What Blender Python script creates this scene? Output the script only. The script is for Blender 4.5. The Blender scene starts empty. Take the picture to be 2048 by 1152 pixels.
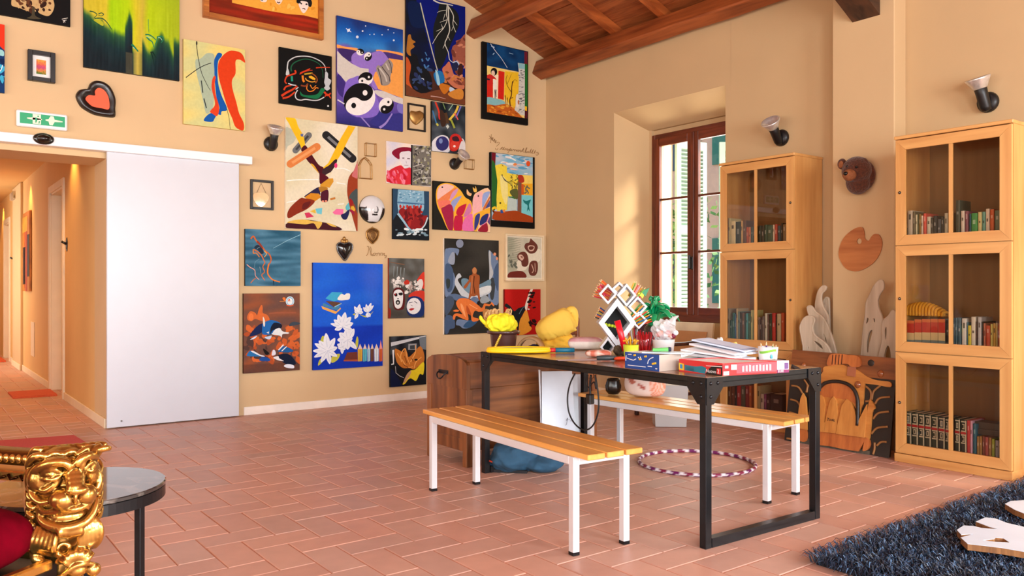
import bpy, math, random
from mathutils import Vector, Matrix, noise
PI = math.pi
SC = bpy.context.scene
COL = SC.collection
# ---------------- camera ----------------
FPX = 1608.0; CAMX, CAMY, CAMZ = -5.974, -7.255, 1.15
YAW = math.pi/2 - math.atan2(3154-1024, FPX)          # view direction, clockwise from +y
cam_data = bpy.data.cameras.new('camera'); cam = bpy.data.objects.new('camera', cam_data); COL.objects.link(cam)
cam.location = (CAMX, CAMY, CAMZ); cam.rotation_euler = (PI/2, 0, -YAW)
cam_data.sensor_width = 36; cam_data.lens = FPX/2048*36; cam_data.clip_start = .05; cam_data.clip_end = 200
SC.camera = cam
# ---------------- view, sky, sun, window light ----------------
vs = SC.view_settings
vs.view_transform = 'Standard'; vs.look = 'None'; vs.exposure = 0.0; vs.gamma = 1.0; vs.use_curve_mapping = False
world = bpy.data.worlds.new('sky'); SC.world = world; world.use_nodes = True
wn = world.node_tree.nodes; wl = world.node_tree.links; wn.clear()
wo = wn.new('ShaderNodeOutputWorld'); wb = wn.new('ShaderNodeBackground'); ws = wn.new('ShaderNodeTexSky')
ws.sky_type = 'NISHITA'; ws.sun_disc = False; ws.sun_elevation = math.radians(48); ws.sun_rotation = math.radians(170)
wb.inputs['Strength'].default_value = 0.28
wl.new(ws.outputs[0], wb.inputs[0]); wl.new(wb.outputs[0], wo.inputs[0])
def lamp(kind, name, loc, energy, color=(1,1,1), aim=None, **kw):
    ld = bpy.data.lights.new(name, kind); ld.energy = energy; ld.color = color
    for k, v in kw.items(): setattr(ld, k, v)
    o = bpy.data.objects.new(name, ld); COL.objects.link(o); o.location = loc
    if aim is not None:
        o.rotation_euler = (Vector(aim)-Vector(loc)).to_track_quat('-Z', 'Y').to_euler()
    return o
lamp('SUN', 'sun', (8,-8,10), 9.0, (1,.92,.76), aim=(8-.95, -8+2.2, 10-1.35), angle=math.radians(11))
# daylight standing in the big windows of the unseen sides of the hall
SKYC = (.88,.945,1.0)
for i, (x, e) in enumerate(((-9.6,190),(-6.4,310),(-3.0,310))):
    lamp('AREA', 'window_light', (x,-10.95,1.9), e, SKYC, aim=(x,-5,1.7), shape='RECTANGLE', size=1.9, size_y=2.3)
for i, (y, e) in enumerate(((-7.6,110),(-9.8,110))):
    lamp('AREA', 'window_light', (-.02,y,1.9), e, (1,.97,.92), aim=(-5,y,1.7), shape='RECTANGLE', size=1.3, size_y=2.0)
for i, (y, e) in enumerate(((-2.2,95),(-5.4,120),(-8.8,110))):
    lamp('AREA', 'window_light', (-11.95,y,1.9), e, (1,.97,.92), aim=(-5,y,1.7), shape='RECTANGLE', size=1.5, size_y=2.2)
# daylight through the window in view with an added bounce lamp, and warm downlights plus a side window in the corridor
lamp('AREA', 'sunlit_yard_light', (.95,-2.0,.50), 60, (1,.90,.70), aim=(.12,-1.75,3.0), shape='RECTANGLE', size=1.1, size_y=.6)  # lamp added below the sill to brighten the niche, standing in for bounced sun
lamp('AREA', 'window_light', (.62,-2.0,1.8), 30, (1,.96,.88), aim=(-2,-2.0,2.1), shape='RECTANGLE', size=1.2, size_y=1.9)
for y in (1.55, 4.95, 8.6):
    lamp('SPOT', 'corridor_downlight', (-4.80,y,2.60), 34, (1,.52,.15), aim=(-4.74,y,0), spot_size=math.radians(95), spot_blend=.8, shadow_soft_size=.04)
    lamp('SPOT', 'corridor_downlight', (-5.6,y+.6,2.60), 48, (1,.52,.16), aim=(-5.6,y+.6,0), spot_size=math.radians(130), spot_blend=.8, shadow_soft_size=.05)
lamp('AREA', 'corridor_window_light', (-6.35,6.3,1.5), 45, (1,.93,.82), aim=(-4.7,6.3,1.3), shape='RECTANGLE', size=.9, size_y=2.0)
# ---------------- geometry of the view: pixel of the photograph -> point on a real plane ----------------
_d = (math.sin(YAW), math.cos(YAW)); _r = (math.cos(YAW), -math.sin(YAW))
def hit(px, py, ax, val):
    u = (px-1024)/FPX; v = -(py-576)/FPX
    q = (_d[0]+u*_r[0], _d[1]+u*_r[1], v); c = (CAMX, CAMY, CAMZ)
    t = (val-c[ax])/q[ax]
    return Vector([c[i]+t*q[i] for i in range(3)])
def onY(px, py, y=0.0): return hit(px, py, 1, y)      # on a plane parallel to the picture wall
def onX(px, py, x=0.0): return hit(px, py, 0, x)      # on a plane parallel to the window wall
def onZ(px, py, z=0.0): return hit(px, py, 2, z)      # on a level plane
# ---------------- materials ----------------
def lin(c):
    return tuple(((v/255.)/12.92 if v/255. <= .04045 else ((v/255.+.055)/1.055)**2.4) for v in c[:3])
_mc = {}
def M(rgb, rough=.55, metal=0., noise_amt=.06, scale=8., bump=0., coat=0., spec=.5, sheen=0., stretch=None, emit=0.):
    key = (tuple(rgb), rough, metal, noise_amt, scale, bump, coat, spec, sheen, stretch, emit)
    if key in _mc: return _mc[key]
    m = bpy.data.materials.new('mat'); m.use_nodes = True; nt = m.node_tree; n = nt.nodes; l = nt.links
    b = n['Principled BSDF']; c = lin(rgb)
    b.inputs['Roughness'].default_value = rough; b.inputs['Metallic'].default_value = metal
    b.inputs['Coat Weight'].default_value = coat; b.inputs['Coat Roughness'].default_value = .12
    b.inputs['Specular IOR Level'].default_value = spec; b.inputs['Sheen Weight'].default_value = sheen
    if emit: b.inputs['Emission Color'].default_value = (*c,1); b.inputs['Emission Strength'].default_value = emit
    tc = n.new('ShaderNodeTexCoord'); mp = n.new('ShaderNodeMapping'); nz = n.new('ShaderNodeTexNoise')
    l.new(tc.outputs['Object'], mp.inputs[0]); l.new(mp.outputs[0], nz.inputs['Vector'])
    if stretch: mp.inputs['Scale'].default_value = stretch
    nz.inputs['Scale'].default_value = scale; nz.inputs['Detail'].default_value = 5
    rp = n.new('ShaderNodeValToRGB'); a = noise_amt
    rp.color_ramp.elements[0].position = .3; rp.color_ramp.elements[1].position = .7
    rp.color_ramp.elements[0].color = (*[max(0,v*(1-a)) for v in c],1); rp.color_ramp.elements[1].color = (*[min(1,v*(1+a)) for v in c],1)
    l.new(nz.outputs[0], rp.inputs[0]); l.new(rp.outputs[0], b.inputs['Base Color'])
    if bump:
        bp = n.new('ShaderNodeBump'); bp.inputs['Strength'].default_value = bump; bp.inputs['Distance'].default_value = .01
        l.new(nz.outputs[0], bp.inputs['Height']); l.new(bp.outputs[0], b.inputs['Normal'])
    _mc[key] = m; return m
def wood(light, dark, axis='Z', scale=3., rough=.45, coat=.0, bump=.1, ring=14.):
    """wood with the grain running along one axis"""
    key = ('w', tuple(light), tuple(dark), axis, scale, rough, coat, bump, ring)
    if key in _mc: return _mc[key]
    m = bpy.data.materials.new('wood'); m.use_nodes = True; nt = m.node_tree; n = nt.nodes; l = nt.links
    b = n['Principled BSDF']; b.inputs['Roughness'].default_value = rough
    b.inputs['Coat Weight'].default_value = coat; b.inputs['Coat Roughness'].default_value = .15
    tc = n.new('ShaderNodeTexCoord'); mp = n.new('ShaderNodeMapping')
    l.new(tc.outputs['Object'], mp.inputs[0])
    s = [1,1,1]; s['XYZ'.index(axis)] = .09; mp.inputs['Scale'].default_value = s
    nz = n.new('ShaderNodeTexNoise'); nz.inputs['Scale'].default_value = scale*8; nz.inputs['Detail'].default_value = 6; nz.inputs['Distortion'].default_value = .6
    n2 = n.new('ShaderNodeTexNoise'); n2.inputs['Scale'].default_value = scale*ring*3; n2.inputs['Detail'].default_value = 3
    l.new(mp.outputs[0], nz.inputs['Vector']); l.new(mp.outputs[0], n2.inputs['Vector'])
    mx = n.new('ShaderNodeMath'); mx.operation = 'MULTIPLY_ADD'; mx.inputs[1].default_value = .35; 
    l.new(n2.outputs[0], mx.inputs[0]); l.new(nz.outputs[0], mx.inputs[2])
    rp = n.new('ShaderNodeValToRGB'); rp.color_ramp.elements[0].position = .45; rp.color_ramp.elements[1].position = .85
    rp.color_ramp.elements[0].color = (*lin(dark),1); rp.color_ramp.elements[1].color = (*lin(light),1)
    l.new(mx.outputs[0], rp.inputs[0]); l.new(rp.outputs[0], b.inputs['Base Color'])
    bp = n.new('ShaderNodeBump'); bp.inputs['Strength'].default_value = bump; bp.inputs['Distance'].default_value = .005
    l.new(mx.outputs[0], bp.inputs['Height']); l.new(bp.outputs[0], b.inputs['Normal'])
    _mc[key] = m; return m
def colattr(name='paint', rough=.5, amt=.10, scale=40., bump=.25, spec=.4, stretch=(1,1,1)):
    """surface whose own colours are stored per vertex (brush work, tiles, strands)"""
    key = ('ca', name, rough, amt, scale, bump)
    if key in _mc: return _mc[key]
    m = bpy.data.materials.new(name); m.use_nodes = True; nt = m.node_tree; n = nt.nodes; l = nt.links
    b = n['Principled BSDF']; b.inputs['Roughness'].default_value = rough; b.inputs['Specular IOR Level'].default_value = spec
    at = n.new('ShaderNodeAttribute'); at.attribute_name = 'Col'
    tc = n.new('ShaderNodeTexCoord'); mp = n.new('ShaderNodeMapping'); mp.inputs['Scale'].default_value = stretch
    nz = n.new('ShaderNodeTexNoise'); nz.inputs['Scale'].default_value = scale; nz.inputs['Detail'].default_value = 5
    l.new(tc.outputs['Object'], mp.inputs[0]); l.new(mp.outputs[0], nz.inputs['Vector'])
    mr = n.new('ShaderNodeMapRange'); mr.inputs[1].default_value = .25; mr.inputs[2].default_value = .75
    mr.inputs[3].default_value = 1-amt; mr.inputs[4].default_value = 1+amt
    l.new(nz.outputs[0], mr.inputs[0])
    hs = n.new('ShaderNodeHueSaturation'); l.new(at.outputs['Color'], hs.inputs['Color']); l.new(mr.outputs[0], hs.inputs['Value'])
    l.new(hs.outputs[0], b.inputs['Base Color'])
    bp = n.new('ShaderNodeBump'); bp.inputs['Strength'].default_value = bump; bp.inputs['Distance'].default_value = .003
    l.new(nz.outputs[0], bp.inputs['Height']); l.new(bp.outputs[0], b.inputs['Normal'])
    _mc[key] = m; return m
def glass_mat(tint=(1,1,1), ior=1.45, rough=0.):
    key = ('g', tint, ior, rough)
    if key in _mc: return _mc[key]
    m = bpy.data.materials.new('glass'); m.use_nodes = True; nt = m.node_tree; n = nt.nodes; l = nt.links
    n.remove(n['Principled BSDF']); out = n['Material Output']
    t = n.new('ShaderNodeBsdfTransparent'); t.inputs[0].default_value = (*tint,1)
    g = n.new('ShaderNodeBsdfGlossy'); g.inputs['Roughness'].default_value = rough
    f = n.new('ShaderNodeFresnel'); f.inputs[0].default_value = ior
    x = n.new('ShaderNodeMixShader'); ge = n.new('ShaderNodeNewGeometry'); mu = n.new('ShaderNodeMath'); mu.operation = 'SUBTRACT'; mu.use_clamp = True
    l.new(f.outputs[0], mu.inputs[0]); l.new(ge.outputs['Backfacing'], mu.inputs[1]); l.new(mu.outputs[0], x.inputs[0]); l.new(t.outputs[0], x.inputs[1]); l.new(g.outputs[0], x.inputs[2])
    l.new(x.outputs[0], out.inputs[0]); _mc[key] = m; return m
# ---------------- mesh building ----------------
def crom(pts, n=5, closed=False):
    """Catmull-Rom through points (tuples of any length)"""
    P = [Vector(p) for p in pts]; N = len(P)
    if N < 3: return P
    out = []
    segs = N if closed else N-1
    for i in range(segs):
        if closed: a, b, c, d = P[(i-1)%N], P[i], P[(i+1)%N], P[(i+2)%N]
        else: a, b, c, d = P[max(i-1,0)], P[i], P[i+1], P[min(i+2,N-1)]
        for k in range(n):
            t = k/n
            out.append(.5*((2*b)+(c-a)*t+(2*a-5*b+4*c-d)*t*t+(3*b-a-3*c+d)*t**3))
    if not closed: out.append(P[-1])
    return out
class MB:
    """collects shapes; build() links them as ONE mesh object"""
    def __init__(s): s.v = []; s.f = []; s.m = []; s.c = []; s.sm = []; s.mats = []; s.col = (1,1,1); s.mat = None; s.smooth = False; s.X = None
    def use(s, mat=None, col=None, smooth=None):
        if mat is not None: s.mat = mat
        if col is not None: s.col = lin(col)
        if smooth is not None: s.smooth = smooth
        return s
    def add(s, vs, fs):
        if s.mat not in s.mats: s.mats.append(s.mat)
        k = s.mats.index(s.mat); o = len(s.v)
        for p in vs:
            p = Vector(p)
            if s.X is not None: p = s.X @ p
            s.v.append(p); s.c.append(s.col)
        for f in fs: s.f.append([o+i for i in f]); s.m.append(k); s.sm.append(s.smooth)
        return s
    def box(s, a, b, bev=0.):
        x0,x1 = sorted((a[0],b[0])); y0,y1 = sorted((a[1],b[1])); z0,z1 = sorted((a[2],b[2]))
        if not bev:
            return s.add([(x0,y0,z0),(x1,y0,z0),(x1,y1,z0),(x0,y1,z0),(x0,y0,z1),(x1,y0,z1),(x1,y1,z1),(x0,y1,z1)],
                  [(0,3,2,1),(4,5,6,7),(0,1,5,4),(1,2,6,5),(2,3,7,6),(3,0,4,7)])
        e = min(bev, (x1-x0)/2.01, (y1-y0)/2.01, (z1-z0)/2.01); vs = []; idx = {}
        X = (x0,x1); Y = (y0,y1); Z = (z0,z1); sg = (1,-1)
        for i in (0,1):
            for j in (0,1):
                for k in (0,1):
                    for t in range(3):
                        p = [X[i]+sg[i]*e, Y[j]+sg[j]*e, Z[k]+sg[k]*e]
                        p[t] = (X[i],Y[j],Z[k])[t]; idx[(i,j,k,t)] = len(vs); vs.append(p)
        fs = []; I = lambda *a: idx[a]
        fs += [(I(0,0,0,0),I(0,0,1,0),I(0,1,1,0),I(0,1,0,0)),(I(1,0,0,0),I(1,1,0,0),I(1,1,1,0),I(1,0,1,0))]
        fs += [(I(0,0,0,1),I(1,0,0,1),I(1,0,1,1),I(0,0,1,1)),(I(0,1,0,1),I(0,1,1,1),I(1,1,1,1),I(1,1,0,1))]
        fs += [(I(0,0,0,2),I(0,1,0,2),I(1,1,0,2),I(1,0,0,2)),(I(0,0,1,2),I(1,0,1,2),I(1,1,1,2),I(0,1,1,2))]
        for a_ in (0,1):
            for b_ in (0,1):
                fs.append((I(0,a_,b_,1),I(1,a_,b_,1),I(1,a_,b_,2),I(0,a_,b_,2)))
                fs.append((I(a_,0,b_,0),I(a_,1,b_,0),I(a_,1,b_,2),I(a_,0,b_,2)))
                fs.append((I(a_,b_,0,0),I(a_,b_,1,0),I(a_,b_,1,1),I(a_,b_,0,1)))
        for i in (0,1):
            for j in (0,1):
                for k in (0,1): fs.append((I(i,j,k,0),I(i,j,k,1),I(i,j,k,2)))
        return s.add(vs, fs)
    def prism(s, pts, axis, a, b):
        """polygon (2-D points) extruded along an axis from a to b"""
        n = len(pts); k = 'xyz'.index(axis.lower())
        def P(p, h):
            q = [p[0], p[1]]; q.insert(k, h); return q
        vs = [P(p,a) for p in pts]+[P(p,b) for p in pts]
        fs = [tuple(range(n))[::-1], tuple(range(n,2*n))]+[(i,(i+1)%n,n+(i+1)%n,n+i) for i in range(n)]
        return s.add(vs, fs)
    def tube(s, pts, r, n=8, closed=False, caps=True, flat=1.):
        pts = [Vector(p) for p in pts]; N = len(pts); R = r if isinstance(r,(list,tuple)) else [r]*N
        vs = []; fs = []; up = None
        for i, p in enumerate(pts):
            if closed: t = pts[(i+1)%N]-pts[i-1]
            else: t = pts[min(i+1,N-1)]-pts[max(i-1,0)]
            if t.length < 1e-9: t = Vector((0,0,1))
            t.normalize()
            if up is None: up = Vector((0,0,1)) if abs(t.z) < .9 else Vector((0,1,0))
            a = t.cross(up)
            if a.length < 1e-6: a = t.cross(Vector((1,0,0)))
            a.normalize(); b = a.cross(t); b.normalize(); up = b
            for k in range(n):
                w = 2*PI*k/n; vs.append(p+R[i]*(a*math.cos(w)+b*math.sin(w)*flat))
        for i in range(N if closed else N-1):
            j = (i+1)%N
            for k in range(n): fs.append((i*n+k, i*n+(k+1)%n, j*n+(k+1)%n, j*n+k))
        if caps and not closed: fs += [tuple(range(n))[::-1], tuple((N-1)*n+k for k in range(n))]
        return s.add(vs, fs)
    def cyl(s, a, b, r, r2=None, n=16): return s.tube([a,b], [r, r if r2 is None else r2], n)
    def lathe(s, prof, c=(0,0,0), n=24, axis=None):
        """profile of (radius, height) turned about z (or about a direction)"""
        vs = []; fs = []; N = len(prof); c = Vector(c)
        q = Vector(axis).to_track_quat('Z','Y') if axis is not None else None
        for r, z in prof:
            for k in range(n):
                p = Vector((max(r,1e-5)*math.cos(2*PI*k/n), max(r,1e-5)*math.sin(2*PI*k/n), z))
                if q: p = q @ p
                vs.append(c+p)
        for i in range(N-1):
            for k in range(n): fs.append((i*n+k, i*n+(k+1)%n, (i+1)*n+(k+1)%n, (i+1)*n+k))
        if prof[0][0] > 1e-4: fs.append(tuple(range(n))[::-1])
        if prof[-1][0] > 1e-4: fs.append(tuple((N-1)*n+k for k in range(n)))
        return s.add(vs, fs)
    def ell(s, c, r, n=16, m=10, rot=None, fn=None):
        vs = []; fs = []; c = Vector(c)
        if not isinstance(r,(list,tuple)): r = (r,r,r)
        for i in range(m+1):
            th = PI*i/m
            for k in range(n):
                ph = 2*PI*k/n; u = Vector((math.sin(th)*math.cos(ph), math.sin(th)*math.sin(ph), math.cos(th)))
                g = fn(u) if fn else 1.
                p = Vector((u.x*r[0]*g, u.y*r[1]*g, u.z*r[2]*g))
                if rot is not None: p = rot @ p
                vs.append(c+p)
        for i in range(m):
            for k in range(n): fs.append((i*n+k, (i+1)*n+k, (i+1)*n+(k+1)%n, i*n+(k+1)%n))
        return s.add(vs, fs)
    def plate(s, outer, holes, f, a, b):
        """flat shape with holes; f(point2d, depth) -> 3-D; extruded from depth a to b"""
        from mathutils.geometry import tessellate_polygon
        loops = [outer]+list(holes); flat = [p for lp in loops for p in lp]; n = len(flat)
        tris = tessellate_polygon([[Vector((p[0],p[1],0)) for p in lp] for lp in loops])
        vs = [f(p,a) for p in flat]+[f(p,b) for p in flat]
        fs = [tuple(t) for t in tris]+[tuple(i+n for i in t[::-1]) for t in tris]; o = 0
        for lp in loops:
            m = len(lp)
            for i in range(m): fs.append((o+i, o+(i+1)%m, n+o+(i+1)%m, n+o+i))
            o += m
        return s.add(vs, fs)
    def build(s, name, parent=None, origin=None, weld=False):
        """world-space geometry; origin = where the object's own origin sits"""
        me = bpy.data.meshes.new(name)
        if parent is not None and origin is None: o0 = Vector((0,0,0))       # geometry given in the parent's space
        else: o0 = Vector(origin) if origin is not None else Vector((0,0,0))
        me.from_pydata([tuple(p-o0) for p in s.v], [], s.f)
        for m in s.mats: me.materials.append(m)
        me.polygons.foreach_set('material_index', s.m); me.polygons.foreach_set('use_smooth', s.sm)
        ca = me.color_attributes.new('Col', 'FLOAT_COLOR', 'POINT')
        flat = []
        for c in s.c: flat += [c[0],c[1],c[2],1.]
        ca.data.foreach_set('color', flat); me.validate(); me.update()
        ob = bpy.data.objects.new(name, me); COL.objects.link(ob)
        if parent is not None:
            ob.parent = parent
            if origin is not None: ob.location = o0
        else: ob.location = o0
        return ob
def empty(name, loc=(0,0,0), rz=0.):
    o = bpy.data.objects.new(name, None); COL.objects.link(o); o.location = loc; o.rotation_euler = (0,0,rz)
    o.empty_display_size = .1; return o
def tag(o, label, cat, group=None, kind=None):
    o['label'] = label; o['category'] = cat
    if group: o['group'] = group
    if kind: o['kind'] = kind
    return o
def structure(o): o['kind'] = 'structure'; return o
def rehome(ob, root):
    """parent a mesh built in world space to a thing, leaving it where it stands"""
    ob.parent = root
    ob.matrix_parent_inverse = Matrix.Identity(4)
    R = Matrix.Translation(root.location) @ root.rotation_euler.to_matrix().to_4x4()
    w = R.inverted() @ Matrix.Translation(ob.location)
    ob.matrix_basis = w; return ob
def text_geo(mb, s, origin, xdir, ydir, height, depth=.0015, align='LEFT'):
    """lettering set flat on a face: xdir along the line, ydir up the letters"""
    cu = bpy.data.curves.new('t', 'FONT'); cu.body = s; cu.size = 1.; cu.align_x = align; cu.extrude = 0.; cu.resolution_u = 3
    o = bpy.data.objects.new('t', cu); COL.objects.link(o)
    bpy.context.view_layer.update()
    dg = bpy.context.evaluated_depsgraph_get(); me = bpy.data.meshes.new_from_object(o.evaluated_get(dg))
    xd = Vector(xdir).normalized(); yd = Vector(ydir).normalized(); nd = xd.cross(yd); og = Vector(origin); k = height/.7
    vs = [og+xd*(v.co.x*k)+yd*(v.co.y*k)+nd*depth for v in me.vertices]
    fs = [tuple(p.vertices) for p in me.polygons]
    mb.add(vs, fs)
    bpy.data.objects.remove(o); bpy.data.meshes.remove(me); bpy.data.curves.remove(cu)
# ================= the setting =================
WALL_A = M((216,186,142), .85, noise_amt=.05, scale=1.2, bump=.05)
WALL_B = M((202,172,128), .85, noise_amt=.05, scale=1.0, bump=.05)
CREAM = M((240,222,190), .6, noise_amt=.03)
WHITE = M((243,243,245), .35, noise_amt=.01)
CORR = M((226,186,122), .8, noise_amt=.04, scale=1.5)
# floor: terracotta tiles laid in herringbone
W = .1575; GX, GY = -4.755, -2.812
def tile(mb, x0, x1, y0, y1, rnd):
    if x1 < -12 or x0 > .35 or y1 < -11 or y0 > 12: return
    if y0 > .0 and (x1 < -6.6 or x0 > -4.5) : return
    x0 = max(x0,-12); x1 = min(x1,.35); y0 = max(y0,-11); y1 = min(y1,12)
    g = .0026; e = .004
    r = rnd.random(); q = rnd.random()
    c = (200+r*14-q*6, 150+r*10+q*6, 130+r*6+q*10)
    mb.use(col=c)
    if x1-x0 < .03 or y1-y0 < .03: return
    j = [rnd.uniform(-.0014,.0014) for _ in range(8)]
    z = rnd.uniform(-.0006,.0006)
    a = [(x0+g+j[0],y0+g+j[1],-.003),(x1-g+j[2],y0+g+j[3],-.003),(x1-g+j[4],y1-g+j[5],-.003),(x0+g+j[6],y1-g+j[7],-.003)]
    b = [(a[0][0]+e,a[0][1]+e,z),(a[1][0]-e,a[1][1]+e,z),(a[2][0]-e,a[2][1]-e,z),(a[3][0]+e,a[3][1]-e,z)]
    mb.add(a+b, [(4,5,6,7),(0,1,5,4),(1,2,6,5),(2,3,7,6),(3,0,4,7)])
fl = MB(); rnd = random.Random(4)
fl.use(M((196,132,104), .9, noise_amt=.15, scale=30), col=(190,125,98))
fl.box((-12.2,-11.2,-.15),(.4,0.,-.0031)); fl.box((-6.7,0,-.15),(-4.5,12.2,-.0031))
fl.use(colattr('terracotta', .46, .07, 9., .10, .5))
for n in range(-50, 36):
    x = GX+n*W
    for m in range(-40, 60):
        yt = GY-n*W+4*m*W
        if yt > 13 or yt < -11.8: continue
        tile(fl, x-W, x+W, yt-W, yt, rnd)
        tile(fl, x, x+W, yt-4*W, yt-2*W, rnd)
structure(fl.build('floor'))
# picture wall (gable) with the corridor opening
GZ = lambda x: 3.812 + .385*(-x if x > -6 else 12+x)     # underside of the roof boards
w = MB().use(WALL_A); T = .5
def gable(x0, x1, zb):
    pts = [(x0,zb),(x1,zb)]
    pts += [(x1,GZ(x1)+.1)]
    if x0 < -6 < x1: pts.append((-6,GZ(-6)+.1))
    pts.append((x0,GZ(x0)+.1)); return pts
for a,b,zb in ((-4.66,.5,-.15),(-6.6,-4.66,2.21),(-12.2,-6.6,-.15)):
    w.prism(gable(a,b,zb), 'y', 0, T)
structure(w.build('wall_left'))
# window wall with its deep niche, and the pilaster
w = MB().use(WALL_B); NY0, NY1, NZ = -2.574, -1.129, 3.0; WY0, WY1, WZ0, WZ1 = -2.60, -1.385, .81, 2.752
w.box((0,NY1,-.15),(.5,0.5,4.2)); w.box((0,NY0,NZ+.0),(.5,NY1,4.2)); w.box((0,-6.9,-.15),(.5,NY0-.06,4.2)); w.box((0,NY0-.061,NZ),(.5,NY0,4.2)); w.box((0,-8.25,2.95),(.5,-6.9,4.2)); w.box((0,-8.25,-.15),(.5,-6.9,.85))
w.box((0,-9.1,-.15),(.5,-8.25,4.2)); w.box((0,-10.5,2.95),(.5,-9.1,4.2)); w.box((0,-10.5,-.15),(.5,-9.1,.85)); w.box((0,-11.2,-.15),(.5,-10.5,4.2))
w.box((.33,NY0-.06,-.15),(.5,NY1+.0,WZ0))                       # parapet under the window
w.add([(0,NY1,-.01),(0,NY1,NZ),(.30,WY1+.035,WZ1+.055),(.30,WY1+.035,-.01)], [(0,1,2,3)])       # splayed left reveal
w.add([(.30,WY1+.035,-.01),(.30,WY1+.035,WZ1+.055),(.5,WY1+.035,WZ1+.055),(.5,WY1+.035,-.01)], [(0,1,2,3)])
w.add([(0,NY0,NZ),(0,NY1,NZ),(.30,WY1+.035,WZ1+.055),(.30,WY0-.03,WZ1+.055)], [(0,1,2,3)])       # sloping head
w.box((.30,WY0-.06,WZ1+.055),(.5,WY1+.04,NZ))
w.box((0,NY0-.06,-.15),(.30,NY0,NZ))
w.box((.34,WY1+.003,WZ0),(.5,WY1+.3,WZ1+.1)); w.box((.34,WY0-.3,WZ0),(.5,WY0-.0,WZ1+.1)); w.box((.34,WY0,WZ1),(.5,WY1,WZ1+.1))
w.box((.30,WY1,WZ0-.0),(.37,WY1+.06,WZ1+.06))
structure(w.build('wall_right'))
w = MB().use(M((208,178,134), .85, noise_amt=.04, scale=1.0, bump=.05)); w.box((-.169,-4.232,-.1),(.0,-3.735,3.75), .006)
structure(w.build('trim_1'))
# unseen back and left walls with their window openings
w = MB().use(WALL_B)
xs = [-12.2,-10.6,-8.6,-7.4,-5.4,-4.0,-2.0,.5]
for i in range(7):
    a, b = xs[i], xs[i+1]
    if i % 2 == 0: w.box((a,-11.2,-.15),(b,-11,4.2))
    else: w.box((a,-11.2,-.15),(b,-11,.7)); w.box((a,-11.2,3.1),(b,-11,4.2))
w.prism([(-12.2,4.2),(.5,4.2),(.5,4.25),(-6,GZ(-6)+.1),(-12.2,4.25)], 'y', -11.2, -11)
structure(w.build('wall_back'))
w = MB().use(WALL_B)
ys = [-11.2,-9.6,-8.0,-6.2,-4.6,-3.0,-1.4,.5]
for i in range(7):
    a, b = ys[i], ys[i+1]
    if i % 2 == 0: w.box((-12.2,a,-.15),(-12,b,4.0))
    else: w.box((-12.2,a,-.15),(-12,b,.7)); w.box((-12.2,a,3.1),(-12,b,4.0))
structure(w.build('wall_side'))
# roof: boards on rafters on purlins
RB = wood((176,98,50), (112,52,20), 'Y', 2.2, .55, 0, .3, 9)
rf = MB()
for side in (1,-1):
    k = 0; s = 0.
    rr = random.Random(11)
    Ls = 6.2/math.cos(math.atan(.385))
    while s < Ls+.1:
        wd = .155
        x0 = -s*math.cos(math.atan(.385)); x1 = -(s+wd-.006)*math.cos(math.atan(.385))
        if side < 0: x0, x1 = -12-x0, -12-x1
        dz = rr.uniform(0,.006)
        shade = rr.uniform(-14,12)
        rf.use(wood((178+shade,100+shade*.8,52+shade*.5), (118+shade,56+shade*.6,22+shade*.3), 'Y', 2.0, .5, 0, .3, 9) if k%3==0 else RB)
        z0, z1 = 3.812+.385*s*math.cos(math.atan(.385)), 3.812+.385*(s+wd-.006)*math.cos(math.atan(.385))
        ax, bx = (x0+.1 if k==0 and side>0 else x0), x1
        rf.add([(x0,-11.1,z0+dz),(x0,.3,z0+dz),(x1,.3,z1+dz),(x1,-11.1,z1+dz),(x0,-11.1,z0+.05),(x0,.3,z0+.05),(x1,.3,z1+.05),(x1,-11.1,z1+.05)],
               [(0,1,2,3),(7,6,5,4),(0,4,5,1),(1,5,6,2),(2,6,7,3),(3,7,4,0)])
        s += wd; k += 1
rf.use(M((90,50,25),.8)); rf.add([(.6,-11.3,3.66),(.6,.6,3.66),(-6,.6,6.20),(-6,-11.3,6.20),(-12.6,.6,3.66),(-12.6,-11.3,3.66)], [(0,1,2,3),(3,2,4,5)])
rf.box((0,-11.2,3.9),(.5,.5,3.98))
structure(rf.build('ceiling'))
th = math.atan(.385); ca, sa = math.cos(th), math.sin(th)
BEAM = wood((172,92,44), (110,48,16), 'Y', 1.6, .5, 0, .5, 7)
def hewn(name, A, B, pts, seed, label, mat=BEAM):
    """beam with slightly uneven faces: cross-section pts (x,z offsets) swept from A to B along y"""
    mb = MB().use(mat, smooth=False); n = 40; vs = []; fs = []; m = 0
    sec = []
    for i in range(len(pts)):                      # chamfer the arrises
        a, b, c = Vector(pts[i-1]), Vector(pts[i]), Vector(pts[(i+1)%len(pts)])
        sec += [b+(a-b).normalized()*.012, b+(c-b).normalized()*.012]
    m = len(sec)
    for i in range(n+1):
        t = i/n; p = Vector(A).lerp(Vector(B), t)
        for k, q in enumerate(sec):
            w_ = noise.noise(Vector((k//2*3.1+seed, p.y*1.7, p.x)))*.010 + noise.noise(Vector((k*1.7+seed, p.y*9, 2.)))*.0025
            qq = q*(1+w_/max(.03,q.length))
            vs.append((p.x+qq.x, p.y, p.z+qq.y))
    for i in range(n):
        for k in range(m): fs.append((i*m+k, i*m+(k+1)%m, (i+1)*m+(k+1)%m, (i+1)*m+k))
    fs += [tuple(range(m))[::-1], tuple(n*m+k for k in range(m))]
    mb.add(vs, fs); o = mb.build(name); o['kind'] = 'structure'; return o
def rect(wd, hg):   # rectangle turned with the roof slope
    out = []
    for a, b in ((-wd/2,-hg/2),(wd/2,-hg/2),(wd/2,hg/2),(-wd/2,hg/2)):
        out.append((a*ca+b*sa*1., -a*sa+b*ca))
    return out
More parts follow.
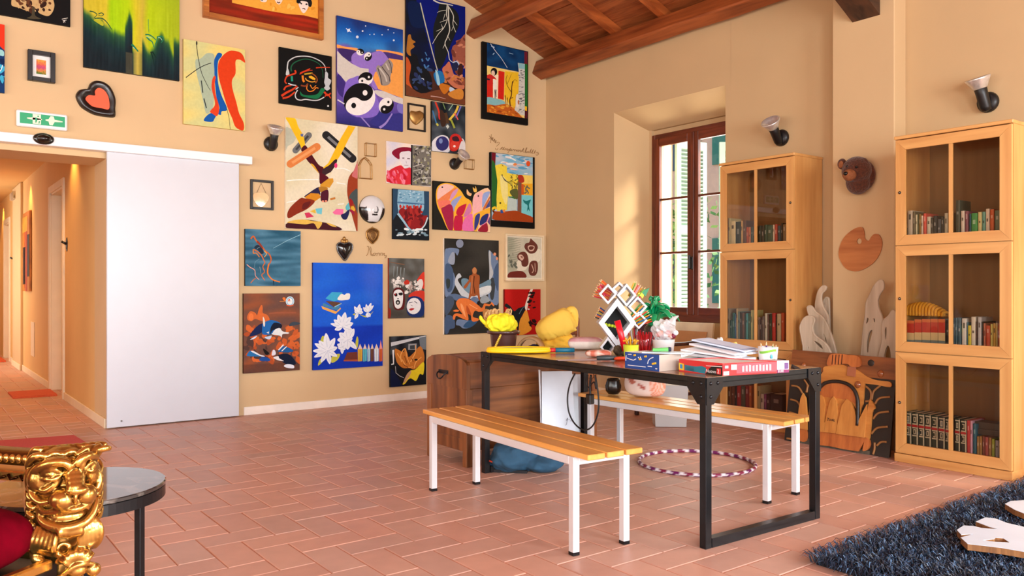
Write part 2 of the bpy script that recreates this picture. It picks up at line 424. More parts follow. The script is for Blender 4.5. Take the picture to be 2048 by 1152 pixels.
# roof slope rises towards -x, so the section leans the same way
hewn('ceiling_beam', (-.105,0.0,3.675), (-.105,-11,3.675), rect(.155,.175), 1, '')
for i in range(1,6):
    x = -1.0*i; hewn('ceiling_beam', (x-.03,0.0,3.972+.385*(i-1)*1.0+.0), (x-.03,-11,3.972+.385*(i-1)*1.0), rect(.125,.19), 3+i, '')
RAF = wood((186,98,42), (134,62,22), 'X', 1.8, .5, 0, .3, 8)
yy = -.60; k = 0
rm = MB().use(RAF)
while yy > -10.9:
    mb = MB().use(RAF)
    za, zb = GZ(-.02)+.0, GZ(-5.95)
    mb.add([(-.02,yy-.04,za-.085),(-.02,yy+.04,za-.085),(-.02,yy+.04,za),(-.02,yy-.04,za),(-5.95,yy-.04,zb-.085),(-5.95,yy+.04,zb-.085),(-5.95,yy+.04,zb),(-5.95,yy-.04,zb)],
           [(0,1,2,3),(4,7,6,5),(0,4,5,1),(1,5,6,2),(2,6,7,3),(3,7,4,0)])
    structure(mb.build('ceiling_rafter')); yy -= .66
# dark truss timber ending on the pilaster
DK = wood((84,52,32), (40,24,14), 'X', 1.6, .6, 0, .6, 7)
mb = MB().use(DK); a = (-.169,3.188); 
sl = .50
prof = [(-.169,3.188),(-.169,3.46),(-.10,3.62),(-5.6,3.62+5.5*sl),(-5.9,3.2+5.73*sl)]
mb.prism(prof, 'y', -4.122, -3.904); structure(mb.build('ceiling_truss'))
# corridor beyond the opening
w = MB().use(CORR)
def wall_with_doors(x0, x1, segs, y0, y1, ztop):
    y = y0
    for a, b, zt in segs:
        w.box((x0,y,-.15),(x1,a,ztop)); w.box((x0,a,zt),(x1,b,ztop)); y = b
    w.box((x0,y,-.15),(x1,y1,ztop))
wall_with_doors(-4.66, -4.5, [(2.20,3.12,2.22),(7.55,8.35,2.2),(9.3,10.1,2.2)], .5, 12, 2.75)
w.box((-4.5,2.0,0),(-4.4,3.3,2.75));w.box((-4.5,7.4,0),(-4.4,8.5,2.75));w.box((-4.5,9.2,0),(-4.4,10.2,2.75)); w.box((-6.65,11.9,0),(-4.5,12.1,2.75))
w.box((-6.6,.5,-.1),(-6.45,5.5,2.75)); w.box((-6.6,7.1,-.1),(-6.45,12,2.75)); w.box((-6.6,5.5,2.4),(-6.45,7.1,2.75))
w.box((-6.7,5.4,0),(-6.62,7.2,2.75))
w.box((-6.65,.5,2.63),(-4.45,12.1,2.80))
w.use(WALL_A).box((-4.69,5.80,0),(-4.655,6.85,2.62))
w.use(WALL_A).box((-6.6,0.0,-.1),(-6.45,.5,2.21))
structure(w.build('wall_corridor'))
def casing(n, y0, y1, zt):
    r = empty('door_%d' % n, (-4.66,(y0+y1)/2,0)); structure(r)
    mb = MB().use(CREAM)
    for a, b, c, d in ((y0-.075,y0,0,zt+.075),(y1,y1+.075,0,zt+.075),(y0,y1,zt,zt+.075)): mb.box((-4.68,a,c),(-4.64,b,d), .005)
    for a, b in ((y0,y0+.02),(y1-.02,y1)): mb.box((-4.66,a,0),(-4.50,b,zt))
    mb.box((-4.66,y0,zt-.02),(-4.5,y1,zt))
    rehome(mb.build('door_frame'), r)
    mb = MB().use(M((236,214,176),.5)); mb.box((-4.56,y0+.02,.005),(-4.52,y1-.02,zt-.02), .004)
    d = rehome(mb.build('door_leaf'), r)
    mb = MB().use(M((60,52,44),.35,.6)); 
    mb.cyl((-4.56,y0+.09,1.02),(-4.61,y0+.09,1.02),.01); mb.cyl((-4.605,y0+.09,1.02),(-4.605,y0+.2,1.02),.009)
    rehome(mb.build('door_handle'), r)
casing(1, 2.20, 3.12, 2.215); casing(2, 7.55, 8.35, 2.19); casing(3, 9.3, 10.1, 2.19)
def base(name, a, b, h=.08, mat=CREAM, t=.014):
    mb = MB().use(mat); x0,x1 = sorted((a[0],b[0])); y0,y1 = sorted((a[1],b[1]))
    mb.box((x0,y0,0),(x1,y1,h), .003); structure(mb.build(name))
base('baseboard_corridor', (-4.674,.0), (-4.66,2.125)); base('baseboard_corridor', (-4.674,3.195), (-4.66,5.80)); base('baseboard_corridor', (-4.704,5.79), (-4.69,6.86)); base('baseboard_corridor', (-4.674,6.86), (-4.66,7.47))
xb = onY(487,831).x
base('baseboard_left', (xb,-.014), (-.0,0), .075, M((246,238,226),.5)); base('baseboard_right', (-.013,-1.13), (0,-.0)); base('baseboard_right', (-.013,-3.735), (0,-2.63)); base('baseboard_right', (-.013,-11), (0,-4.232))
# the window
FR = wood((128,58,24), (74,28,10), 'Z', 2.4, .35, .25, .15, 9)
FRH = wood((122,54,22), (70,26,9), 'Y', 2.4, .35, .25, .15, 9)
win = structure(empty('window_1', (.32,(WY0+WY1)/2,WZ0)))
mb = MB().use(FR); x0, x1 = .30, .355
mb.box((x0,WY1-.045,WZ0),(x1,WY1,WZ1),.004); mb.box((x0,WY0,WZ0),(x1,WY0+.045,WZ1),.004)
mb.use(FRH).box((x0,WY0+.045,WZ1-.05),(x1,WY1-.045,WZ1),.004); mb.box((x0-.012,WY0+.045,WZ0),(x1,WY1-.045,WZ0+.075),.004)
rehome(mb.build('window_frame'), win)
ym = onX(1388,420,.31).y
for s_, (a, b) in enumerate(((ym+.012, WY1-.047),(WY0+.047, ym-.012))):
    sash = MB().use(FR); st = .072
    xs0, xs1 = x0-.012, x0+.03; zb, zt = WZ0+.07, WZ1-.045
    sash.box((xs0,a,zb),(xs1,a+(st if s_ else st*.8),zt),.004); sash.box((xs0,b-(st*.8 if s_ else st),zb),(xs1,b,zt),.004)
    sash.use(FRH); g0, g1 = a+st*.8, b-st*.8
    sash.box((xs0,g0,zt-.085),(xs1,g1,zt),.004); sash.box((xs0,g0,zb),(xs1,g1,zb+.075),.004)
    H = (zt-.085)-(zb+.075)
    for k in (1,2): sash.box((xs0+.004,g0,zb+.075+H*k/3-.011),(xs1,g1,zb+.075+H*k/3+.011),.003)
    so = rehome(sash.build('window_sash'), win)
    gl = MB().use(glass_mat()); gl.box((xs0+.02,g0,zb+.07),(xs0+.022,g1,zt-.08)); g = rehome(gl.build('window_pane'), win)
mb = MB().use(FR); mb.box((x0-.022,ym-.02,WZ0+.07),(x0-.008,ym+.02,WZ1-.045),.004); rehome(mb.build('window_mullion'), win)
mb = MB().use(M((20,18,18),.3,.5)); hz = onX(1383,525,.28).z
mb.box((.265,ym-.016,hz-.07),(.28,ym+.016,hz+.06),.006); mb.box((.23,ym-.012,hz-.065),(.247,ym+.012,hz+.075),.006); mb.cyl((.24,ym,hz+.04),(.275,ym,hz+.04),.009)
rehome(mb.build('window_handle'), win)
# outside: shutters folded open, the sunlit houses across the yard
GRN = M((158,188,174), .6, noise_amt=.05); 
def shutter(hx, hy, ang, n, wd=.56, dark=False):
    r = empty('window_shutter', (hx,hy,WZ0), ang); z1 = WZ1-WZ0; g = GRN
    mb = MB().use(g); mb.box((0,0,0),(.035,.06,z1)); mb.box((0,wd-.06,0),(.035,wd,z1))
    for a, b in ((0,.14),(z1/2-.05,z1/2+.05),(z1-.09,z1)): mb.box((0,.06,a),(.035,wd-.06,b))
    for seg in ((.14,z1/2-.05),(z1/2+.05,z1-.09)):
        z = seg[0]
        while z < seg[1]-.02:
            mb.add([(.0,.06,z),(.0,wd-.06,z),(.035,wd-.06,z+.03),(.035,.06,z+.03),(.0,.06,z+.008),(.0,wd-.06,z+.008),(.035,wd-.06,z+.038),(.035,.06,z+.038)],
                   [(0,1,2,3),(7,6,5,4),(0,4,5,1),(1,5,6,2),(2,6,7,3),(3,7,4,0)]); z += .042
    mb.X = None; o = mb.build('louvre_leaf', r); r['kind'] = 'structure'; r.name = 'window_shutter'; return r
shutter(.66, -1.385, math.radians(-96), 1, .44)
shutter(1.18, -1.56, math.radians(-128), 2, .44)
OUT = M((240,226,200), .9, noise_amt=.05, scale=2)
mb = MB().use(OUT); mb.box((.5,WY1+.03,.0),(.66,0.5,4)); mb.box((.5,-4,-.2),(.62,WY0-.12,4)); mb.box((.5,WY0-.12,-.2),(.7,WY1+.12,WZ0-.03),.0)
structure(mb.build('wall_outside'))
mb = MB().use(M((188,170,140), .9, noise_amt=.1)); mb.box((.5,-14,-.4),(26,22,-.2)); structure(mb.build('ground_outside'))
b = empty('neighbour_house', (9,8,-.2))
mb = MB().use(M((236,196,170), .9, noise_amt=.05)); mb.box((0,-7,0),(5,7,8)); mb.build('facade', b)
for k in range(-3,4):
    for h in (1.0,4.2):
        m2 = MB().use(M((60,80,96),.2)); m2.box((-.02,k*2-.4,h),(.02,k*2+.4,h+1.5)); fr = m2.build('window', b)
        [MB().use(M((60,130,110),.6)).box((-.05,k*2+q_,h),(-.01,k*2+q_+.40,h+1.5)).build('shutter', b) for q_ in (-.82,.42)]
tag(b, 'pale pink house with green shutters seen through the window panes', 'house')
mb = MB(); rr = random.Random(3)
for i in range(1400):
    c = Vector((rr.gauss(0,.35), rr.gauss(0,.5), rr.uniform(.2,2.6)))
    a = Vector((rr.uniform(-1,1),rr.uniform(-1,1),rr.uniform(-1,1))).normalized()*.06; bb = Vector((rr.uniform(-1,1),rr.uniform(-1,1),rr.uniform(-1,1))).normalized()*.04
    mb.use(M((70,120,60),.6) if i%3 else M((110,150,80),.6)); mb.add([c-a,c+bb,c+a,c-bb],[(0,1,2,3)])
mb.use(M((90,66,44),.9)); mb.tube([(0,0,0),(.03,.02,1.2),(0,0,2.3)],[.03,.02,.01])
o = mb.build('shrub'); o.location = (3.2,1.1,-.2); tag(o, 'leafy green shrub growing outside the window', 'shrub')
# corridor bits and mats
mb = MB().use(M((214,92,48),.8, bump=.2, scale=60)); mb.prism([(-5.08,2.52),(-4.68,2.50),(-4.68,3.05),(-5.08,3.05)], 'z', 0, .02); tag(mb.build('door_mat'), 'orange door mat on the corridor floor before the nearest door', 'mat')
mb = MB().use(M((214,92,48),.8, bump=.2, scale=60)); mb.prism([(-5.3,7.5),(-4.72,7.48),(-4.72,8.3),(-5.3,8.3)], 'z', 0, .02); tag(mb.build('door_mat'), 'farther orange door mat deep in the corridor', 'mat')
mb = MB().use(M((200,76,76),.8, bump=.2, scale=60)); mb.prism([(-6.0,-.05),(-4.93,-.24),(-4.90,-.80),(-5.97,-.62)], 'z', 0, .012); tag(mb.build('floor_mat'), 'flat red mat on the floor by the corridor opening', 'mat')
# ================= furniture =================
BIRCH = wood((222,168,100), (196,136,72), 'Z', 1.1, .4, .15, .05, 8)
BIRCHH = wood((222,168,100), (196,136,72), 'Y', 1.1, .4, .15, .05, 8)
BIRCHX = wood((214,160,94), (188,130,68), 'X', 1.1, .4, .15, .05, 8)
LOCK = M((70,64,56), .3, .8)
def bookcase(f, back, y0, y1, H, gaps, lockside, label, group=None, plinth=.055):
    r = empty('bookcase', (f, (y0+y1)/2, 0))
    c = MB().use(BIRCH); t = .022
    c.box((f+.024,y0,plinth),(back,y0+t,H-t)); c.box((f+.024,y1-t,plinth),(back,y1,H-t)); 
    c.use(BIRCHH).box((f+.024,y0+t,plinth),(back-.008,y1-t,plinth+t))
    for g in gaps: c.box((f+.026,y0+t,g-.011),(back-.008,y1-t,g+.011))
    c.use(wood((150,112,70), (128,92,54), 'Z', 1.0, .5, 0, .05, 8)).box((back-.008,y0+t,plinth),(back,y1-t,H-t))
    rehome(c.build('carcass'), r)
    c = MB().use(BIRCHH); c.box((f-.006,y0-.006,H-t),(back,y1+.006,H), .003); rehome(c.build('top_board'), r)
    c = MB().use(BIRCHH); c.box((f-.004,y0-.004,0),(back,y1+.004,plinth), .003); rehome(c.build('plinth'), r)
    zs = [plinth+.003]+list(gaps)+[H-t-.003]; fw = .066
    for k in range(len(zs)-1):
        a, b = zs[k]+.003, zs[k+1]-.003; ya, yb = y0+.003, y1-.003
        d = MB()
        # mitred frame
        for (p0,p1,p2,p3,mt) in (((ya,a),(yb,a),(yb-fw,a+fw),(ya+fw,a+fw),BIRCHH),((ya,b),(ya+fw,b-fw),(yb-fw,b-fw),(yb,b),BIRCHH),
                              ((ya,a),(ya+fw,a+fw),(ya+fw,b-fw),(ya,b),BIRCH),((yb,a),(yb,b),(yb-fw,b-fw),(yb-fw,a+fw),BIRCH)):
            e = .0012; d.use(mt)
            cy = sum(q[0] for q in (p0,p1,p2,p3))/4; cz = sum(q[1] for q in (p0,p1,p2,p3))/4
            q = [(y+(e if y<cy else -e)*.4, z+(e if z<cz else -e)*.4) for y, z in (p0,p1,p2,p3)]
            d.prism(q, 'x', f, f+.022)
        do = rehome(d.build('door', origin=(f,(ya+yb)/2,a)), r)
        def sub(mb, nm):
            o = mb.build(nm); o.parent = do; o.location = -Vector(do.location)-Vector(r.location); return o
        ym2 = (ya+yb)/2
        sub(MB().use(BIRCH).box((f+.002,ym2-.011,a+fw),(f+.018,ym2+.011,b-fw)), 'glazing_bar')
        sub(MB().use(glass_mat((.88,.84,.78),1.5)).box((f+.008,ya+fw-.006,a+fw-.006),(f+.011,yb-fw+.006,b-fw+.006)), 'glass_pane')
        yl = ya+fw*.42 if lockside < 0 else yb-fw*.42
        if lockside < 0: yl = ya+fw*.42
        zl = (a+b)/2
        m = MB().use(LOCK, smooth=True).lathe([(0,.006),(.006,.006),(.009,.004),(.010,0)], (f,yl,zl), 14, axis=(-1,0,0)); m.use(M((190,180,160),.3,.8)).lathe([(0,.0075),(.004,.0075),(.004,.004)], (f,yl,zl), 10, axis=(-1,0,0))
        sub(m, 'lock')
        for hz in (a+.035, b-.035):
            yh = ya+fw+.02 if lockside > 0 else yb-fw-.02
    tag(r, label, 'bookcase', group); return r
C1F, C2F = -.406, -.722
bookcase(C1F, -.012, -3.551, -2.832, 2.215, (.655,1.455), -1, 'light birch bookcase with three glazed doors standing next to the window')
bookcase(C2F, -.285, -5.232, -4.524, 2.155, (.728,1.43), 1, 'light birch bookcase with glazed doors nearest the shaggy rug')
# ---- work table: black angle-iron frame, wood top ----
BLK = M((30,32,36), .34, .55, noise_amt=.15, scale=20, coat=.15)
STEEL = M((52,56,60), .30, .85, noise_amt=.15, scale=20)
TR = math.radians(-1.9)
tab = empty('work_table', (-2.717,-4.06,0), TR)
LX, LY, TH = .42, .905, .755       # half width, half length, height
top = MB().use(wood((186,138,92), (122,80,50), 'Y', 1.4, .24, .4, .06, 7)); top.box((-LX+.004,-LY+.004,TH-.022),(LX-.004,LY-.004,TH)); top.build('tabletop', tab)
fr = MB().use(STEEL)
for s in (-1,1):
    fr.box((s*LX,-LY,TH-.048),(s*(LX-.005),LY,TH-.001)); fr.box((-LX,s*LY,TH-.048),(LX,s*(LY-.005),TH-.001))
    fr.box((s*LX,-LY,TH-.027),(s*(LX-.04),LY,TH-.023)); fr.box((-LX,s*LY,TH-.027),(LX,s*(LY-.04),TH-.023))
fr.build('apron', tab)
for s in (-1,1):
    lg = MB().use(BLK)
    for q in (-1,1): lg.box((q*LX,s*LY,0),(q*(LX-.038),s*(LY-.038),TH-.045), .002)
    lg.box((-LX+.042,s*LY,0),(LX-.042,s*(LY-.042),.042), .002); lg.build('leg_frame', tab)
for sx in (-1,1):
    for sy in (-1,1):
        gp = MB().use(BLK); g = .105
        x = sx*(LX+.001); y = sy*(LY+.001)
        gp.prism([(sy*LY,TH-.002),(sy*(LY-g),TH-.002),(sy*(LY-g),TH-.05),(sy*(LY-.045),TH-.12),(sy*LY,TH-.12)], 'x', x, x+sx*.004)
        gp.prism([(sx*LX,TH-.002),(sx*(LX-g),TH-.002),(sx*(LX-g),TH-.05),(sx*(LX-.045),TH-.12),(sx*LX,TH-.12)], 'y', y, y+sy*.004)
        go = gp.build('corner_bracket', tab)
        for (a, b) in ((.026,.026),(.072,.026),(.026,.085)):
            for ax in (0,1):
                m = MB().use(BLK, smooth=True)
                if ax == 0: m.lathe([(0,.006),(.006,.005),(.009,.001),(.009,0)], (x+sx*.004, sy*(LY-a), TH-b), 12, axis=(sx,0,0))
                else: m.lathe([(0,.006),(.006,.005),(.009,.001),(.009,0)], (sx*(LX-a), y+sy*.004, TH-b), 12, axis=(0,sy,0))
                m.build('bolt', go)
tag(tab, 'long work table with black iron frame and cluttered wooden top', 'table')
# ---- slatted benches ----
PINE = wood((242,182,98), (222,146,66), 'Y', 1.3, .3, .35, .05, 8)
ALU = M((232,235,240), .32, .25, noise_amt=.03)
def bench(cx, cy, rz, label):
    r = empty('slatted_bench', (cx,cy,0), rz); L2 = .765; wd = .155; H = .449
    sw = .094; gap = .012
    for k in (-1,0,1):
        m = MB().use(PINE).box((k*(sw+gap)-sw/2,-L2,H-.024),(k*(sw+gap)+sw/2,L2,H), .003); o = m.build('seat_slat', r)
    fx, fy = .142, .655; q = .017
    m = MB().use(ALU)
    for s in (-1,1):
        m.box((s*fx-q,-fy+q,H-.024-.036),(s*fx+q,fy-q,H-.0245), .002)
        m.box((-fx+q,s*fy-q,H-.024-.036),(fx-q,s*fy+q,H-.0245), .002)
    m.build('seat_frame', r)
    for sx in (-1,1):
        for sy in (-1,1):
            m = MB().use(ALU).box((sx*fx-q,sy*fy-q,.014),(sx*fx+q,sy*fy+q,H-.0245), .002); o = m.build('leg', r)
            m = MB().use(BLK).box((sx*fx-q-.001,sy*fy-q-.001,0),(sx*fx+q+.001,sy*fy+q+.001,.016), .002); m.build('foot_cap', o)
    tag(r, label, 'bench'); return r
bench(-3.486, -4.008, math.radians(-4.0), 'wooden slatted bench with white metal legs on the near side of the work table')
bench(-2.190, -3.985, math.radians(3.0), 'wooden slatted bench with white metal legs on the window side of the work table')
# ---- wooden chest ----
CHW = wood((150,92,50), (88,48,24), 'X', 1.6, .42, .15, .2, 7); CHV = wood((150,92,50), (88,48,24), 'Z', 1.6, .42, .15, .2, 7)
CX0, CX1, CY0, CY1 = -3.115, -1.98, -2.985, -2.50
ch = empty('wooden_chest', ((CX0+CX1)/2,(CY0+CY1)/2,0))
m = MB().use(CHW); m.box((CX0+.03,CY0+.01,.10),(CX1-.03,CY0+.028,.50), .002); m.box((CX0+.03,CY1-.028,.10),(CX1-.03,CY1-.01,.50)); m.box((CX0+.03,CY0+.02,.10),(CX1-.03,CY1-.02,.12))
m.box((CX0+.03,CY0+.004,.50),(CX1-.03,CY0+.022,.672), .004); m.box((CX0+.03,CY1-.02,.5),(CX1-.03,CY1-.004,.69), .003); m.box((CX0+.04,CY0+.018,.10),(CX1-.04,CY0+.03,.17))
rehome(m.build('body'), ch)
m = MB().use(CHW); m.box((CX0+.02,CY0+.022,.668),(CX1-.02,CY1-.022,.686)); rehome(m.build('lid'), ch)
for x in (CX0, CX1):
    s = 1 if x == CX0 else -1
    m = MB().use(CHV); yc = (CY0+CY1)/2; hw = (CY1-CY0)/2
    arch = [(yc-hw,.655)]+[(yc+hw*math.cos(a)*1.0, .655+.055*math.sin(a)) for a in [PI-PI*k/14 for k in range(15)]]+[(yc+hw,.655)]
    m.prism([(yc-hw+.002,.10),(yc+hw-.002,.10)]+[(p[0],p[1]) for p in arch[::-1]], 'x', x+s*.006, x+s*.03)
    m.prism([(yc-hw,.50),(yc+hw,.50)]+[(p[0],p[1]) for p in arch[::-1]], 'x', x, x+s*.012)
    for y in (CY0,CY1): 
        k = 1 if y == CY0 else -1
        m.box((x-s*.001,y,.0),(x+s*.05,y+k*.045,.50), .003)
    m.box((x+s*.001,CY0+.04,.10),(x+s*.02,CY1-.04,.18), .002)
    rehome(m.build('end_panel'), ch)
m = MB().use(BLK, smooth=True)
hb = Vector((CX0-.012, (CY0+CY1)/2+.03, .585))
m.tube(crom([hb+Vector((.012,-.05,.012)),hb+Vector((-.012,-.045,-.004)),hb+Vector((-.022,-.02,-.03)),hb+Vector((-.022,.02,-.03)),hb+Vector((-.012,.045,-.004)),hb+Vector((.012,.05,.012))],4),.005,8)
m.use(smooth=False).box((CX0-.004,hb.y-.06,hb.z-.005),(CX0,hb.y+.06,hb.z+.022), .002)
rehome(m.build('handle'), ch)
tag(ch, 'brown wooden chest with rounded ends behind the work table', 'chest')
# ---- round side table ----
rt = empty('side_table', (-5.526,-4.286,0))
mb_ = bpy.data.materials.new('marble'); mb_.use_nodes = True; n = mb_.node_tree.nodes; l = mb_.node_tree.links; b = n['Principled BSDF']
b.inputs['Roughness'].default_value = .06; b.inputs['Coat Weight'].default_value = .6; b.inputs['Coat Roughness'].default_value = .03
tc = n.new('ShaderNodeTexCoord'); n1 = n.new('ShaderNodeTexNoise'); n1.inputs['Scale'].default_value = 3; n1.inputs['Detail'].default_value = 8; n1.inputs['Distortion'].default_value = 1.6
l.new(tc.outputs['Object'], n1.inputs['Vector']); rp = n.new('ShaderNodeValToRGB'); e = rp.color_ramp.elements
e[0].position = .47; e[0].color = (.035,.032,.03,1); e[1].position = .5; e[1].color = (.20,.18,.16,1); x = rp.color_ramp.elements.new(.53); x.color = (.04,.036,.034,1)
l.new(n1.outputs[0], rp.inputs[0]); l.new(rp.outputs[0], b.inputs['Base Color'])
m = MB().use(mb_, smooth=False); m.lathe([(.0,.488),(.268,.488),(.272,.491),(.272,.500),(.268,.503),(0,.503)], n=72); m.build('marble_top', rt)
m = MB().use(BLK); m.lathe([(.262,.452),(.270,.452),(.270,.487),(.262,.487),(.262,.452)], n=72); m.build('rim', rt)
for a in (-53, 74, 188):
    m = MB().use(BLK); ca_, sa_ = math.cos(math.radians(a)), math.sin(math.radians(a))
    m.X = Matrix.Rotation(math.radians(a),4,'Z'); m.box((.238,-.011,0),(.262,.011,.487), .002); o = m.build('leg', rt)
m = MB().use(BLK); m.lathe([(.238,.0),(.262,.0),(.262,.014),(.238,.014),(.238,0)], n=64); m.build('base_ring', rt)
tag(rt, 'small round side table with dark marble top and black legs', 'table')
# ---- gilded throne with lion arms ----
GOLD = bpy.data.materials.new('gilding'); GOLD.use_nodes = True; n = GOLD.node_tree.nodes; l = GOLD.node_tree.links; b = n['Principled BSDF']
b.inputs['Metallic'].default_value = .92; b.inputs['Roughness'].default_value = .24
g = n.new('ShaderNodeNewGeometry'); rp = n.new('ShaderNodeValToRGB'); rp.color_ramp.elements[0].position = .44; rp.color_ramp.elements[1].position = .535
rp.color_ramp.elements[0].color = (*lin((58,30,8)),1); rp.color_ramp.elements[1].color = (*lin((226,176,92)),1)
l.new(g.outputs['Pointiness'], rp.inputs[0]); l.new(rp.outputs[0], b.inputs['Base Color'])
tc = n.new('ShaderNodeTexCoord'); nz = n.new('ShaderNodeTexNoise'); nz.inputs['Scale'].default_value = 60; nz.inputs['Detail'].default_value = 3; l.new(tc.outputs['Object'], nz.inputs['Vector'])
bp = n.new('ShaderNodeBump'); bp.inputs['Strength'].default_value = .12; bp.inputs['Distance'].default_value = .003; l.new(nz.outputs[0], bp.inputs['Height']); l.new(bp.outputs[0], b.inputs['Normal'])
VEL = M((98,0,18), .9, noise_amt=.35, scale=14, bump=.1, spec=.05)
thr = empty('gilded_throne', (-5.646,-4.872,0), math.radians(-52.8))
def lion(mirror=1):
    m = MB().use(GOLD, smooth=True)
    def P(px, py, d): return Vector(((px-123)*.00116*mirror, d, 1.15-(py-576)*.0013))
    def E(px, py, d, r): m.ell(P(px,py,d), r, 18, 12)
    def Tb(pts, r, n=10):
        q = crom([tuple(P(*p)) for p in pts], 5)
        N = len(q)
        if isinstance(r,(list,tuple)): rr = [r[0]+(r[1]-r[0])*i/(N-1) for i in range(N)]
        else: rr = [r*(.45+.55*math.sin(PI*min(1,max(0,(i+1.2)/(N+1.4))))**.6) for i in range(N)]
        m.tube(q, rr, n)
    # skull, cheeks, jaw, neck
    E(123,950,.01,(.086,.085,.076)); E(118,1000,.03,(.084,.07,.10)); E(124,1075,.03,(.062,.055,.10)); E(124,1150,.03,(.050,.05,.12))
    E(82,950,-.03,(.032,.035,.036)); E(178,945,-.035,(.024,.035,.036))
    # broad nose bridge with flat faces, nose, muzzle
    for k in range(5): E(146+k*.5,928+k*8,-.068-k*.008,(.026-k*.001,.028,.016))
    E(151,966,-.112,(.026,.018,.012)); E(140,971,-.108,(.010,.012,.009)); E(163,968,-.108,(.010,.012,.009))
    E(126,985,-.084,(.034,.034,.028)); E(168,979,-.088,(.027,.032,.026)); E(148,990,-.092,(.020,.022,.018))
    Tb([(150,962,-.118),(148,978,-.124),(147,990,-.116)], .005)
    # brows
    Tb([(62,948,-.015),(74,928,-.05),(100,915,-.078),(128,914,-.092),(139,926,-.094)], .0125); Tb([(150,922,-.096),(158,910,-.094),(175,906,-.080),(192,916,-.045)], .0115)
    Tb([(66,938,-.03),(84,917,-.06),(110,907,-.075),(134,909,-.08)], .007)
    # eyes with lids
    E(103,936,-.072,(.017,.013,.011)); Tb([(80,944,-.055),(92,928,-.076),(108,926,-.084),(121,934,-.080)], .005); Tb([(80,944,-.055),(95,946,-.078),(110,945,-.084),(122,938,-.080)], .005)
    E(103,936,-.083,(.005,.004,.005))
    E(181,929,-.066,(.011,.012,.010)); Tb([(167,931,-.080),(178,921,-.078),(192,927,-.056)], .005); Tb([(167,931,-.080),(180,938,-.076),(191,934,-.056)], .0045)
    # cheek folds
    Tb([(60,948,-.01),(64,975,-.04),(80,990,-.062),(100,988,-.080)], .009); Tb([(118,944,-.078),(108,958,-.078),(92,968,-.068),(76,966,-.05)], .008)
    Tb([(190,940,-.05),(196,960,-.05),(190,978,-.06)], .009); Tb([(72,955,-.045),(88,960,-.06),(104,955,-.070)], .004)
    # lips, open mouth with teeth, jaw
    Tb([(76,1000,-.028),(88,1012,-.052),(108,1008,-.080),(130,1004,-.100),(150,1003,-.110),(172,998,-.100),(186,990,-.070)], .0085)
    Tb([(80,1008,-.030),(84,1028,-.050),(108,1040,-.072),(138,1042,-.084),(170,1034,-.080),(186,1012,-.064),(188,996,-.05)], .0125)
    E(134,1024,-.045,(.050,.035,.022)); 
    for k in range(7): E(112+k*10,1011-k*.8,-.088-.010*math.sin(k/6*PI),(.0045,.005,.006))
    # beard
    for k, (a, b_) in enumerate(((118,126),(126,133),(134,139),(142,145),(150,151),(158,156))):
        Tb([(a,1038,-.082),(a+2+2*math.sin(k),1052,-.086),(b_,1064-abs(k-2.5)*2,-.066)], .0085)
    # ear and mane
    E(194,905,-.01,(.012,.012,.02)); E(58,950,.0,(.012,.03,.036)); 
    for k in range(9):
        x = 60+k*16; Tb([(x-6,926-k*2.6,-.005),(x+6,906-k*.6,-.040),(x+20,902+(k%2)*4-k*.4,-.046),(x+30,910-k,-.03)], .0095)
        Tb([(x-2,915-k*1.8,.035),(x+10,898,.012),(x+24,899,.0)], .0095)
    Tb([(176,914,-.075),(188,900,-.05),(199,894,-.03)], .009); Tb([(150,905,-.07),(170,896,-.05),(196,897,-.02)], .008); Tb([(158,932,-.09),(163,918,-.094),(167,908,-.086)], .007)
    for k in range(6):
        y = 940+k*17; Tb([(66-k*.5,y-14,.01),(57,y,-.005),(60,y+12,-.02),(70,y+16,-.03)], .0085)
        Tb([(193,y-14,.0),(199,y,-.01),(195,y+12,-.03),(188,y+16,-.045)], .0085)
    # acanthus ruffles at the neck
    for k in range(6):
        x = 66+k*8; Tb([(78+k*7,1040+k*2,-.040-.006*k),(x,1062+k*4,-.052-.004*k),(x+1,1082+k*2,-.044),(x+7,1094+k*3,-.030)], .0078)
    for k in range(6):
        x = 196-k*8; Tb([(186-k*7,1034+k*4,-.050-.003*k),(x+2,1056+k*4,-.058),(x,1080+k*3,-.052),(x-10,1098,-.036)], .0085)
    Tb([(68,1084,-.02),(72,1104,-.036),(88,1120,-.034),(94,1140,-.03)], .013)
    # volute, leaf fan, beads
    sp = [(122+ (4+17*t)*math.cos(7.5*t+1.0), 1092+(4+17*t)*1.15*math.sin(7.5*t+1.0), -.062+.012*t) for t in [k/14 for k in range(15)]]
    Tb(sp, [.004,.0075])
    sp = [(176+ (3+14*t)*math.cos(-7*t+2.2), 1082+(3+14*t)*1.15*math.sin(-7*t+2.2), -.062+.012*t) for t in [k/14 for k in range(15)]]
    Tb(sp, [.004,.007])
    for k in range(7):
        a = math.radians(200+k*23); Tb([(150,1128,-.058),(150+22*math.cos(a),1120+20*math.sin(a),-.070),(150+36*math.cos(a),1116+30*math.sin(a),-.052)], .0075)
    E(152,1132,-.060,(.024,.02,.018)); E(118,1148,-.060,(.018,.018,.016)); E(184,1138,-.052,(.018,.018,.018)); Tb([(104,1150,-.045),(124,1136,-.066),(152,1120,-.074),(180,1124,-.062),(194,1140,-.04)], .007)
    for k in range(5): E(112+k*19,1168+(k%2)*8,-.050,(.014,.014,.016))
    m.tube([P(123,1140,.03),P(123,1300,.03),P(126,1400,.02)], [.050,.036,.034], 14)
    for k in range(5): Tb([(95+k*14,1180,-.035),(92+k*15,1230,-.040),(98+k*12,1300,-.02)], .011)
    E(124,1420,.0,(.055,.07,.045)); 
    for k in range(4): E(96+k*18,1440,-.055,(.014,.022,.018))
    return m
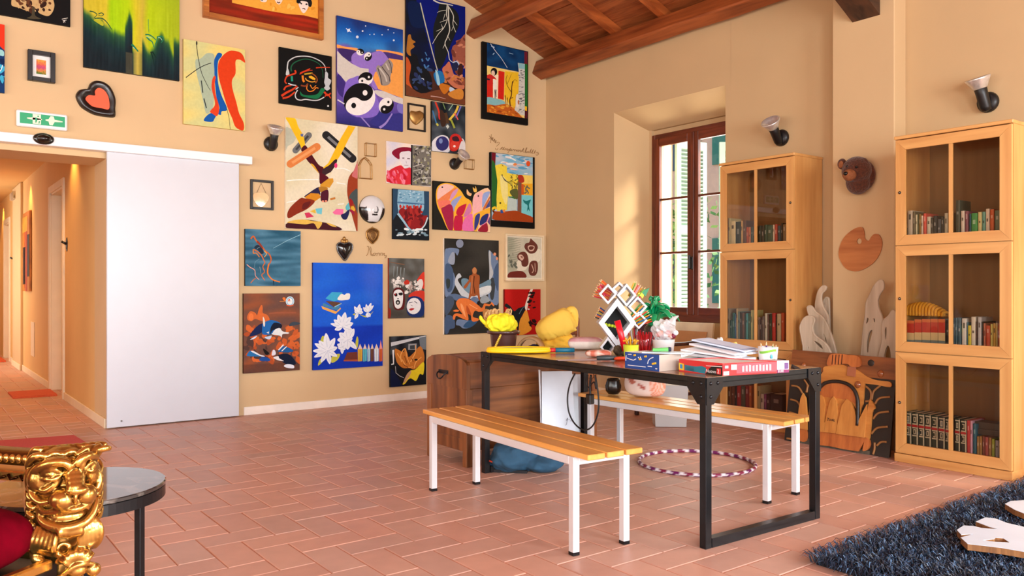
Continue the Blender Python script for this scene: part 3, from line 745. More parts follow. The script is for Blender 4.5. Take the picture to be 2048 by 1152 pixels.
lm = lion(); arm = empty('lion_arm_front', (0,0,0), math.radians(52.8-7.9)); arm.parent = thr; arm.name = 'lion_arm'
def lionmesh(par, name):
    o = lm.build(name, par); 
    md = o.modifiers.new('join', 'REMESH'); md.mode = 'VOXEL'; md.voxel_size = .0032; md.use_smooth_shade = True
    sm = o.modifiers.new('soft', 'SMOOTH'); sm.factor = .5; sm.iterations = 2
    return o
bpy.data.objects.remove(arm)
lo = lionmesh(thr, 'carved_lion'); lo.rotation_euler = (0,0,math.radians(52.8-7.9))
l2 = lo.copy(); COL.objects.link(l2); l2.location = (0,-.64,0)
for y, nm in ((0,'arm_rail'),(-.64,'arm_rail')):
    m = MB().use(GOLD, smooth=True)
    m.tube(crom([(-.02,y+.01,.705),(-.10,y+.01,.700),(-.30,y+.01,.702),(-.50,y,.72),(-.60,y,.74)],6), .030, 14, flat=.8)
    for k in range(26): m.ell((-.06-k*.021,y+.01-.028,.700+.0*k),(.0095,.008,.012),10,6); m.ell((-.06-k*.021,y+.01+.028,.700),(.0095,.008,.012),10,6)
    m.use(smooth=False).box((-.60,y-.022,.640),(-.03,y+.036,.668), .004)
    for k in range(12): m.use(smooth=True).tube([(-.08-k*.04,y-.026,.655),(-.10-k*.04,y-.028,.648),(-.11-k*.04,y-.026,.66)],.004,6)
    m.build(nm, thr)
m = MB().use(VEL, smooth=True)
def cushion(m, cx, cy, cz, hx, hy, hz, p=3.2, n=40, k=24, wr=.0):
    vs = []; fs = []
    for i in range(k+1):
        th_ = -PI/2+PI*i/k
        for j in range(n):
            ph = 2*PI*j/n
            cc, ss = math.cos(ph), math.sin(ph); ct, st_ = math.cos(th_), math.sin(th_)
            f = lambda v, e: math.copysign(abs(v)**e, v)
            x = hx*f(ct,.45)*f(cc,2/p); y = hy*f(ct,.45)*f(ss,2/p); z = hz*f(st_,.9)
            q = noise.noise(Vector((x*9,y*9,z*9+cz)))*wr
            vs.append((cx+x*(1+q),cy+y*(1+q),cz+z*(1+q)))
    for i in range(k):
        for j in range(n): fs.append((i*n+j,i*n+(j+1)%n,(i+1)*n+(j+1)%n,(i+1)*n+j))
    return m.add(vs, fs)
cushion(m, -.292,-.325,.525,.300,.288,.088, p=7, wr=.02); m.build('velvet_seat', thr)
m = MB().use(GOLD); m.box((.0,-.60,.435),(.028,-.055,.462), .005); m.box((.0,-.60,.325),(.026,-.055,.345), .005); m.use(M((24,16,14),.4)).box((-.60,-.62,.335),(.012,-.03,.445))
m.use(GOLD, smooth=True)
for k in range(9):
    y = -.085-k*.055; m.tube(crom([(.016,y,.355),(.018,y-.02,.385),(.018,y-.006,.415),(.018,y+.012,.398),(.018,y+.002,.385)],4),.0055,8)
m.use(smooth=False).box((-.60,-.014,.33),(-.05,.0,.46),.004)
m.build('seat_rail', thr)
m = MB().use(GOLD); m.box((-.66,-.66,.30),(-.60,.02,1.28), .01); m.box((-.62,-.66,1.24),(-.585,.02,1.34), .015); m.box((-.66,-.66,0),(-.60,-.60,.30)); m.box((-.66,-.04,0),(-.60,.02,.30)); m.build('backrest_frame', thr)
m = MB().use(VEL, smooth=True); cushion(m, -.585,-.32,.88,.035,.27,.33); m.build('velvet_back', thr)
tag(thr, 'gilded throne with carved lion arms and crimson velvet seat', 'chair')
# ================= the picture wall =================
PAINT = colattr('paint', .6, .06, 45., .25, .12); PAPER = M((238,234,226), .7)
class Pic:
    """a painting hung flat on the wall: its canvas box and the painted shapes, traced in the
    coordinates of an enlarged view (ox, oy, s) and carried onto the canvas plane"""
    def __init__(s, zoom, quad, d=.028, base=(200,200,200), edge=(230,225,215), inset=None):
        s.z = zoom; s.d = d; s.k = 1
        P = [s.w(*q, y=-d) for q in quad]
        s.x0 = (P[0].x+P[3].x)/2; s.x1 = (P[1].x+P[2].x)/2; s.z1 = (P[0].z+P[1].z)/2; s.z0 = (P[2].z+P[3].z)/2
        s.o = Vector(((s.x0+s.x1)/2, 0, (s.z0+s.z1)/2)); s.mb = MB(); s.frame = None
        s.mb.use(PAINT, edge).box((s.x0,-d,s.z0),(s.x1,-.002,s.z1))
        s.bx = [s.x0,s.x1,s.z0,s.z1]
        if inset: s.bx = [s.x0+inset[0],s.x1-inset[1],s.z0+inset[3],s.z1-inset[2]]
        s.rect(base)
    def w(s, a, b, y=None): return onY(s.z[0]+a/s.z[2], s.z[1]+b/s.z[2], -s.d if y is None else y)
    def _y(s): s.k += 1; return -s.d-.00005*s.k
    def cl(s, p): return (min(max(p.x,s.bx[0]),s.bx[1]), min(max(p.z,s.bx[2]),s.bx[3]))
    def rect(s, c): y = s._y(); b = s.bx; s.mb.use(PAINT,c).add([(b[0],y,b[2]),(b[1],y,b[2]),(b[1],y,b[3]),(b[0],y,b[3])],[(0,1,2,3)]); return s
    def field(s, fn, nx=48, ny=60):
        y = s._y(); b = s.bx; o = len(s.mb.v); s.mb.use(PAINT)
        vs = []; fs = []
        for j in range(ny+1):
            for i in range(nx+1): vs.append((b[0]+(b[1]-b[0])*i/nx, y, b[3]+(b[2]-b[3])*j/ny))
        for j in range(ny):
            for i in range(nx): a = j*(nx+1)+i; fs.append((a,a+nx+1,a+nx+2,a+1))
        s.mb.add(vs, fs); q = 0
        for j in range(ny+1):
            for i in range(nx+1): s.mb.c[o+q] = lin([max(0,min(255,v)) for v in fn(i/nx, j/ny)]); q += 1
        return s
    def poly(s, c, pts, sm=True):
        if sm and len(pts) > 3: pts = [tuple(p) for p in crom([(a,b,0) for a,b in pts], 4, True)]
        q = [s.cl(s.w(p[0],p[1])) for p in pts]; y = s._y()
        out = []
        for a in q:
            if not out or (abs(a[0]-out[-1][0])+abs(a[1]-out[-1][1])) > 1e-5: out.append(a)
        if len(out) > 2: s.mb.use(PAINT,c).add([(a,y,b) for a,b in out],[tuple(range(len(out)))])
        return s
    def hard(s, c, pts): return s.poly(c, pts, False)
    def line(s, c, pts, wd, wd2=None):
        """brush stroke of the given width (in enlarged pixels)"""
        P = crom([(a,b,0) for a,b in pts], 5); N = len(P); y = s._y(); vs = []; fs = []
        wd2 = wd if wd2 is None else wd2
        for i, p in enumerate(P):
            t = P[min(i+1,N-1)]-P[max(i-1,0)]
            if t.length < 1e-6: t = Vector((1,0,0))
            t.normalize(); nn = Vector((-t.y,t.x,0)); r = (wd+(wd2-wd)*i/(N-1))/2
            for sg in (-1,1):
                q = p+nn*r*sg; q = s.cl(s.w(q.x,q.y)); vs.append((q[0],y,q[1]))
        for i in range(N-1): fs.append((2*i,2*i+1,2*i+3,2*i+2))
        s.mb.use(PAINT,c).add(vs, fs); return s
    def dot(s, c, a, b, rx, ry=None, rot=0, n=20):
        ry = rx if ry is None else ry; t0 = math.radians(rot)
        return s.hard(c, [(a+rx*math.cos(t)*math.cos(t0)-ry*math.sin(t)*math.sin(t0), b+rx*math.cos(t)*math.sin(t0)+ry*math.sin(t)*math.cos(t0)) for t in [2*PI*k/n for k in range(n)]])
    def splat(s, cols, n, box, size, seed=0, asp=2.2, rot=None):
        r = random.Random(seed)
        for i in range(n):
            a = r.uniform(box[0],box[2]); b = r.uniform(box[1],box[3]); z = size*r.uniform(.4,1.2); q = r.uniform(0,180) if rot is None else rot+r.uniform(-18,18)
            pts = [(z*asp*r.uniform(.7,1.1)*math.cos(t), z*r.uniform(.6,1.2)*math.sin(t)) for t in [2*PI*k/7 for k in range(7)]]
            c0, s0 = math.cos(math.radians(q)), math.sin(math.radians(q))
            s.poly(r.choice(cols), [(a+x*c0-y*s0, b+x*s0+y*c0) for x,y in pts])
        return s
    def done(s, name, label, cat='painting', frame=None, group=None):
        if frame is None: o = s.mb.build(name, origin=s.o); return tag(o, label, cat, group)
        r = empty(name, s.o); mat, fw, dp, ov = frame       # frame material, face width, depth, overlap outside the canvas
        a = s.mb.build('picture', origin=s.o); rehome(a, r)
        f = MB().use(mat); x0,x1,z0,z1 = s.x0-ov,s.x1+ov,s.z0-ov,s.z1+ov
        f.box((x0,-dp,z0),(x0+fw,-.001,z1),.002); f.box((x1-fw,-dp,z0),(x1,-.001,z1),.002); f.box((x0+fw,-dp,z1-fw),(x1-fw,-.001,z1),.002); f.box((x0+fw,-dp,z0),(x1-fw,-.001,z0+fw),.002)
        rehome(f.build('frame', origin=s.o), r); return tag(r, label, cat, group)
def mix(a, b, t): t = max(0,min(1,t)); return tuple(a[i]+(b[i]-a[i])*t for i in range(3))
def nz(x, y, z=0.): return noise.noise(Vector((x,y,z)))
def ramp(t, stops):
    for i in range(len(stops)-1):
        if t <= stops[i+1][0]: return mix(stops[i][1], stops[i+1][1], (t-stops[i][0])/max(1e-6,stops[i+1][0]-stops[i][0]))
    return stops[-1][1]
# --- black tree canvas, cut by the top edge
p = Pic((0,0,5.76), [(-700,-900),(812,-560),(808,290),(-700,60)], base=(14,12,12), edge=(20,18,18))
p.poly((196,164,112), [(130,40),(150,-60),(230,-160),(420,-220),(560,-120),(620,20),(622,95),(590,160),(540,185),(450,150),(430,110),(370,90),(345,132),(270,110),(220,90),(150,72)])
p.splat([(70,38,22),(50,26,18),(96,56,32)], 46, (160,-150,590,130), 26, 2, 1.6)
p.splat([(214,180,124),(190,150,100)], 22, (160,-150,590,120), 7, 3, 3.5, 70)
p.poly((70,62,44), [(372,90),(400,90),(405,180),(470,220),(310,212),(362,180)])
for q in ([(712,222),(780,208)],[(722,240),(765,232)],[(730,262),(740,240),(748,262)]): p.line((226,222,210), q, 6)
p.done('painting', 'black canvas with a cream branching tree, at the top left corner of the wall')
# --- red and blue canvas at the left edge
p = Pic((0,0,5.76), [(-500,190),(66,290),(40,1062),(-500,1010)], base=(16,54,104), edge=(30,40,70))
p.poly((226,54,26), [(-500,180),(70,285),(62,560),(30,562),(-60,500),(-300,560),(-500,470)]); p.poly((150,206,206), [(-60,560),(20,575),(45,600),(42,645),(0,640),(-80,620)])
p.splat([(20,110,170),(60,170,210),(10,34,74)], 26, (-400,650,50,1020), 26, 5); p.line((220,240,240), [(-10,830),(14,800),(30,750)], 10)
p.done('painting', 'red and deep blue canvas cut off by the left edge of the photo')
# --- small framed print with white mount
p = Pic((0,0,5.76), [(368,628),(582,658),(580,915),(366,890)], d=.012, base=(244,242,238), inset=(.0,.0,.0,.0))
b = p.bx; p.bx = [b[0]+.030,b[1]-.030,b[2]+.032,b[3]-.032]
p.field(lambda u,v: mix(ramp(v+.16*nz(u*6,v*6), [(0,(240,180,70)),(.35,(236,110,80)),(.55,(200,80,130)),(.75,(236,150,60)),(1,(90,130,50))]), (150,60,110), .8*max(0,nz(u*16,v*16,3))), 20, 26)
p.done('framed_print', 'small black-framed colourful print with wide white mount', 'picture', (M((22,18,18),.4), .032, .05, .030))
# --- lime and dark green abstract
def lime(u, v):
    top = ramp(u+.03*nz(u*8,v*2), [(0,(190,176,40)),(.22,(206,190,48)),(.28,(160,206,10)),(.46,(176,210,10)),(.52,(206,196,40)),(.60,(196,176,60)),(.68,(176,204,16)),(1,(160,180,30))])
    edge = .50+.10*math.sin(u*7+.6)+.30*nz(u*9,0.,1)
    if u < .3: edge = .22+u*.75+.06*nz(u*14,2)
    if .3 < u < .42: edge = .42+(u-.3)*.5
    if .42 <= u < .50: edge = .12+abs(u-.465)*5.
    if .50 <= u < .60: edge = .62 if v < .62 else .66
    if u >= .60: edge = .50+.14*math.sin((u-.6)*22)+.06*nz(u*22,1)
    if u > .93: edge = .42
    low = ramp((v-edge)/.5, [(0,(60,110,50)),(.2,(28,68,48)),(.5,(18,44,48)),(1,(18,30,36))])
    if .50 < u < .60 and v > .3: low = mix((190,172,70),(90,100,60),abs(u-.55)*14)
    if .42 < u < .5 and v > .7: low = mix(low,(110,100,70),.5)
    t = (v-edge)/.09+.5+.5*nz(u*30,v*3,5)
    c = mix(top, low, t); g = 12*nz(u*50,v*3,2)
    return tuple(x+g for x in c)
p = Pic((160,0,6.775), [(50,-1000),(1355,-560),(1340,1098),(45,902)], base=(20,40,40), edge=(60,52,40))
bb = p.bx[:]; vis = onY(168,0,-p.d).z
p.bx[3] = vis+.05; p.field(lime, 100, 90); p.bx[3] = bb[3]; b2 = p.bx[2]; p.bx[2] = vis+.05
p.field(lambda u,v: mix(lime(u,0),(90,140,30),.5*(1-v)), 60, 40); p.bx[2] = b2
G = (28,84,52)
for q, wd in (([(130,150),(190,165),(230,200),(190,240)],16),([(250,190),(290,175),(320,195),(290,215),(250,205)],14),([(200,250),(300,250),(370,310),(430,400)],18),([(150,260),(200,300),(300,345)],16)): p.line(G, q, wd, wd*.5)
for q, wd in (([(925,260),(928,380),(935,440)],8),([(885,470),(930,470),(985,500),(1030,545)],22),([(900,500),(940,540),(980,570),(1000,640)],20),([(1050,490),(1040,560),(1020,600),(1010,650)],16),([(1060,500),(1110,495),(1130,530),(1100,580)],18),([(700,600),(740,640),(790,700)],30)): p.line((30,120,84), q, wd, wd*.5)
for q in ([(900,500),(940,505),(970,520)],[(1060,510),(1090,515),(1110,545)],[(720,640),(740,660)]): p.line((150,214,190), q, 8)
p.poly((176,180,40), [(190,275),(240,255),(310,300),(318,345),(290,345)])
for q in ([(960,700),(985,780),(1005,890)],[(980,700),(1030,780)]): p.line((12,40,32), q, 20, 6)
p.done('painting', 'large lime and dark green abstract canvas with curling tendrils')
# --- three-faces picture in orange wooden frame
p = Pic((400,0,8.192), [(125,-700),(1940,-420),(1940,596),(125,205)], d=.020, base=(150,44,20), edge=(150,90,30))
p.field(lambda u,v: mix(mix((172,44,20),(110,34,14),.5+.9*nz(u*3,v*16)),(190,80,30),.4*max(0,nz(u*5,v*24,4))), 60, 60)
p.hard((236,168,62), [(525,-700),(1940,-420),(1940,310),(1700,250),(1440,230),(1140,180),(525,45)])
p.splat([(246,190,90),(226,150,44),(240,176,74)], 30, (580,-300,1100,-10), 26, 7, 1.8); p.splat([(246,190,90),(226,150,44),(240,176,74)], 40, (1100,-300,1880,150), 28, 9, 1.8)
p.poly((236,220,200), [(980,-60),(1100,-60),(1090,20),(1050,38),(990,20)]); p.poly((40,34,34), [(960,-100),(1120,-100),(1110,-10),(1040,-30),(980,0)]); p.line((70,90,100), [(990,0),(1030,8)], 14); 
p.poly((240,214,190), [(1210,-60),(1350,-60),(1345,20),(1300,72),(1250,50)]); p.line((60,30,40), [(1262,32),(1285,48),(1310,36)], 16)
p.poly((240,222,208), [(1610,40),(1700,10),(1780,40),(1770,120),(1720,205),(1680,212),(1640,150)]); p.poly((26,24,24), [(1580,40),(1600,-40),(1720,-60),(1810,-10),(1832,60),(1810,115),(1775,100),(1760,40),(1700,22),(1650,20),(1625,60)])
p.line((30,26,28), [(1630,35),(1665,70)], 20); p.dot((40,34,36), 1742,72,18,14); p.line((80,40,40), [(1675,145),(1700,140),(1722,158)], 14)
p.done('painting', 'wide orange-framed painting of pale faces above a red band', frame=(wood((198,122,48),(150,82,26),'X',2.,.4), .045, .055, .040))
# --- yellow canvas with red and blue strokes
p = Pic((360,70,5.757), [(40,42),(752,172),(748,1108),(40,1018)], base=(222,206,120), edge=(206,186,110))
p.field(lambda u,v: mix((232,210,120),(206,206,140),.5+1.2*nz(u*2,v*5)+v*.3), 30, 40)
p.poly((166,184,158), [(178,290),(240,270),(300,215),(350,208),(395,240),(400,400),(392,600),(385,800),(360,870),(300,900),(262,740),(230,600),(190,440)])
p.line((30,30,30), [(190,72),(195,160),(215,290),(250,440),(310,570),(350,640)], 9, 5); p.line((36,36,36), [(68,490),(190,400),(280,350),(360,322)], 10, 8); p.dot((36,36,36), 192,95,9,26)
for q in ([(245,525),(255,600),(262,665)],[(275,730),(290,790),(304,842)]): p.line((44,54,54), q, 12)
p.poly((14,86,168), [(440,205),(480,215),(478,250),(440,300),(432,420),(440,560),(480,700),(535,820),(535,870),(480,880),(470,920),(430,915),(400,960),(370,1000),(280,990),(285,955),(340,905),(420,880),(455,840),(420,720),(400,520),(395,400),(392,300),(415,240)])
p.poly((216,66,30), [(395,470),(410,490),(400,560),(410,680),(445,800),(450,870),(425,935),(380,910),(345,880),(395,820),(400,760),(365,620),(370,520)])
p.poly((214,62,18), [(600,180),(680,195),(725,235),(750,318),(690,285),(640,300),(640,440),(600,520),(605,620),(650,780),(680,900),(735,1020),(725,1100),(640,1060),(600,960),(545,830),(490,650),(445,480),(440,330),(490,240),(550,192)])
p.line((40,40,40), [(540,850),(565,960),(578,1085)], 5)
p.done('painting', 'pale yellow abstract canvas with a long red stroke beside a blue one')
# --- black square with white loop
p = Pic((550,90,8.533), [(65,42),(965,182),(975,1102),(85,1003)], base=(12,12,11), edge=(12,12,12))
p.line((28,90,60), [(280,450),(275,380),(320,310),(420,260),(520,240),(640,262),(760,330),(810,440),(820,560)], 24, 8)
p.line((196,200,200), [(205,480),(215,340),(240,270),(350,205),(500,190),(640,212),(780,280),(850,360),(866,440)], 22, 12); p.poly((190,196,196), [(185,510),(205,400),(225,410),(245,500)])
p.poly((186,192,196), [(862,450),(905,490),(905,560),(955,600),(950,650),(925,700),(940,745),(885,778),(835,730),(860,700),(840,640),(850,560)])
p.line((200,202,202), [(385,770),(345,850),(370,920),(440,942),(520,928),(640,945),(740,940),(840,890)], 18)
p.poly((20,110,66), [(430,790),(470,840),(560,860),(680,850),(740,820),(790,740),(850,760),(800,850),(720,920),(600,905),(480,880),(435,850)])
R = (200,60,26)
for q, wd in (([(430,480),(500,450),(600,405)],28),([(420,500),(520,450),(640,430)],16),([(700,390),(820,382),(940,384)],18),([(340,430),(350,480),(270,510),(200,540),(170,620),(200,660)],30),([(110,870),(200,810),(300,760),(380,700)],40),([(130,910),(240,880),(340,800)],34),([(150,770),(190,710),(280,690)],30),([(840,800),(900,860),(950,820)],34),([(850,880),(900,840),(950,910)],22)): p.line(R, q, wd, wd*.7)
O = (226,130,36)
for q, wd, c in (([(470,520),(480,600),(500,630)],34,O),([(500,500),(560,490),(640,480)],26,(180,150,40)),([(620,480),(690,530),(720,600),(690,650)],18,(150,80,30)),([(520,560),(540,600),(620,630),(690,620)],18,(214,150,50)),([(560,660),(540,740),(580,790),(650,780),(700,730),(740,740)],16,O),([(600,680),(640,740),(700,690)],14,O),([(440,690),(520,700),(560,660)],26,(130,60,30))): p.line(c, q, wd)
p.hard((240,176,40), [(575,530),(620,525),(690,570),(685,600),(640,590),(578,555)]); p.line((16,14,12), [(590,505),(640,520),(710,570)], 14)
p.line((30,150,120), [(285,530),(290,620)], 34); p.line((214,216,220), [(225,655),(290,680),(360,690)], 16); p.line((200,210,216), [(350,760),(400,720)], 14); p.dot((210,214,214), 905,1042,16,16)
p.done('painting', 'small square black canvas with a white loop around orange scribbles')
# --- taijitu painting
p = Pic((665,25,4.70), [(35,28),(662,160),(662,1118),(46,1040)], base=(110,90,180), edge=(80,70,120))
def sky(u, v):
    c = ramp(v+.05*nz(u*4,v*4), [(0,(28,52,120)),(.12,(22,90,176)),(.26,(60,140,210)),(.30,(120,90,170)),(.55,(120,90,170)),(.72,(110,84,170)),(.86,(80,64,150)),(1,(40,40,110))])
    return mix(c,(30,24,70),.9*max(0,nz(u*3+3,v*5,7)) if v < .25 else .5*max(0,nz(u*2,v*9,2)))
p.field(sky, 40, 60)
p.poly((240,160,84), [(38,300),(120,322),(230,335),(230,362),(120,345),(38,330)]); p.poly((240,160,84), [(420,350),(540,360),(662,385),(662,412),(540,385),(425,368)])
p.poly((60,40,100), [(50,340),(150,345),(225,365),(190,400),(170,460),(100,420)]); p.poly((70,50,116), [(480,370),(662,410),(662,450),(520,430)])
p.poly((146,116,200), [(180,410),(230,370),(330,390),(440,360),(500,400),(520,460),(420,520),(430,620),(420,720),(370,690),(340,560),(260,520),(190,480)])
p.hard((206,200,190), [(44,360),(90,410),(180,480),(260,520),(340,530),(340,590),(240,600),(140,670),(44,560)])
p.hard((236,160,78), [(530,430),(662,450),(662,808),(560,770),(430,720),(380,620),(400,560),(450,540),(520,500)])
p.poly((208,202,196), [(390,735),(480,740),(600,790),(662,810),(662,862),(560,830),(440,790)])
p.poly((60,44,120), [(46,580),(110,640),(130,720),(110,800),(46,740)]); p.poly((50,50,130), [(440,930),(560,950),(662,960),(662,1118),(480,1090),(350,1040),(400,980)])
p.poly((130,104,200), [(105,790),(130,650),(200,610),(260,600),(360,700),(410,780),(440,880),(420,960),(340,990),(240,980),(150,900)])
p.poly((150,140,130), [(410,530),(430,495),(460,505),(520,440),(560,470),(568,510),(545,600),(545,650),(520,682),(460,682),(440,620)]); p.line((60,50,50), [(425,520),(450,600),(465,680)], 7); p.line((60,50,50), [(462,508),(500,560),(530,600),(540,650)], 7); p.line((60,50,50), [(525,448),(548,500),(556,570)], 6); p.line((196,188,176), [(440,520),(490,590),(510,650)], 14); p.line((200,190,178), [(500,480),(530,540)], 12)
def taiji(cx, cy, rx, ry, rot):
    p.dot((236,232,228), cx, cy, rx, ry, rot, 32)
    t0 = math.radians(rot); cs, sn = math.cos(t0), math.sin(t0)
    loc = []
    for k in range(17): a = math.pi/2+math.pi*k/16; loc.append((math.cos(a)*rx, math.sin(a)*ry))      # left half outer: bottom->... 
    for k in range(1,13): a = -math.pi/2+math.pi*k/12; loc.append((math.cos(a)*rx*.5, -ry*.5+math.sin(a)*ry*.5))
    for k in range(1,12): a = math.pi*1.5-math.pi*k/12; loc.append((math.cos(a)*rx*.5, ry*.5+math.sin(a)*ry*.5))
    p.hard((18,16,18), [(cx+x*cs-y*sn, cy+x*sn+y*cs) for x,y in loc])
    for sg, c in ((-1,(236,232,228)),(1,(18,16,18))):
        p.dot(c, cx-sg*-0*cs-(sg*ry*.5)*sn*1., cy+(sg*ry*.5)*cs, rx*.16, ry*.16)
p.dot((130,104,200), 252,815,154,172,-8)
taiji(310,625,62,72,60); taiji(252,815,142,160,42); taiji(505,876,68,78,-150); taiji(260,372,32,36,100); taiji(332,415,36,42,-150)
for q in ((150,168,14),(232,230,13),(282,175,8),(310,127,6),(390,205,6),(465,210,6),(522,162,6),(575,262,9),(350,208,5),(575,192,5)): p.dot((214,226,240), *q)
p.line((226,234,244), [(126,150),(175,185)], 5); p.line((226,234,244), [(165,150),(140,185)], 5)
p.line((150,130,200), [(270,985),(350,1075)], 12); p.line((150,130,200), [(560,950),(500,1040),(440,1085)], 12, 26); p.line((206,200,214), [(46,820),(110,860)], 12); p.poly((120,110,190), [(610,860),(662,870),(662,950),(612,925)])
p.done('painting', 'purple and orange canvas with black and white yin-yang discs')
# --- night storm painting
p = Pic((805,0,5.356), [(45,-100),(680,92),(665,1125),(30,1020)], base=(10,20,60), edge=(60,50,40))
p.field(lambda u,v: mix((8,24,120),(16,22,34), (1 if u < .32+(v-.35)*.5 else .15)*(.8+.4*nz(u*4,v*6))) if v < .72 else mix((90,50,36),(50,30,28),.5+nz(u*5,v*9)), 50, 90)
p.poly((26,30,30), [(380,130),(400,40),(500,60),(590,140),(605,260),(560,380),(500,520),(440,680),(390,740),(350,640),(340,480),(330,300)])
p.poly((12,30,70), [(60,30),(180,40),(230,260),(200,300),(90,260)]); p.poly((20,22,26), [(60,600),(150,590),(180,690),(260,740),(310,830),(310,960),(200,1000),(110,960),(80,820)])
p.poly((170,110,40), [(60,380),(85,370),(100,420),(140,450),(110,470),(130,500),(85,540),(90,600),(45,560),(50,450)]); p.poly((190,84,36), [(30,620),(90,700),(70,860),(110,960),(60,1010),(30,1000)]); p.poly((110,60,36), [(30,900),(200,1000),(400,960),(560,1010),(665,1060),(665,1125),(30,1020)])
S = (206,206,190)
for q, wd in (([(330,0),(390,30),(480,45),(540,60)],16),([(480,45),(470,150),(480,210),(440,300),(380,370),(320,470)],10),([(490,60),(495,220),(505,320),(480,400),(455,470),(490,560),(505,640),(560,680)],12),([(500,80),(545,170),(540,260),(570,345)],10),([(540,210),(585,270)],7),([(540,290),(525,330)],6),([(455,470),(432,520)],6),([(480,380),(510,435)],6),([(480,210),(400,240)],7),([(440,300),(360,335)],6),([(465,110),(400,120),(370,138)],6),([(430,300),(415,260)],6),([(455,150),(435,215)],6)): p.line(S, q, wd, wd*.5)
p.line((190,190,160), [(190,30),(230,200),(270,360),(310,520),(345,650),(375,760)], 12, 9)
p.poly((150,84,66), [(570,440),(620,420),(680,380),(680,700),(640,690),(580,640),(540,660),(530,520),(560,480),(600,480)]); p.poly((190,110,80), [(425,740),(460,700),(500,660),(530,740),(560,810),(640,840),(660,950),(560,940),(480,870),(450,820)])
p.splat([(110,56,44),(200,130,100),(140,76,56)], 26, (540,420,670,920), 18, 12); p.splat([(120,66,40),(196,120,60)], 12, (430,720,650,900), 16, 13)
p.dot((30,36,70), 570,710,44,50); p.line((170,190,220), [(540,670),(580,660),(605,700),(590,745)], 12); p.poly((60,30,26), [(600,700),(640,690),(640,790),(590,800)])
p.poly((190,110,30), [(390,890),(450,900),(510,930),(450,1010),(400,950)]); p.poly((180,200,220), [(510,930),(575,975),(530,990),(500,975)]); p.poly((200,130,50), [(500,990),(600,950),(650,980),(640,1060),(560,1060),(490,1020)]); p.poly((30,110,170), [(330,800),(380,760),(430,780),(450,870),(400,900),(370,910)]); p.poly((150,200,220), [(350,750),(380,790),(400,900),(370,900)])
for q in (([(205,630),(215,660)],16),([(250,620),(270,650),(285,620)],14),([(230,690),(250,730),(280,700)],16),([(240,560),(260,600)],10)): p.line((70,120,176), *q)
p.line((200,210,226), [(200,840),(225,850),(200,878)], 8); p.splat([(40,50,90),(50,70,110)], 16, (100,740,290,960), 18, 15); p.line((190,150,140), [(300,1030),(380,1040),(460,1060)], 12, 4)
p.done('painting', 'tall dark blue canvas with white lightning over brown rocks')
# --- propeller-like crossing shapes
p = Pic((565,230,4.8), [(25,22),(722,108),(720,1118),(33,1085)], base=(226,216,188), edge=(238,230,212))
p.field(lambda u,v: mix((230,222,198),(214,206,170),.5+1.2*nz(u*2,v*3)), 24, 30); p.poly((188,192,170), [(28,120),(130,180),(110,260),(50,300),(30,330)])
def cap(c, a, b, wd, c2=None):
    d = Vector((b[0]-a[0],b[1]-a[1],0)); L_ = d.length; t = math.degrees(math.atan2(d.y,d.x)); mx, my = (a[0]+b[0])/2,(a[1]+b[1])/2
    pts = []
    for k in range(11): q = -PI/2+PI*k/10; pts.append((L_/2-wd/2+wd/2*math.cos(q), wd/2*math.sin(q)))
    for k in range(11): q = PI/2+PI*k/10; pts.append((-L_/2+wd/2+wd/2*math.cos(q), wd/2*math.sin(q)))
    cs, sn = math.cos(math.radians(t)), math.sin(math.radians(t)); p.hard(c, [(mx+x*cs-y*sn, my+x*sn+y*cs) for x,y in pts])
    if c2: p.line(c2, [(a[0]+d.x*.15,a[1]+d.y*.15),(b[0]-d.x*.15,b[1]-d.y*.15)], wd*.34)
for q in ([(40,632),(150,622),(345,620)],[(40,840),(110,826),(150,824)],[(520,512),(590,515),(650,540)],[(520,650),(605,664)],[(530,858),(590,852)]): p.line((244,242,234), q, 9)
cap((110,112,112), (105,362), (272,172), 60, (60,62,64)); cap((34,34,36), (390,168), (700,445), 78, (120,122,124))
p.poly((244,190,30), [(30,22),(118,30),(150,110),(200,200),(215,300),(190,330),(160,270),(100,160),(60,80)]); p.hard((96,110,150), [(172,180),(200,180),(198,208),(174,205)])
p.poly((74,14,26), [(178,330),(215,290),(250,330),(300,410),(350,480),(400,510),(430,590),(360,660),(352,560),(300,500),(240,440),(200,370)])
p.hard((242,184,30), [(630,102),(702,112),(640,220),(560,380),(520,440),(470,500),(400,520),(390,505),(440,460),(500,340),(560,220)])
cap((214,128,66), (45,490), (360,286), 74, (228,156,96))
p.poly((56,34,38), [(390,520),(450,480),(500,430),(525,432),(510,480),(470,540),(420,600),(400,620),(380,570)]); p.dot((226,60,120), 512,485,15,24); p.poly((226,214,180), [(410,580),(440,560),(480,545),(450,590),(420,592)]); p.poly((214,160,40), [(270,470),(300,480),(350,560),(320,530)])
p.poly((84,14,30), [(360,560),(430,590),(440,620),(400,650),(360,660)])
p.hard((206,148,44), [(360,670),(440,610),(485,608),(490,640),(450,700),(420,690),(370,720)]); p.poly((40,34,70), [(250,750),(350,690),(360,740),(350,770),(210,790)]); p.poly((170,120,40), [(350,690),(430,695),(420,740),(365,740)])
p.poly((76,20,40), [(375,740),(436,720),(440,800),(425,835),(375,830),(365,790)]); p.dot((240,150,120), 388,828,11,9); p.dot((240,150,120), 416,826,11,9)
p.hard((206,134,30), [(210,790),(270,750),(350,755),(368,790),(310,830),(250,815)]); p.poly((132,44,20), [(45,950),(80,880),(170,800),(210,800),(310,825),(240,900),(140,950),(60,992)]); p.poly((96,28,24), [(200,850),(270,830),(240,890),(190,905)])
p.hard((200,56,90), [(210,940),(255,935),(300,975),(230,990)]); p.hard((220,180,60), [(262,925),(315,905),(318,945)]); p.hard((110,196,210), [(315,900),(382,892),(375,955),(330,945)])
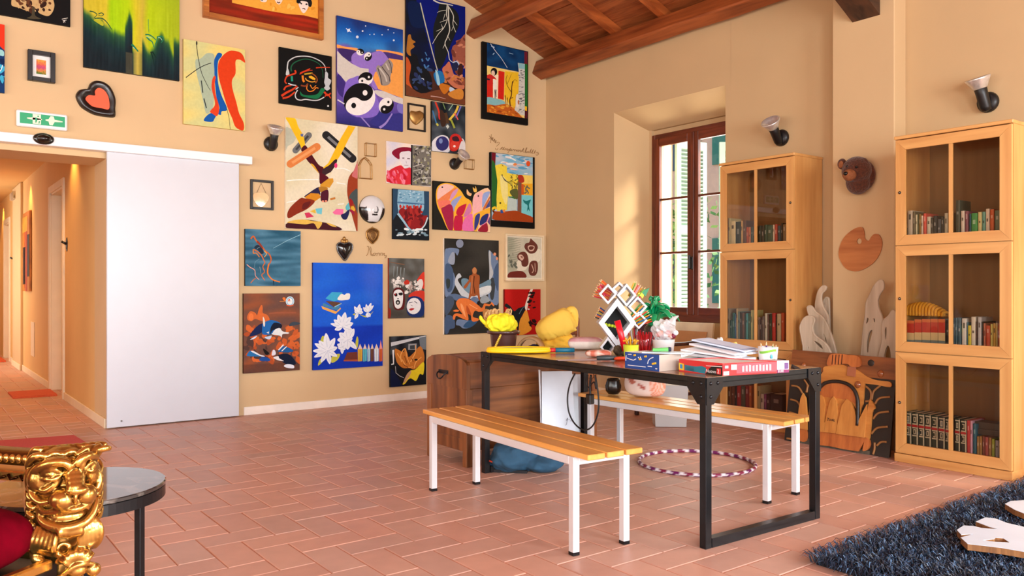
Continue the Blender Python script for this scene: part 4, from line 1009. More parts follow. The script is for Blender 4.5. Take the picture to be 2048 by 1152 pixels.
p.hard((190,120,50), [(455,800),(505,788),(508,808),(460,818)]); p.hard((236,110,160), [(480,935),(520,900),(585,905),(580,960),(500,955)]); p.poly((30,36,80), [(560,960),(600,940),(640,900),(640,940),(615,1000),(580,1000)]); p.poly((90,180,190), [(605,880),(640,840),(645,900),(615,915)])
p.poly((150,60,30), [(720,470),(700,520),(660,560),(630,620),(620,740),(640,860),(660,940),(700,1080),(720,1110)]); p.poly((200,110,110), [(718,460),(690,520),(665,580),(690,600),(718,600)]); p.poly((70,80,80), [(720,720),(680,730),(645,770),(640,810),(690,860),(720,940)]); p.hard((214,170,50), [(655,880),(680,872),(698,905),(690,925),(655,905)]); p.poly((150,30,60), [(645,905),(680,920),(690,960),(650,930)]); p.poly((150,30,30), [(650,800),(680,840),(660,870),(640,850)])
p.poly((66,20,30), [(40,1085),(42,1040),(120,1012),(240,1005),(360,1025),(480,1050),(550,1108)]); p.poly((220,180,80), [(45,1030),(120,1008),(220,1005),(300,1020),(380,1030),(340,1095),(300,1040),(220,1050),(100,1040)]); p.poly((220,180,80), [(420,1035),(480,1050),(520,1075),(470,1068)])
p.done('painting', 'large cream canvas with yellow and maroon crossed arms and coloured fragments')
# --- lady by the red doors, black frame
BF = M((16,15,14), .35)
p = Pic((960,75,6.4), [(40,45),(625,185),(608,1125),(25,1030)], d=.035, base=(16,15,14), edge=(16,15,14), inset=(.060,.012,.006,.075))
p.field(lambda u,v: mix((16,70,120),(10,44,84),.5+1.2*nz(u*4,v*9)), 30, 30)
p.hard((236,208,120), [(90,360),(490,440),(570,460),(570,1060),(90,970)]); p.hard((236,190,40), [(320,430),(490,450),(500,900),(400,880),(310,760)]); p.hard((110,30,44), [(568,180),(625,190),(622,380),(568,360)]); p.poly((36,110,44), [(570,380),(605,350),(622,380),(620,860),(565,850)]); p.hard((80,24,34), [(570,900),(612,900),(608,1060),(570,1050)]); p.hard((236,190,30), [(560,875),(600,885),(600,940),(560,930)])
p.hard((206,40,26), [(90,480),(165,480),(165,775),(90,770)]); p.hard((206,36,24), [(236,425),(314,440),(304,800),(225,780)]); p.hard((240,224,190), [(165,470),(236,480),(228,780),(165,770)])
p.poly((130,184,186), [(90,765),(200,780),(300,810),(318,850),(260,872),(90,850)]); p.dot((20,18,22), 178,438,42,50); p.poly((226,196,170), [(150,430),(180,425),(190,470),(165,490),(145,465)]); p.poly((200,40,36), [(80,520),(120,470),(180,500),(210,540),(180,530),(160,540),(165,600),(110,620)]); p.hard((236,232,220), [(170,540),(212,545),(214,670),(172,665)]); p.hard((150,150,140), [(182,665),(214,668),(205,790),(185,780)]); p.line((36,30,40), [(80,530),(125,540)], 20); p.line((30,24,20), [(190,680),(208,760)], 8)
p.poly((190,96,30), [(90,860),(200,870),(330,850),(420,900),(500,980),(540,1050),(300,1010),(90,965)]); p.splat([(226,160,50),(150,70,24),(214,130,40)], 40, (100,870,480,1000), 10, 21, 2.5, 20)
for q, wd in (([(385,880),(380,800),(400,740),(405,640),(415,560)],16),([(400,700),(350,620),(330,540),(350,480)],7),([(410,600),(440,540),(470,560)],6),([(345,600),(380,520),(400,470)],5),([(320,740),(330,850)],10),([(350,770),(345,860)],9),([(420,770),(390,780)],9)): p.line((96,56,24), q, wd, wd*.6)
p.hard((206,206,196), [(482,325),(572,340),(570,1000),(520,990),(440,930),(490,700),(500,500)]); p.splat([(90,90,96),(140,140,140)], 60, (495,420,562,960), 6, 23, 2.6, 0); p.hard((140,190,196), [(490,330),(570,345),(568,410),(488,395)]); p.poly((226,220,206), [(455,760),(480,730),(490,880),(455,880)]); p.dot((190,110,60), 488,830,10,30)
p.line((206,214,226), [(130,80),(190,170),(270,270),(345,390)], 8, 5); p.line((180,200,220), [(140,110),(180,130)], 14); p.line((140,180,210), [(160,220),(180,200)], 12); p.line((140,180,210), [(370,200),(420,215)], 8)
p.done('painting', 'black-edged painting of a dark-haired lady by red doors, high by the roof beam')
# --- seaside tree, black frame
p = Pic((970,260,5.488), [(60,235),(548,308),(545,1085),(65,1055)], d=.035, base=(16,15,14), edge=(16,15,14), inset=(.012,.030,.004,.070))
p.field(lambda u,v: mix((120,184,214),(190,200,210),.5+1.3*nz(u*3,v*14)), 30, 30); p.splat([(226,200,190),(90,160,200),(230,236,236)], 30, (120,260,520,480), 14, 31, 4, 8); p.dot((222,84,36), 474,370,23,30); p.poly((236,140,70), [(305,380),(330,362),(352,378),(328,392)])
p.hard((110,20,36), [(62,240),(118,250),(112,380),(62,370)]); p.poly((40,100,40), [(65,370),(112,380),(135,560),(130,760),(120,860),(70,850)])
p.hard((236,214,70), [(110,390),(180,370),(240,400),(240,470),(350,490),(522,500),(522,720),(400,720),(250,730),(240,880),(130,890),(125,760),(135,560)]); p.poly((238,226,140), [(170,500),(240,560),(250,700),(230,820),(180,700)])
p.hard((238,176,40), [(400,590),(522,590),(522,720),(400,715)]); p.hard((240,210,100), [(400,500),(522,500),(522,590),(400,590)]); p.hard((120,206,214), [(398,712),(522,720),(522,950),(398,910)]); p.hard((186,206,200), [(250,740),(345,740),(350,890),(245,885)])
p.hard((122,84,66), [(362,500),(402,500),(398,910),(355,900)]); p.poly((176,54,34), [(362,500),(412,500),(430,560),(405,580),(365,560)]); p.hard((206,90,30), [(398,590),(425,600),(425,710),(398,710)]); p.poly((90,96,50), [(270,680),(300,650),(355,650),(355,760),(300,730)]); p.line((60,120,60), [(260,735),(300,740),(330,755)], 14); p.splat([(200,170,40),(150,120,40),(110,110,50)], 26, (280,490,360,640), 8, 33); p.splat([(110,110,90)], 18, (425,610,480,700), 8, 34)
for k in range(8): p.line((70,74,60), [(180+k*4,495+k*8),(230+k*9,560+k*7),(300,560+k*12)], 3)
p.poly((30,120,120), [(415,765),(450,780),(500,765),(480,820),(488,890),(472,870),(458,892),(465,830),(430,800)]); p.poly((160,66,24), [(80,890),(200,895),(330,885),(400,910),(522,960),(522,1020),(105,1000),(100,890)]); p.hard((46,80,150), [(165,880),(185,870),(200,910),(170,915)]); p.hard((230,130,60), [(190,880),(215,870),(220,905),(200,905)]); p.dot((80,70,30), 165,802,10,10); p.dot((60,60,50), 185,495,7,7); p.line((90,70,60), [(180,380),(198,398)], 6); p.line((236,196,40), [(70,870),(105,850),(120,870)], 24)
p.done('painting', 'black-edged seaside painting with tree trunk and green whale tail')
# --- blue canvas with orange bird-like branch
p = Pic((480,450,8.862), [(95,65),(1080,115),(1070,1085),(90,1075)], base=(50,100,124), edge=(20,26,34))
p.field(lambda u,v: mix(mix((40,88,112),(96,146,172),.35+.9*nz(u*2,v*13)+.35*(u-.4)*v),(28,66,92),.5*max(0,nz(u*3,v*9,4))), 36, 44)
for q, wd, c in (([(190,245),(240,200),(290,280),(380,370),(440,450),(520,520),(550,600),(540,660),(510,690)],26,(196,96,40)),([(510,690),(490,800),(500,880),(580,970),(710,1010)],26,(222,120,40)),([(240,430),(320,480),(380,540),(420,620),(440,670),(405,740),(435,830),(385,890),(440,980)],20,(200,104,44)),([(300,290),(360,350),(400,420)],40,(140,56,36)),([(235,430),(240,500),(290,500),(345,570)],22,(200,120,50)),([(120,700),(180,750),(260,800),(275,900),(340,970)],14,(224,160,140)),([(190,1030),(240,970),(300,930)],16,(196,110,60)),([(430,460),(470,510),(430,570)],14,(226,170,80)),([(345,600),(270,660),(255,770)],7,(110,150,170)),([(350,740),(370,860)],8,(140,160,170))): p.line(c, q, wd, wd*.7)
p.poly((30,46,64), [(250,400),(320,350),(400,430),(420,500),(370,510),(320,450)]); p.line((120,150,160), [(300,420),(350,390)], 8); p.line((150,200,214), [(590,410),(720,340),(850,270),(1075,170)], 5, 9); p.line((22,40,54), [(590,985),(600,1070)], 18, 10)
p.done('painting', 'teal canvas with a thin orange branching figure, left of the large blue one')
# --- brown canvas with blue shapes
p = Pic((480,580,6.585), [(48,45),(790,45),(785,1055),(45,1100)], base=(100,66,54), edge=(60,30,24))
p.field(lambda u,v: mix(mix((104,72,62),(160,84,46),(.2+1.1*nz(u*4,v*6)) if v > .4 else .25+.8*nz(u*2,v*9)),(76,50,44),.5 if v > .88 else 0), 40, 50)
p.poly((206,104,50), [(100,330),(140,280),(200,300),(225,330),(250,250),(285,195),(300,240),(300,300),(360,330),(390,390),(350,420),(260,400),(200,380),(150,410),(100,390)]); p.dot((226,120,60), 146,355,30,50)
p.line((150,86,60), [(380,310),(500,300),(740,300)], 20)
p.splat([(196,92,44),(176,80,40),(210,104,50)], 60, (60,480,770,940), 34, 41, 1.8); p.splat([(110,66,50),(80,56,50)], 16, (60,620,400,900), 26, 42); p.splat([(206,100,48)], 14, (660,620,780,760), 24, 43)
p.poly((20,34,80), [(120,610),(180,520),(260,450),(310,450),(300,540),(220,590)]); p.poly((30,100,170), [(300,440),(380,400),(440,400),(520,430),(545,480),(520,520),(440,540),(420,580),(300,585),(290,500)]); p.poly((16,24,44), [(400,500),(450,430),(540,450),(540,500),(430,530),(400,585)])
p.poly((220,224,224), [(430,560),(460,520),(520,500),(560,545),(640,560),(630,575),(560,580),(545,625),(520,600),(420,585)]); p.poly((226,216,200), [(300,350),(325,400),(325,470),(310,480),(300,430)]); p.poly((200,214,230), [(130,655),(180,620),(225,600),(190,640)]); p.poly((190,206,226), [(325,620),(370,610),(415,600),(390,650),(330,635)]); p.poly((224,224,220), [(345,560),(380,545),(375,575)])
p.poly((40,110,170), [(90,850),(130,800),(200,820),(260,860),(240,875),(100,870)]); p.poly((226,230,236), [(140,805),(180,805),(260,850),(325,870),(280,875),(180,830)]); p.poly((30,76,150), [(250,920),(290,880),(380,900),(385,935),(280,935)]); p.poly((30,90,150), [(500,800),(560,740),(640,760),(700,800),(640,820),(520,815)]); p.line((230,232,236), [(505,790),(570,720)], 14); p.line((230,232,236), [(545,805),(610,745)], 12)
p.poly((16,26,50), [(500,860),(560,840),(650,850),(720,930),(725,980),(640,990),(560,950),(520,900)]); p.poly((226,230,240), [(575,1000),(620,975),(700,990),(705,1030),(620,1025)]); p.poly((220,220,230), [(415,860),(430,790),(460,800),(465,850)]); p.poly((20,16,16), [(305,770),(380,830),(345,855),(315,820)]); p.poly((230,226,226), [(435,890),(500,870),(515,900),(575,935),(500,925)])
p.dot((206,226,234), 655,148,56,64); p.dot((120,170,200), 655,148,46,54); p.dot((226,232,230), 655,150,36,44); p.line((206,90,50), [(630,150),(645,120),(655,150)], 10); p.line((206,90,50), [(610,200),(660,208),(700,196)], 16); p.poly((226,120,50), [(555,110),(580,95),(600,120),(590,150)]); p.line((200,130,70), [(520,150),(590,148)], 8); p.poly((60,70,80), [(640,470),(690,420),(780,430),(780,450),(700,470)])
p.done('painting', 'brown and orange canvas with dark blue shapes and a round badge motif')
# --- big blue canvas with white flowers and books
p = Pic((615,520,5.006), [(55,28),(748,38),(758,1055),(55,1108)], base=(20,74,190), edge=(14,50,140))
p.field(lambda u,v: mix(mix((22,84,206),(30,100,214),.4+nz(u*2,v*7)),(96,110,206),.5*max(0,nz(u*3,v*4,6)) if v < .4 else 0) if v < .6 else mix((16,60,190),(14,50,170),.5+nz(u*3,v*6)), 36, 46)
p.hard((60,166,206), [(180,385),(245,320),(350,325),(320,400),(260,415)]); p.hard((96,66,50), [(180,410),(260,415),(320,425),(345,440),(265,475)]); p.hard((70,130,160), [(160,430),(260,475),(330,455),(300,505),(150,460)]); p.hard((226,166,80), [(138,460),(290,515),(330,475),(335,490),(280,540),(150,490)]); p.poly((232,230,220), [(300,390),(330,345),(350,340),(370,350),(390,335),(425,340),(420,390),(380,400),(330,405)]); p.line((150,200,210), [(270,470),(340,435)], 8)
WF = (230,234,240); SH = (170,184,208)
def petals(cx, cy, L_, lst):
    for a, ln, wd in lst:
        t = math.radians(a); e = (cx+math.cos(t)*L_*ln, cy-math.sin(t)*L_*ln); n_ = (-math.sin(t), -math.cos(t)); mx, my = cx+(e[0]-cx)*.5, cy+(e[1]-cy)*.5; w_ = L_*wd
        p.poly(WF, [(cx,cy),(mx+n_[0]*w_,my+n_[1]*w_),e,(mx-n_[0]*w_,my-n_[1]*w_)]); p.line(SH, [(cx,cy),(mx,my),(e[0]*.8+cx*.2,e[1]*.8+cy*.2)], 4, 2)
GRL = (190,190,70)
for q in ([(105,1058),(120,1000),(160,980),(150,1020)],[(250,960),(325,940),(300,1000),(240,1030)],[(130,810),(150,760),(180,780),(160,830)],[(480,840),(495,765),(510,800),(500,880)],[(520,545),(600,575),(660,510),(600,560)],[(450,545),(475,530),(480,560)],[(380,720),(440,680),(430,710)]): p.poly(GRL, q)
petals(200,910,150,[(95,1.2,.22),(60,1.,.2),(130,.9,.2),(150,1.,.17),(180,1.0,.16),(205,1.0,.16),(240,.9,.16),(280,.9,.17),(330,.75,.16),(20,.7,.18)])
petals(350,670,120,[(80,1.25,.25),(50,1.1,.25),(110,1.1,.24),(20,.95,.24),(140,.95,.22),(165,1.05,.15),(-20,.9,.24),(200,.7,.2)])
petals(400,800,130,[(60,1.0,.25),(100,.8,.26),(140,.85,.26),(180,.8,.24),(215,.8,.22),(270,.75,.24),(315,1.,.2),(20,.4,.2)]); petals(345,870,70,[(100,.9,.3),(150,.8,.3),(200,.6,.3),(270,1.,.25),(320,.6,.3),(30,.5,.3)])
petals(505,530,85,[(80,1.05,.22),(120,.9,.2),(50,.7,.2),(150,.5,.2),(240,.8,.2),(10,.6,.2)]); petals(600,525,85,[(70,1.2,.2),(100,1.0,.18),(50,1.1,.16),(130,.8,.2),(270,.6,.25),(300,.6,.2)])
p.hard((110,54,44), [(360,1010),(395,925),(495,920),(500,1012)]); p.hard((170,84,56), [(360,1000),(500,995),(500,1014),(360,1014)])
for a, b, c in ((500,548,(214,166,60)),(552,592,(90,180,200)),(596,625,(170,214,230)),(628,662,(110,70,54)),(666,710,(220,230,236)),(714,748,(206,96,56))):
    p.hard(c, [(a,890),(b,885),(b-2,1012),(a+2,1016)]); p.poly((226,206,190) if a != 714 else (230,150,140), [(a+2,890),((a+b)/2,838 if a!=714 else 800),(b-2,888)]); p.line(tuple(int(v*.7) for v in c), [((a+b)/2,895),((a+b)/2,1010)], 4)
p.done('painting', 'large bright blue canvas with white flowers and a row of books')
# --- venetian masks, crowd
p = Pic((770,505,4.111), [(35,42),(325,55),(322,542),(30,535)], base=(84,82,76), edge=(150,60,40))
p.field(lambda u,v: mix(mix((76,74,66),(110,112,108),.5+nz(u*4,v*7)),(60,54,48),.5*v), 24, 40)
for k in range(4): p.line((130,140,140), [(75+k*28,110+k*6),(70+k*28,200)], 9, 3)
p.line((120,90,70), [(45,80),(160,100)], 8); p.splat([(206,200,192),(150,146,140),(230,226,218)], 34, (60,210,150,290), 12, 51, 1.4); p.splat([(206,200,192),(170,150,140),(230,226,218)], 44, (150,240,300,330), 12, 52, 1.4)
p.poly((190,50,34), [(155,240),(180,225),(200,240),(195,260),(160,262)]); p.poly((206,56,40), [(268,215),(322,160),(322,300),(270,240)]); p.poly((222,214,206), [(270,235),(300,220),(312,260),(290,310)])
p.poly((200,56,40), [(190,360),(240,320),(322,320),(322,400),(240,380)]); p.poly((90,26,26), [(62,340),(80,295),(125,290),(158,330),(160,430),(140,470),(75,460)]); p.poly((228,226,222), [(68,340),(90,308),(125,308),(146,340),(140,430),(110,462),(78,440)])
p.poly((24,22,24), [(72,345),(95,335),(100,355),(85,362)]); p.poly((24,22,24), [(110,335),(140,330),(142,350),(118,352)]); p.dot((24,22,24), 104,410,18,20); p.dot((190,190,186), 104,412,8,9); p.line((24,22,24), [(98,380),(112,380)], 7); p.poly((150,20,30), [(72,340),(90,335),(86,355)])
p.poly((26,46,100), [(175,450),(190,380),(240,358),(300,380),(322,440),(310,520),(240,532),(190,510)]); p.dot((226,224,222), 235,440,58,68,12); p.poly((170,36,40), [(195,468),(215,458),(240,462),(215,478)]); p.line((60,60,80), [(195,415),(225,408)], 5); p.line((60,60,80), [(240,400),(262,418)], 5); p.line((90,90,110), [(210,430),(225,440)], 4); p.poly((150,40,30), [(22,460),(45,470),(42,535),(22,540)])
p.done('painting', 'grey canvas of two large white masks before a crowd')
# --- gondola beast / rhino
p = Pic((770,505,4.111), [(40,692),(340,680),(338,1080),(48,1112)], base=(26,26,28), edge=(30,30,30))
p.field(lambda u,v: mix((20,22,28),(70,76,80),(.4+nz(u*5,v*5)) if v < .35 else .05), 20, 24); p.hard((200,204,206), [(48,740),(335,682),(335,695),(50,772)]); p.hard((110,120,126), [(280,700),(338,690),(338,800),(290,790)]); p.hard((150,154,156), [(192,752),(260,748),(258,800),(190,800)]); p.hard((60,66,70), [(205,765),(245,760),(245,795),(205,795)])
p.hard((226,230,230), [(60,802),(75,800),(74,920),(52,925),(52,915),(66,912)]); p.poly((196,118,46), [(80,795),(110,800),(150,820),(165,790),(185,830),(195,860),(240,820),(290,770),(320,830),(320,900),(280,930),(240,960),(200,950),(150,950),(110,920),(90,880)])
for q in ([(135,900),(130,840),(165,790),(180,860),(205,920)],[(210,900),(250,820),(250,760)],[(240,950),(255,900),(300,860)],[(140,880),(180,940),(230,940)],[(100,830),(130,880)]): p.line((236,170,90), q, 9, 5)
for q in ([(160,850),(180,910)],[(220,870),(232,900)],[(150,920),(190,945)]): p.line((120,64,24), q, 6)
p.dot((40,30,24), 255,882,14,8); p.poly((234,214,40), [(145,1080),(185,1000),(210,970),(250,960),(318,900),(315,1000),(285,1000),(255,1055),(215,1035),(190,1045),(165,1078)]); p.poly((200,160,120), [(150,1070),(180,1000),(215,970),(205,1010),(170,1060)]); p.poly((16,26,60), [(48,960),(90,1000),(140,1090),(120,1100),(50,1108)])
for q in ([(85,935),(90,990)],[(90,990),(120,1015)],[(120,1015),(155,1030)]): p.line((200,204,206), q, 4)
p.done('painting', 'small canvas of an orange horned creature with yellow cloth, above the baseboard')
# --- red hat mask + grey strip
p = Pic((765,280,5.619), [(38,22),(550,62),(545,522),(48,488)], d=.02, base=(222,214,214), edge=(236,220,200))
p.field(lambda u,v: mix((238,222,206),(206,206,224),.4+nz(u*3,v*3)), 16, 16)
p.poly((132,18,48), [(105,145),(140,105),(220,80),(322,90),(322,135),(240,128),(195,150),(190,215),(140,190)]); p.poly((222,218,222), [(192,180),(200,145),(250,128),(322,140),(322,300),(280,325),(240,305),(205,250)]); p.line((90,60,70), [(222,203),(245,203)], 10); p.line((90,60,70), [(278,208),(308,210)], 10); p.line((160,150,160), [(262,235),(272,262)], 5); p.line((150,110,120), [(245,285),(290,285)], 5)
p.poly((206,40,56), [(50,380),(80,340),(150,300),(210,285),(250,320),(322,320),(322,500),(50,470)]); p.splat([(226,90,120),(190,24,44),(236,130,150),(214,50,60)], 30, (60,340,310,490), 18, 61, 2.4, 70)
p.hard((20,18,20), [(320,55),(336,56),(332,508),(318,506)]); p.hard((116,112,104), [(336,58),(548,70),(544,520),(332,508)]); p.splat([(150,150,110),(80,78,76),(180,180,170),(60,58,58)], 90, (345,70,540,510), 13, 62, 1.8)
for q in ([(340,300),(440,270)],[(340,350),(430,330)],[(340,470),(420,430),(540,425)]): p.line((206,206,196), q, 6)
p.done('painting', 'watercolour of a white mask in a red hat beside a grey strip')
# --- red ship under arches
p = Pic((765,280,5.619), [(115,545),(525,578),(522,1130),(120,1112)], base=(40,70,96), edge=(16,22,30))
p.hard((130,176,200), [(175,555),(465,572),(470,720),(465,780),(430,850),(180,830),(165,700)]); p.splat([(176,206,220),(90,140,170)], 50, (185,570,455,690), 9, 63, 1.6, 0); p.line((70,110,150), [(165,700),(470,725)], 16); 
for k in range(9): p.line((170,206,220), [(180+k*34,725),(180+k*34,780)], 12)
p.hard((20,26,32), [(115,900),(170,820),(300,1000),(420,1000),(515,860),(525,900),(525,1130),(115,1112)]); p.poly((140,30,32), [(180,810),(220,760),(260,780),(300,740),(340,770),(380,740),(420,790),(440,850),(505,850),(470,930),(440,1000),(350,1015),(290,970),(230,890)]); p.splat([(170,44,40),(100,20,26)], 26, (230,780,440,960), 18, 64)
for k in range(7): p.dot((190,50,40), 200+k*38, 748+((k*7)%13), 12, 20)
p.line((150,190,210), [(170,825),(240,920),(300,1000),(380,1050)], 26, 14); p.line((200,216,224), [(505,870),(470,960),(400,1030)], 14); p.splat([(206,220,224),(230,236,236),(120,150,164)], 30, (150,1000,490,1070), 13, 65, 2.2, 0)
p.done('painting', 'canvas of a red boat shape below a pale blue palace front')
# --- glass balls and beams
p = Pic((860,200,4.27), [(18,15),(303,50),(300,465),(12,435)], base=(40,50,56), edge=(20,20,22))
p.field(lambda u,v: mix((16,24,30),(90,98,106),.25+v*.5+.9*nz(u*4,v*5)), 20, 30)
for q, wd, c in (([(45,15),(70,80),(85,140)],14,(206,60,40)),([(110,25),(130,80)],7,(120,150,90)),([(240,50),(215,110),(165,170)],18,(222,190,70)),([(195,35),(160,90)],8,(150,190,160)),([(265,50),(240,110),(220,150)],12,(110,110,190)),([(22,90),(55,200)],10,(60,120,170)),([(210,110),(240,170)],10,(210,90,90)),([(180,170),(210,240)],16,(150,160,60)),([(55,200),(70,220)],16,(190,190,80)),([(130,110),(150,200)],30,(80,56,36))): p.line(c, q, wd)
p.poly((196,50,44), [(70,120),(95,115),(100,165),(78,165)]); p.poly((60,40,30), [(85,90),(120,110),(135,210),(95,220)]); p.hard((196,206,196), [(135,225),(152,208),(165,228),(150,248)])
p.poly((214,216,222), [(12,370),(50,320),(110,300),(160,330),(165,440),(90,445),(12,432)]); p.dot((50,50,110), 105,372,56,62); p.dot((120,140,190), 92,350,16,22); p.poly((214,210,210), [(240,440),(270,330),(300,370),(300,462),(230,452)]); p.poly((190,40,36), [(168,330),(200,290),(250,300),(290,370),(270,350),(230,430),(170,425)]); p.dot((206,60,46), 212,385,40,44); p.dot((230,210,206), 208,395,11,10); p.poly((60,30,40), [(190,320),(230,310),(250,350),(200,350)])
p.done('painting', 'small dark canvas with coloured beams over blue and red glass balls')
# --- pink and yellow butterflies-hearts
p = Pic((860,200,4.27), [(28,688),(520,735),(512,1128),(28,1105)], base=(30,30,26), edge=(24,24,22))
Y = (240,178,50)
p.poly(Y, [(50,800),(70,735),(130,708),(200,722),(260,770),(300,830),(350,865),(365,940),(370,1010),(375,1120),(200,1115),(155,1110),(100,990),(60,900)]); p.poly((240,200,160), [(370,830),(410,785),(515,775),(515,1128),(380,1125),(362,950)])
p.poly((236,190,180), [(62,790),(85,735),(140,718),(200,735),(190,760),(110,820),(66,850)]); p.dot((30,30,40), 105,745,7,7)
p.poly((232,130,80), [(70,850),(190,765),(225,755),(180,830),(120,880),(75,880)]); p.poly((206,150,190), [(165,860),(190,790),(240,755),(225,800),(185,850)]); p.poly((236,120,100), [(70,870),(160,855),(170,890),(100,915),(90,935)])
p.poly((150,160,206), [(180,880),(215,840),(270,818),(240,870),(210,920),(205,955)]); p.poly((160,34,70), [(95,930),(120,912),(175,890),(200,950),(195,1110),(160,1110),(120,1010)]); p.poly((190,30,60), [(225,975),(240,920),(300,888),(310,900),(275,985)]); p.poly((206,120,170), [(285,1000),(330,890),(350,900),(350,960)]); p.poly((190,30,66), [(205,1110),(212,995),(270,990),(280,1010),(270,1115)]); p.poly((226,110,170), [(280,1115),(290,1020),(350,970),(365,1000),(372,1120)])
p.poly((240,180,180), [(368,850),(410,795),(450,790),(450,860),(420,950),(372,980)]); p.poly((150,170,220), [(445,880),(455,800),(512,785),(480,860),(450,920)]); p.poly((70,80,140), [(470,930),(512,850),(512,910)]); p.poly((200,110,60), [(450,930),(505,830),(512,840),(470,930)]); p.poly(Y, [(365,1050),(375,980),(420,955),(512,920),(512,965),(440,1000),(400,1125),(380,1125)]); p.poly((50,60,130), [(380,1115),(385,1000),(425,970),(415,1050)]); p.poly((40,50,110), [(425,1070),(440,1000),(495,970),(490,1030)]); p.poly((150,30,50), [(410,1120),(440,1075),(485,1050),(490,1125)]); p.line((210,90,150), [(430,1075),(480,1045),(505,970)], 5); p.poly((90,60,120), [(490,1040),(512,990),(512,1070)])
p.poly((236,186,130), [(315,762),(335,790),(355,800),(345,820),(315,805)]); p.poly((236,190,90), [(365,745),(385,760),(388,735),(400,780),(375,785)]); p.dot((60,30,40), 412,820,6,8)
p.done('painting', 'black canvas with pink and orange patchwork hearts edged in yellow')
# --- crouching figure by moonlit cliffs
p = Pic((880,470,5.623), [(50,35),(660,65),(662,1105),(45,1112)], base=(54,52,46), edge=(240,236,228))
p.field(lambda u,v: mix((56,54,48),(40,38,34),.5+1.1*nz(u*2,v*6)), 20, 40)
B1, B2, B3 = (110,130,160),(70,90,120),(150,160,176)
p.poly(B1, [(52,200),(90,150),(160,148),(215,165),(195,230),(165,200),(150,330),(100,330),(160,440),(170,560),(110,680),(60,690),(52,560)]); p.poly(B3, [(90,300),(130,200),(165,210),(158,330)]); p.poly(B2, [(60,340),(110,330),(150,420),(140,600),(90,640),(60,520)]); p.poly((50,60,60), [(70,500),(110,500),(110,580),(80,600)]); p.dot((130,140,160), 222,97,42,48)
p.poly(B1, [(545,200),(565,180),(600,220),(655,300),(660,760),(560,740),(540,640),(560,480)]); p.poly((180,184,186), [(548,200),(570,190),(575,330),(600,430),(560,520),(550,560),(555,400)]); p.poly((60,64,66), [(560,520),(600,480),(620,560),(600,720),(565,700)]); p.poly(B2, [(600,420),(655,320),(655,620),(620,560)])
p.poly((196,202,206), [(165,540),(180,470),(215,430),(240,470),(200,500),(230,560),(300,640),(360,670),(430,660),(560,560),(570,640),(480,690),(360,720),(250,690),(190,600)]); p.poly((110,140,156), [(240,500),(300,490),(340,520),(430,560),(560,500),(560,580),(440,660),(340,660),(260,600)]); p.poly((216,220,218), [(440,600),(560,570),(560,630),(470,670),(440,660)])
p.poly((90,110,140), [(90,680),(170,660),(260,690),(330,720),(200,740),(150,720)]); p.poly((70,84,104), [(52,720),(130,690),(160,760),(110,860),(60,900)]); p.dot((100,120,150), 390,735,48,40); p.poly((150,160,166), [(470,690),(520,680),(560,740),(480,770),(450,740)])
p.poly(B2, [(55,930),(110,900),(160,950),(165,1040),(110,1060),(90,1105),(55,1100)]); p.poly(B1, [(180,1010),(200,950),(300,960),(400,970),(330,1040),(260,1050),(220,1020)]); p.poly((50,84,120), [(260,1030),(330,960),(420,970),(340,1040)])
p.poly((160,86,44), [(330,460),(365,440),(360,390),(390,362),(415,395),(410,440),(445,465),(440,600),(450,730),(430,720),(420,680),(380,690),(350,690),(330,730),(318,720),(340,600),(340,530),(290,600),(265,580),(320,510)]); p.dot((190,126,76), 388,400,24,36); p.line((70,34,20), [(385,460),(378,560),(392,660)], 9); p.line((206,130,80), [(360,460),(358,560),(352,660)], 7); p.dot((24,22,22), 432,765,16,22)
OR = (226,120,56)
p.poly(OR, [(180,760),(220,715),(290,712),(360,740),(430,790),(470,820),(500,770),(560,780),(580,755),(610,790),(600,800),(575,780),(555,800),(510,800),(500,850),(440,865),(400,850),(380,870),(370,920),(430,940),(425,965),(360,970),(345,900),(310,870),(320,950),(290,955),(230,930),(180,910),(165,950),(145,945),(150,900),(190,880),(250,890),(200,820)]); p.poly((242,160,100), [(230,770),(260,800),(290,920),(270,900),(240,840)]); p.poly((180,80,36), [(300,790),(340,860),(345,900),(300,870)]); p.poly(OR, [(145,855),(180,838),(215,850),(190,865)]); p.line((246,170,110), [(330,780),(380,810),(420,830)], 8)
p.poly((190,130,70), [(480,860),(520,830),(580,850),(640,840),(655,900),(560,960),(500,960)]); p.dot((226,150,110), 615,215,16,18); p.dot((226,150,110), 640,265,12,18)
p.done('painting', 'dark canvas of an orange crouching figure among blue-grey moonlit cliffs')
# --- framed brown faces print
p = Pic((1000,460,5.24), [(62,58),(445,70),(440,518),(65,520)], d=.012, base=(226,216,194), edge=(226,210,180)); b = p.bx; p.bx = [b[0]+.018,b[1]-.018,b[2]+.020,b[3]-.020]
p.field(lambda u,v: mix((206,200,178),(140,146,124),.6-.8*u+.4*nz(u*4,v*5)), 16, 20)
for k in range(12): p.line((110,116,100), [(85+k*3,110+k*22),(150,95+k*24),(230-k*4,80+k*24)], 3)
BR = (104,56,46)
p.poly((226,218,196), [(180,330),(250,250),(290,230),(420,200),(420,320),(300,380),(260,420),(180,420)])
p.poly(BR, [(255,180),(270,140),(305,130),(320,90),(345,110),(385,150),(395,190),(370,235),(320,248),(285,225)]); p.poly((214,180,160), [(290,180),(310,160),(360,170),(350,215),(310,220)]); p.poly(BR, [(300,185),(320,170),(355,178),(340,205),(312,208)])
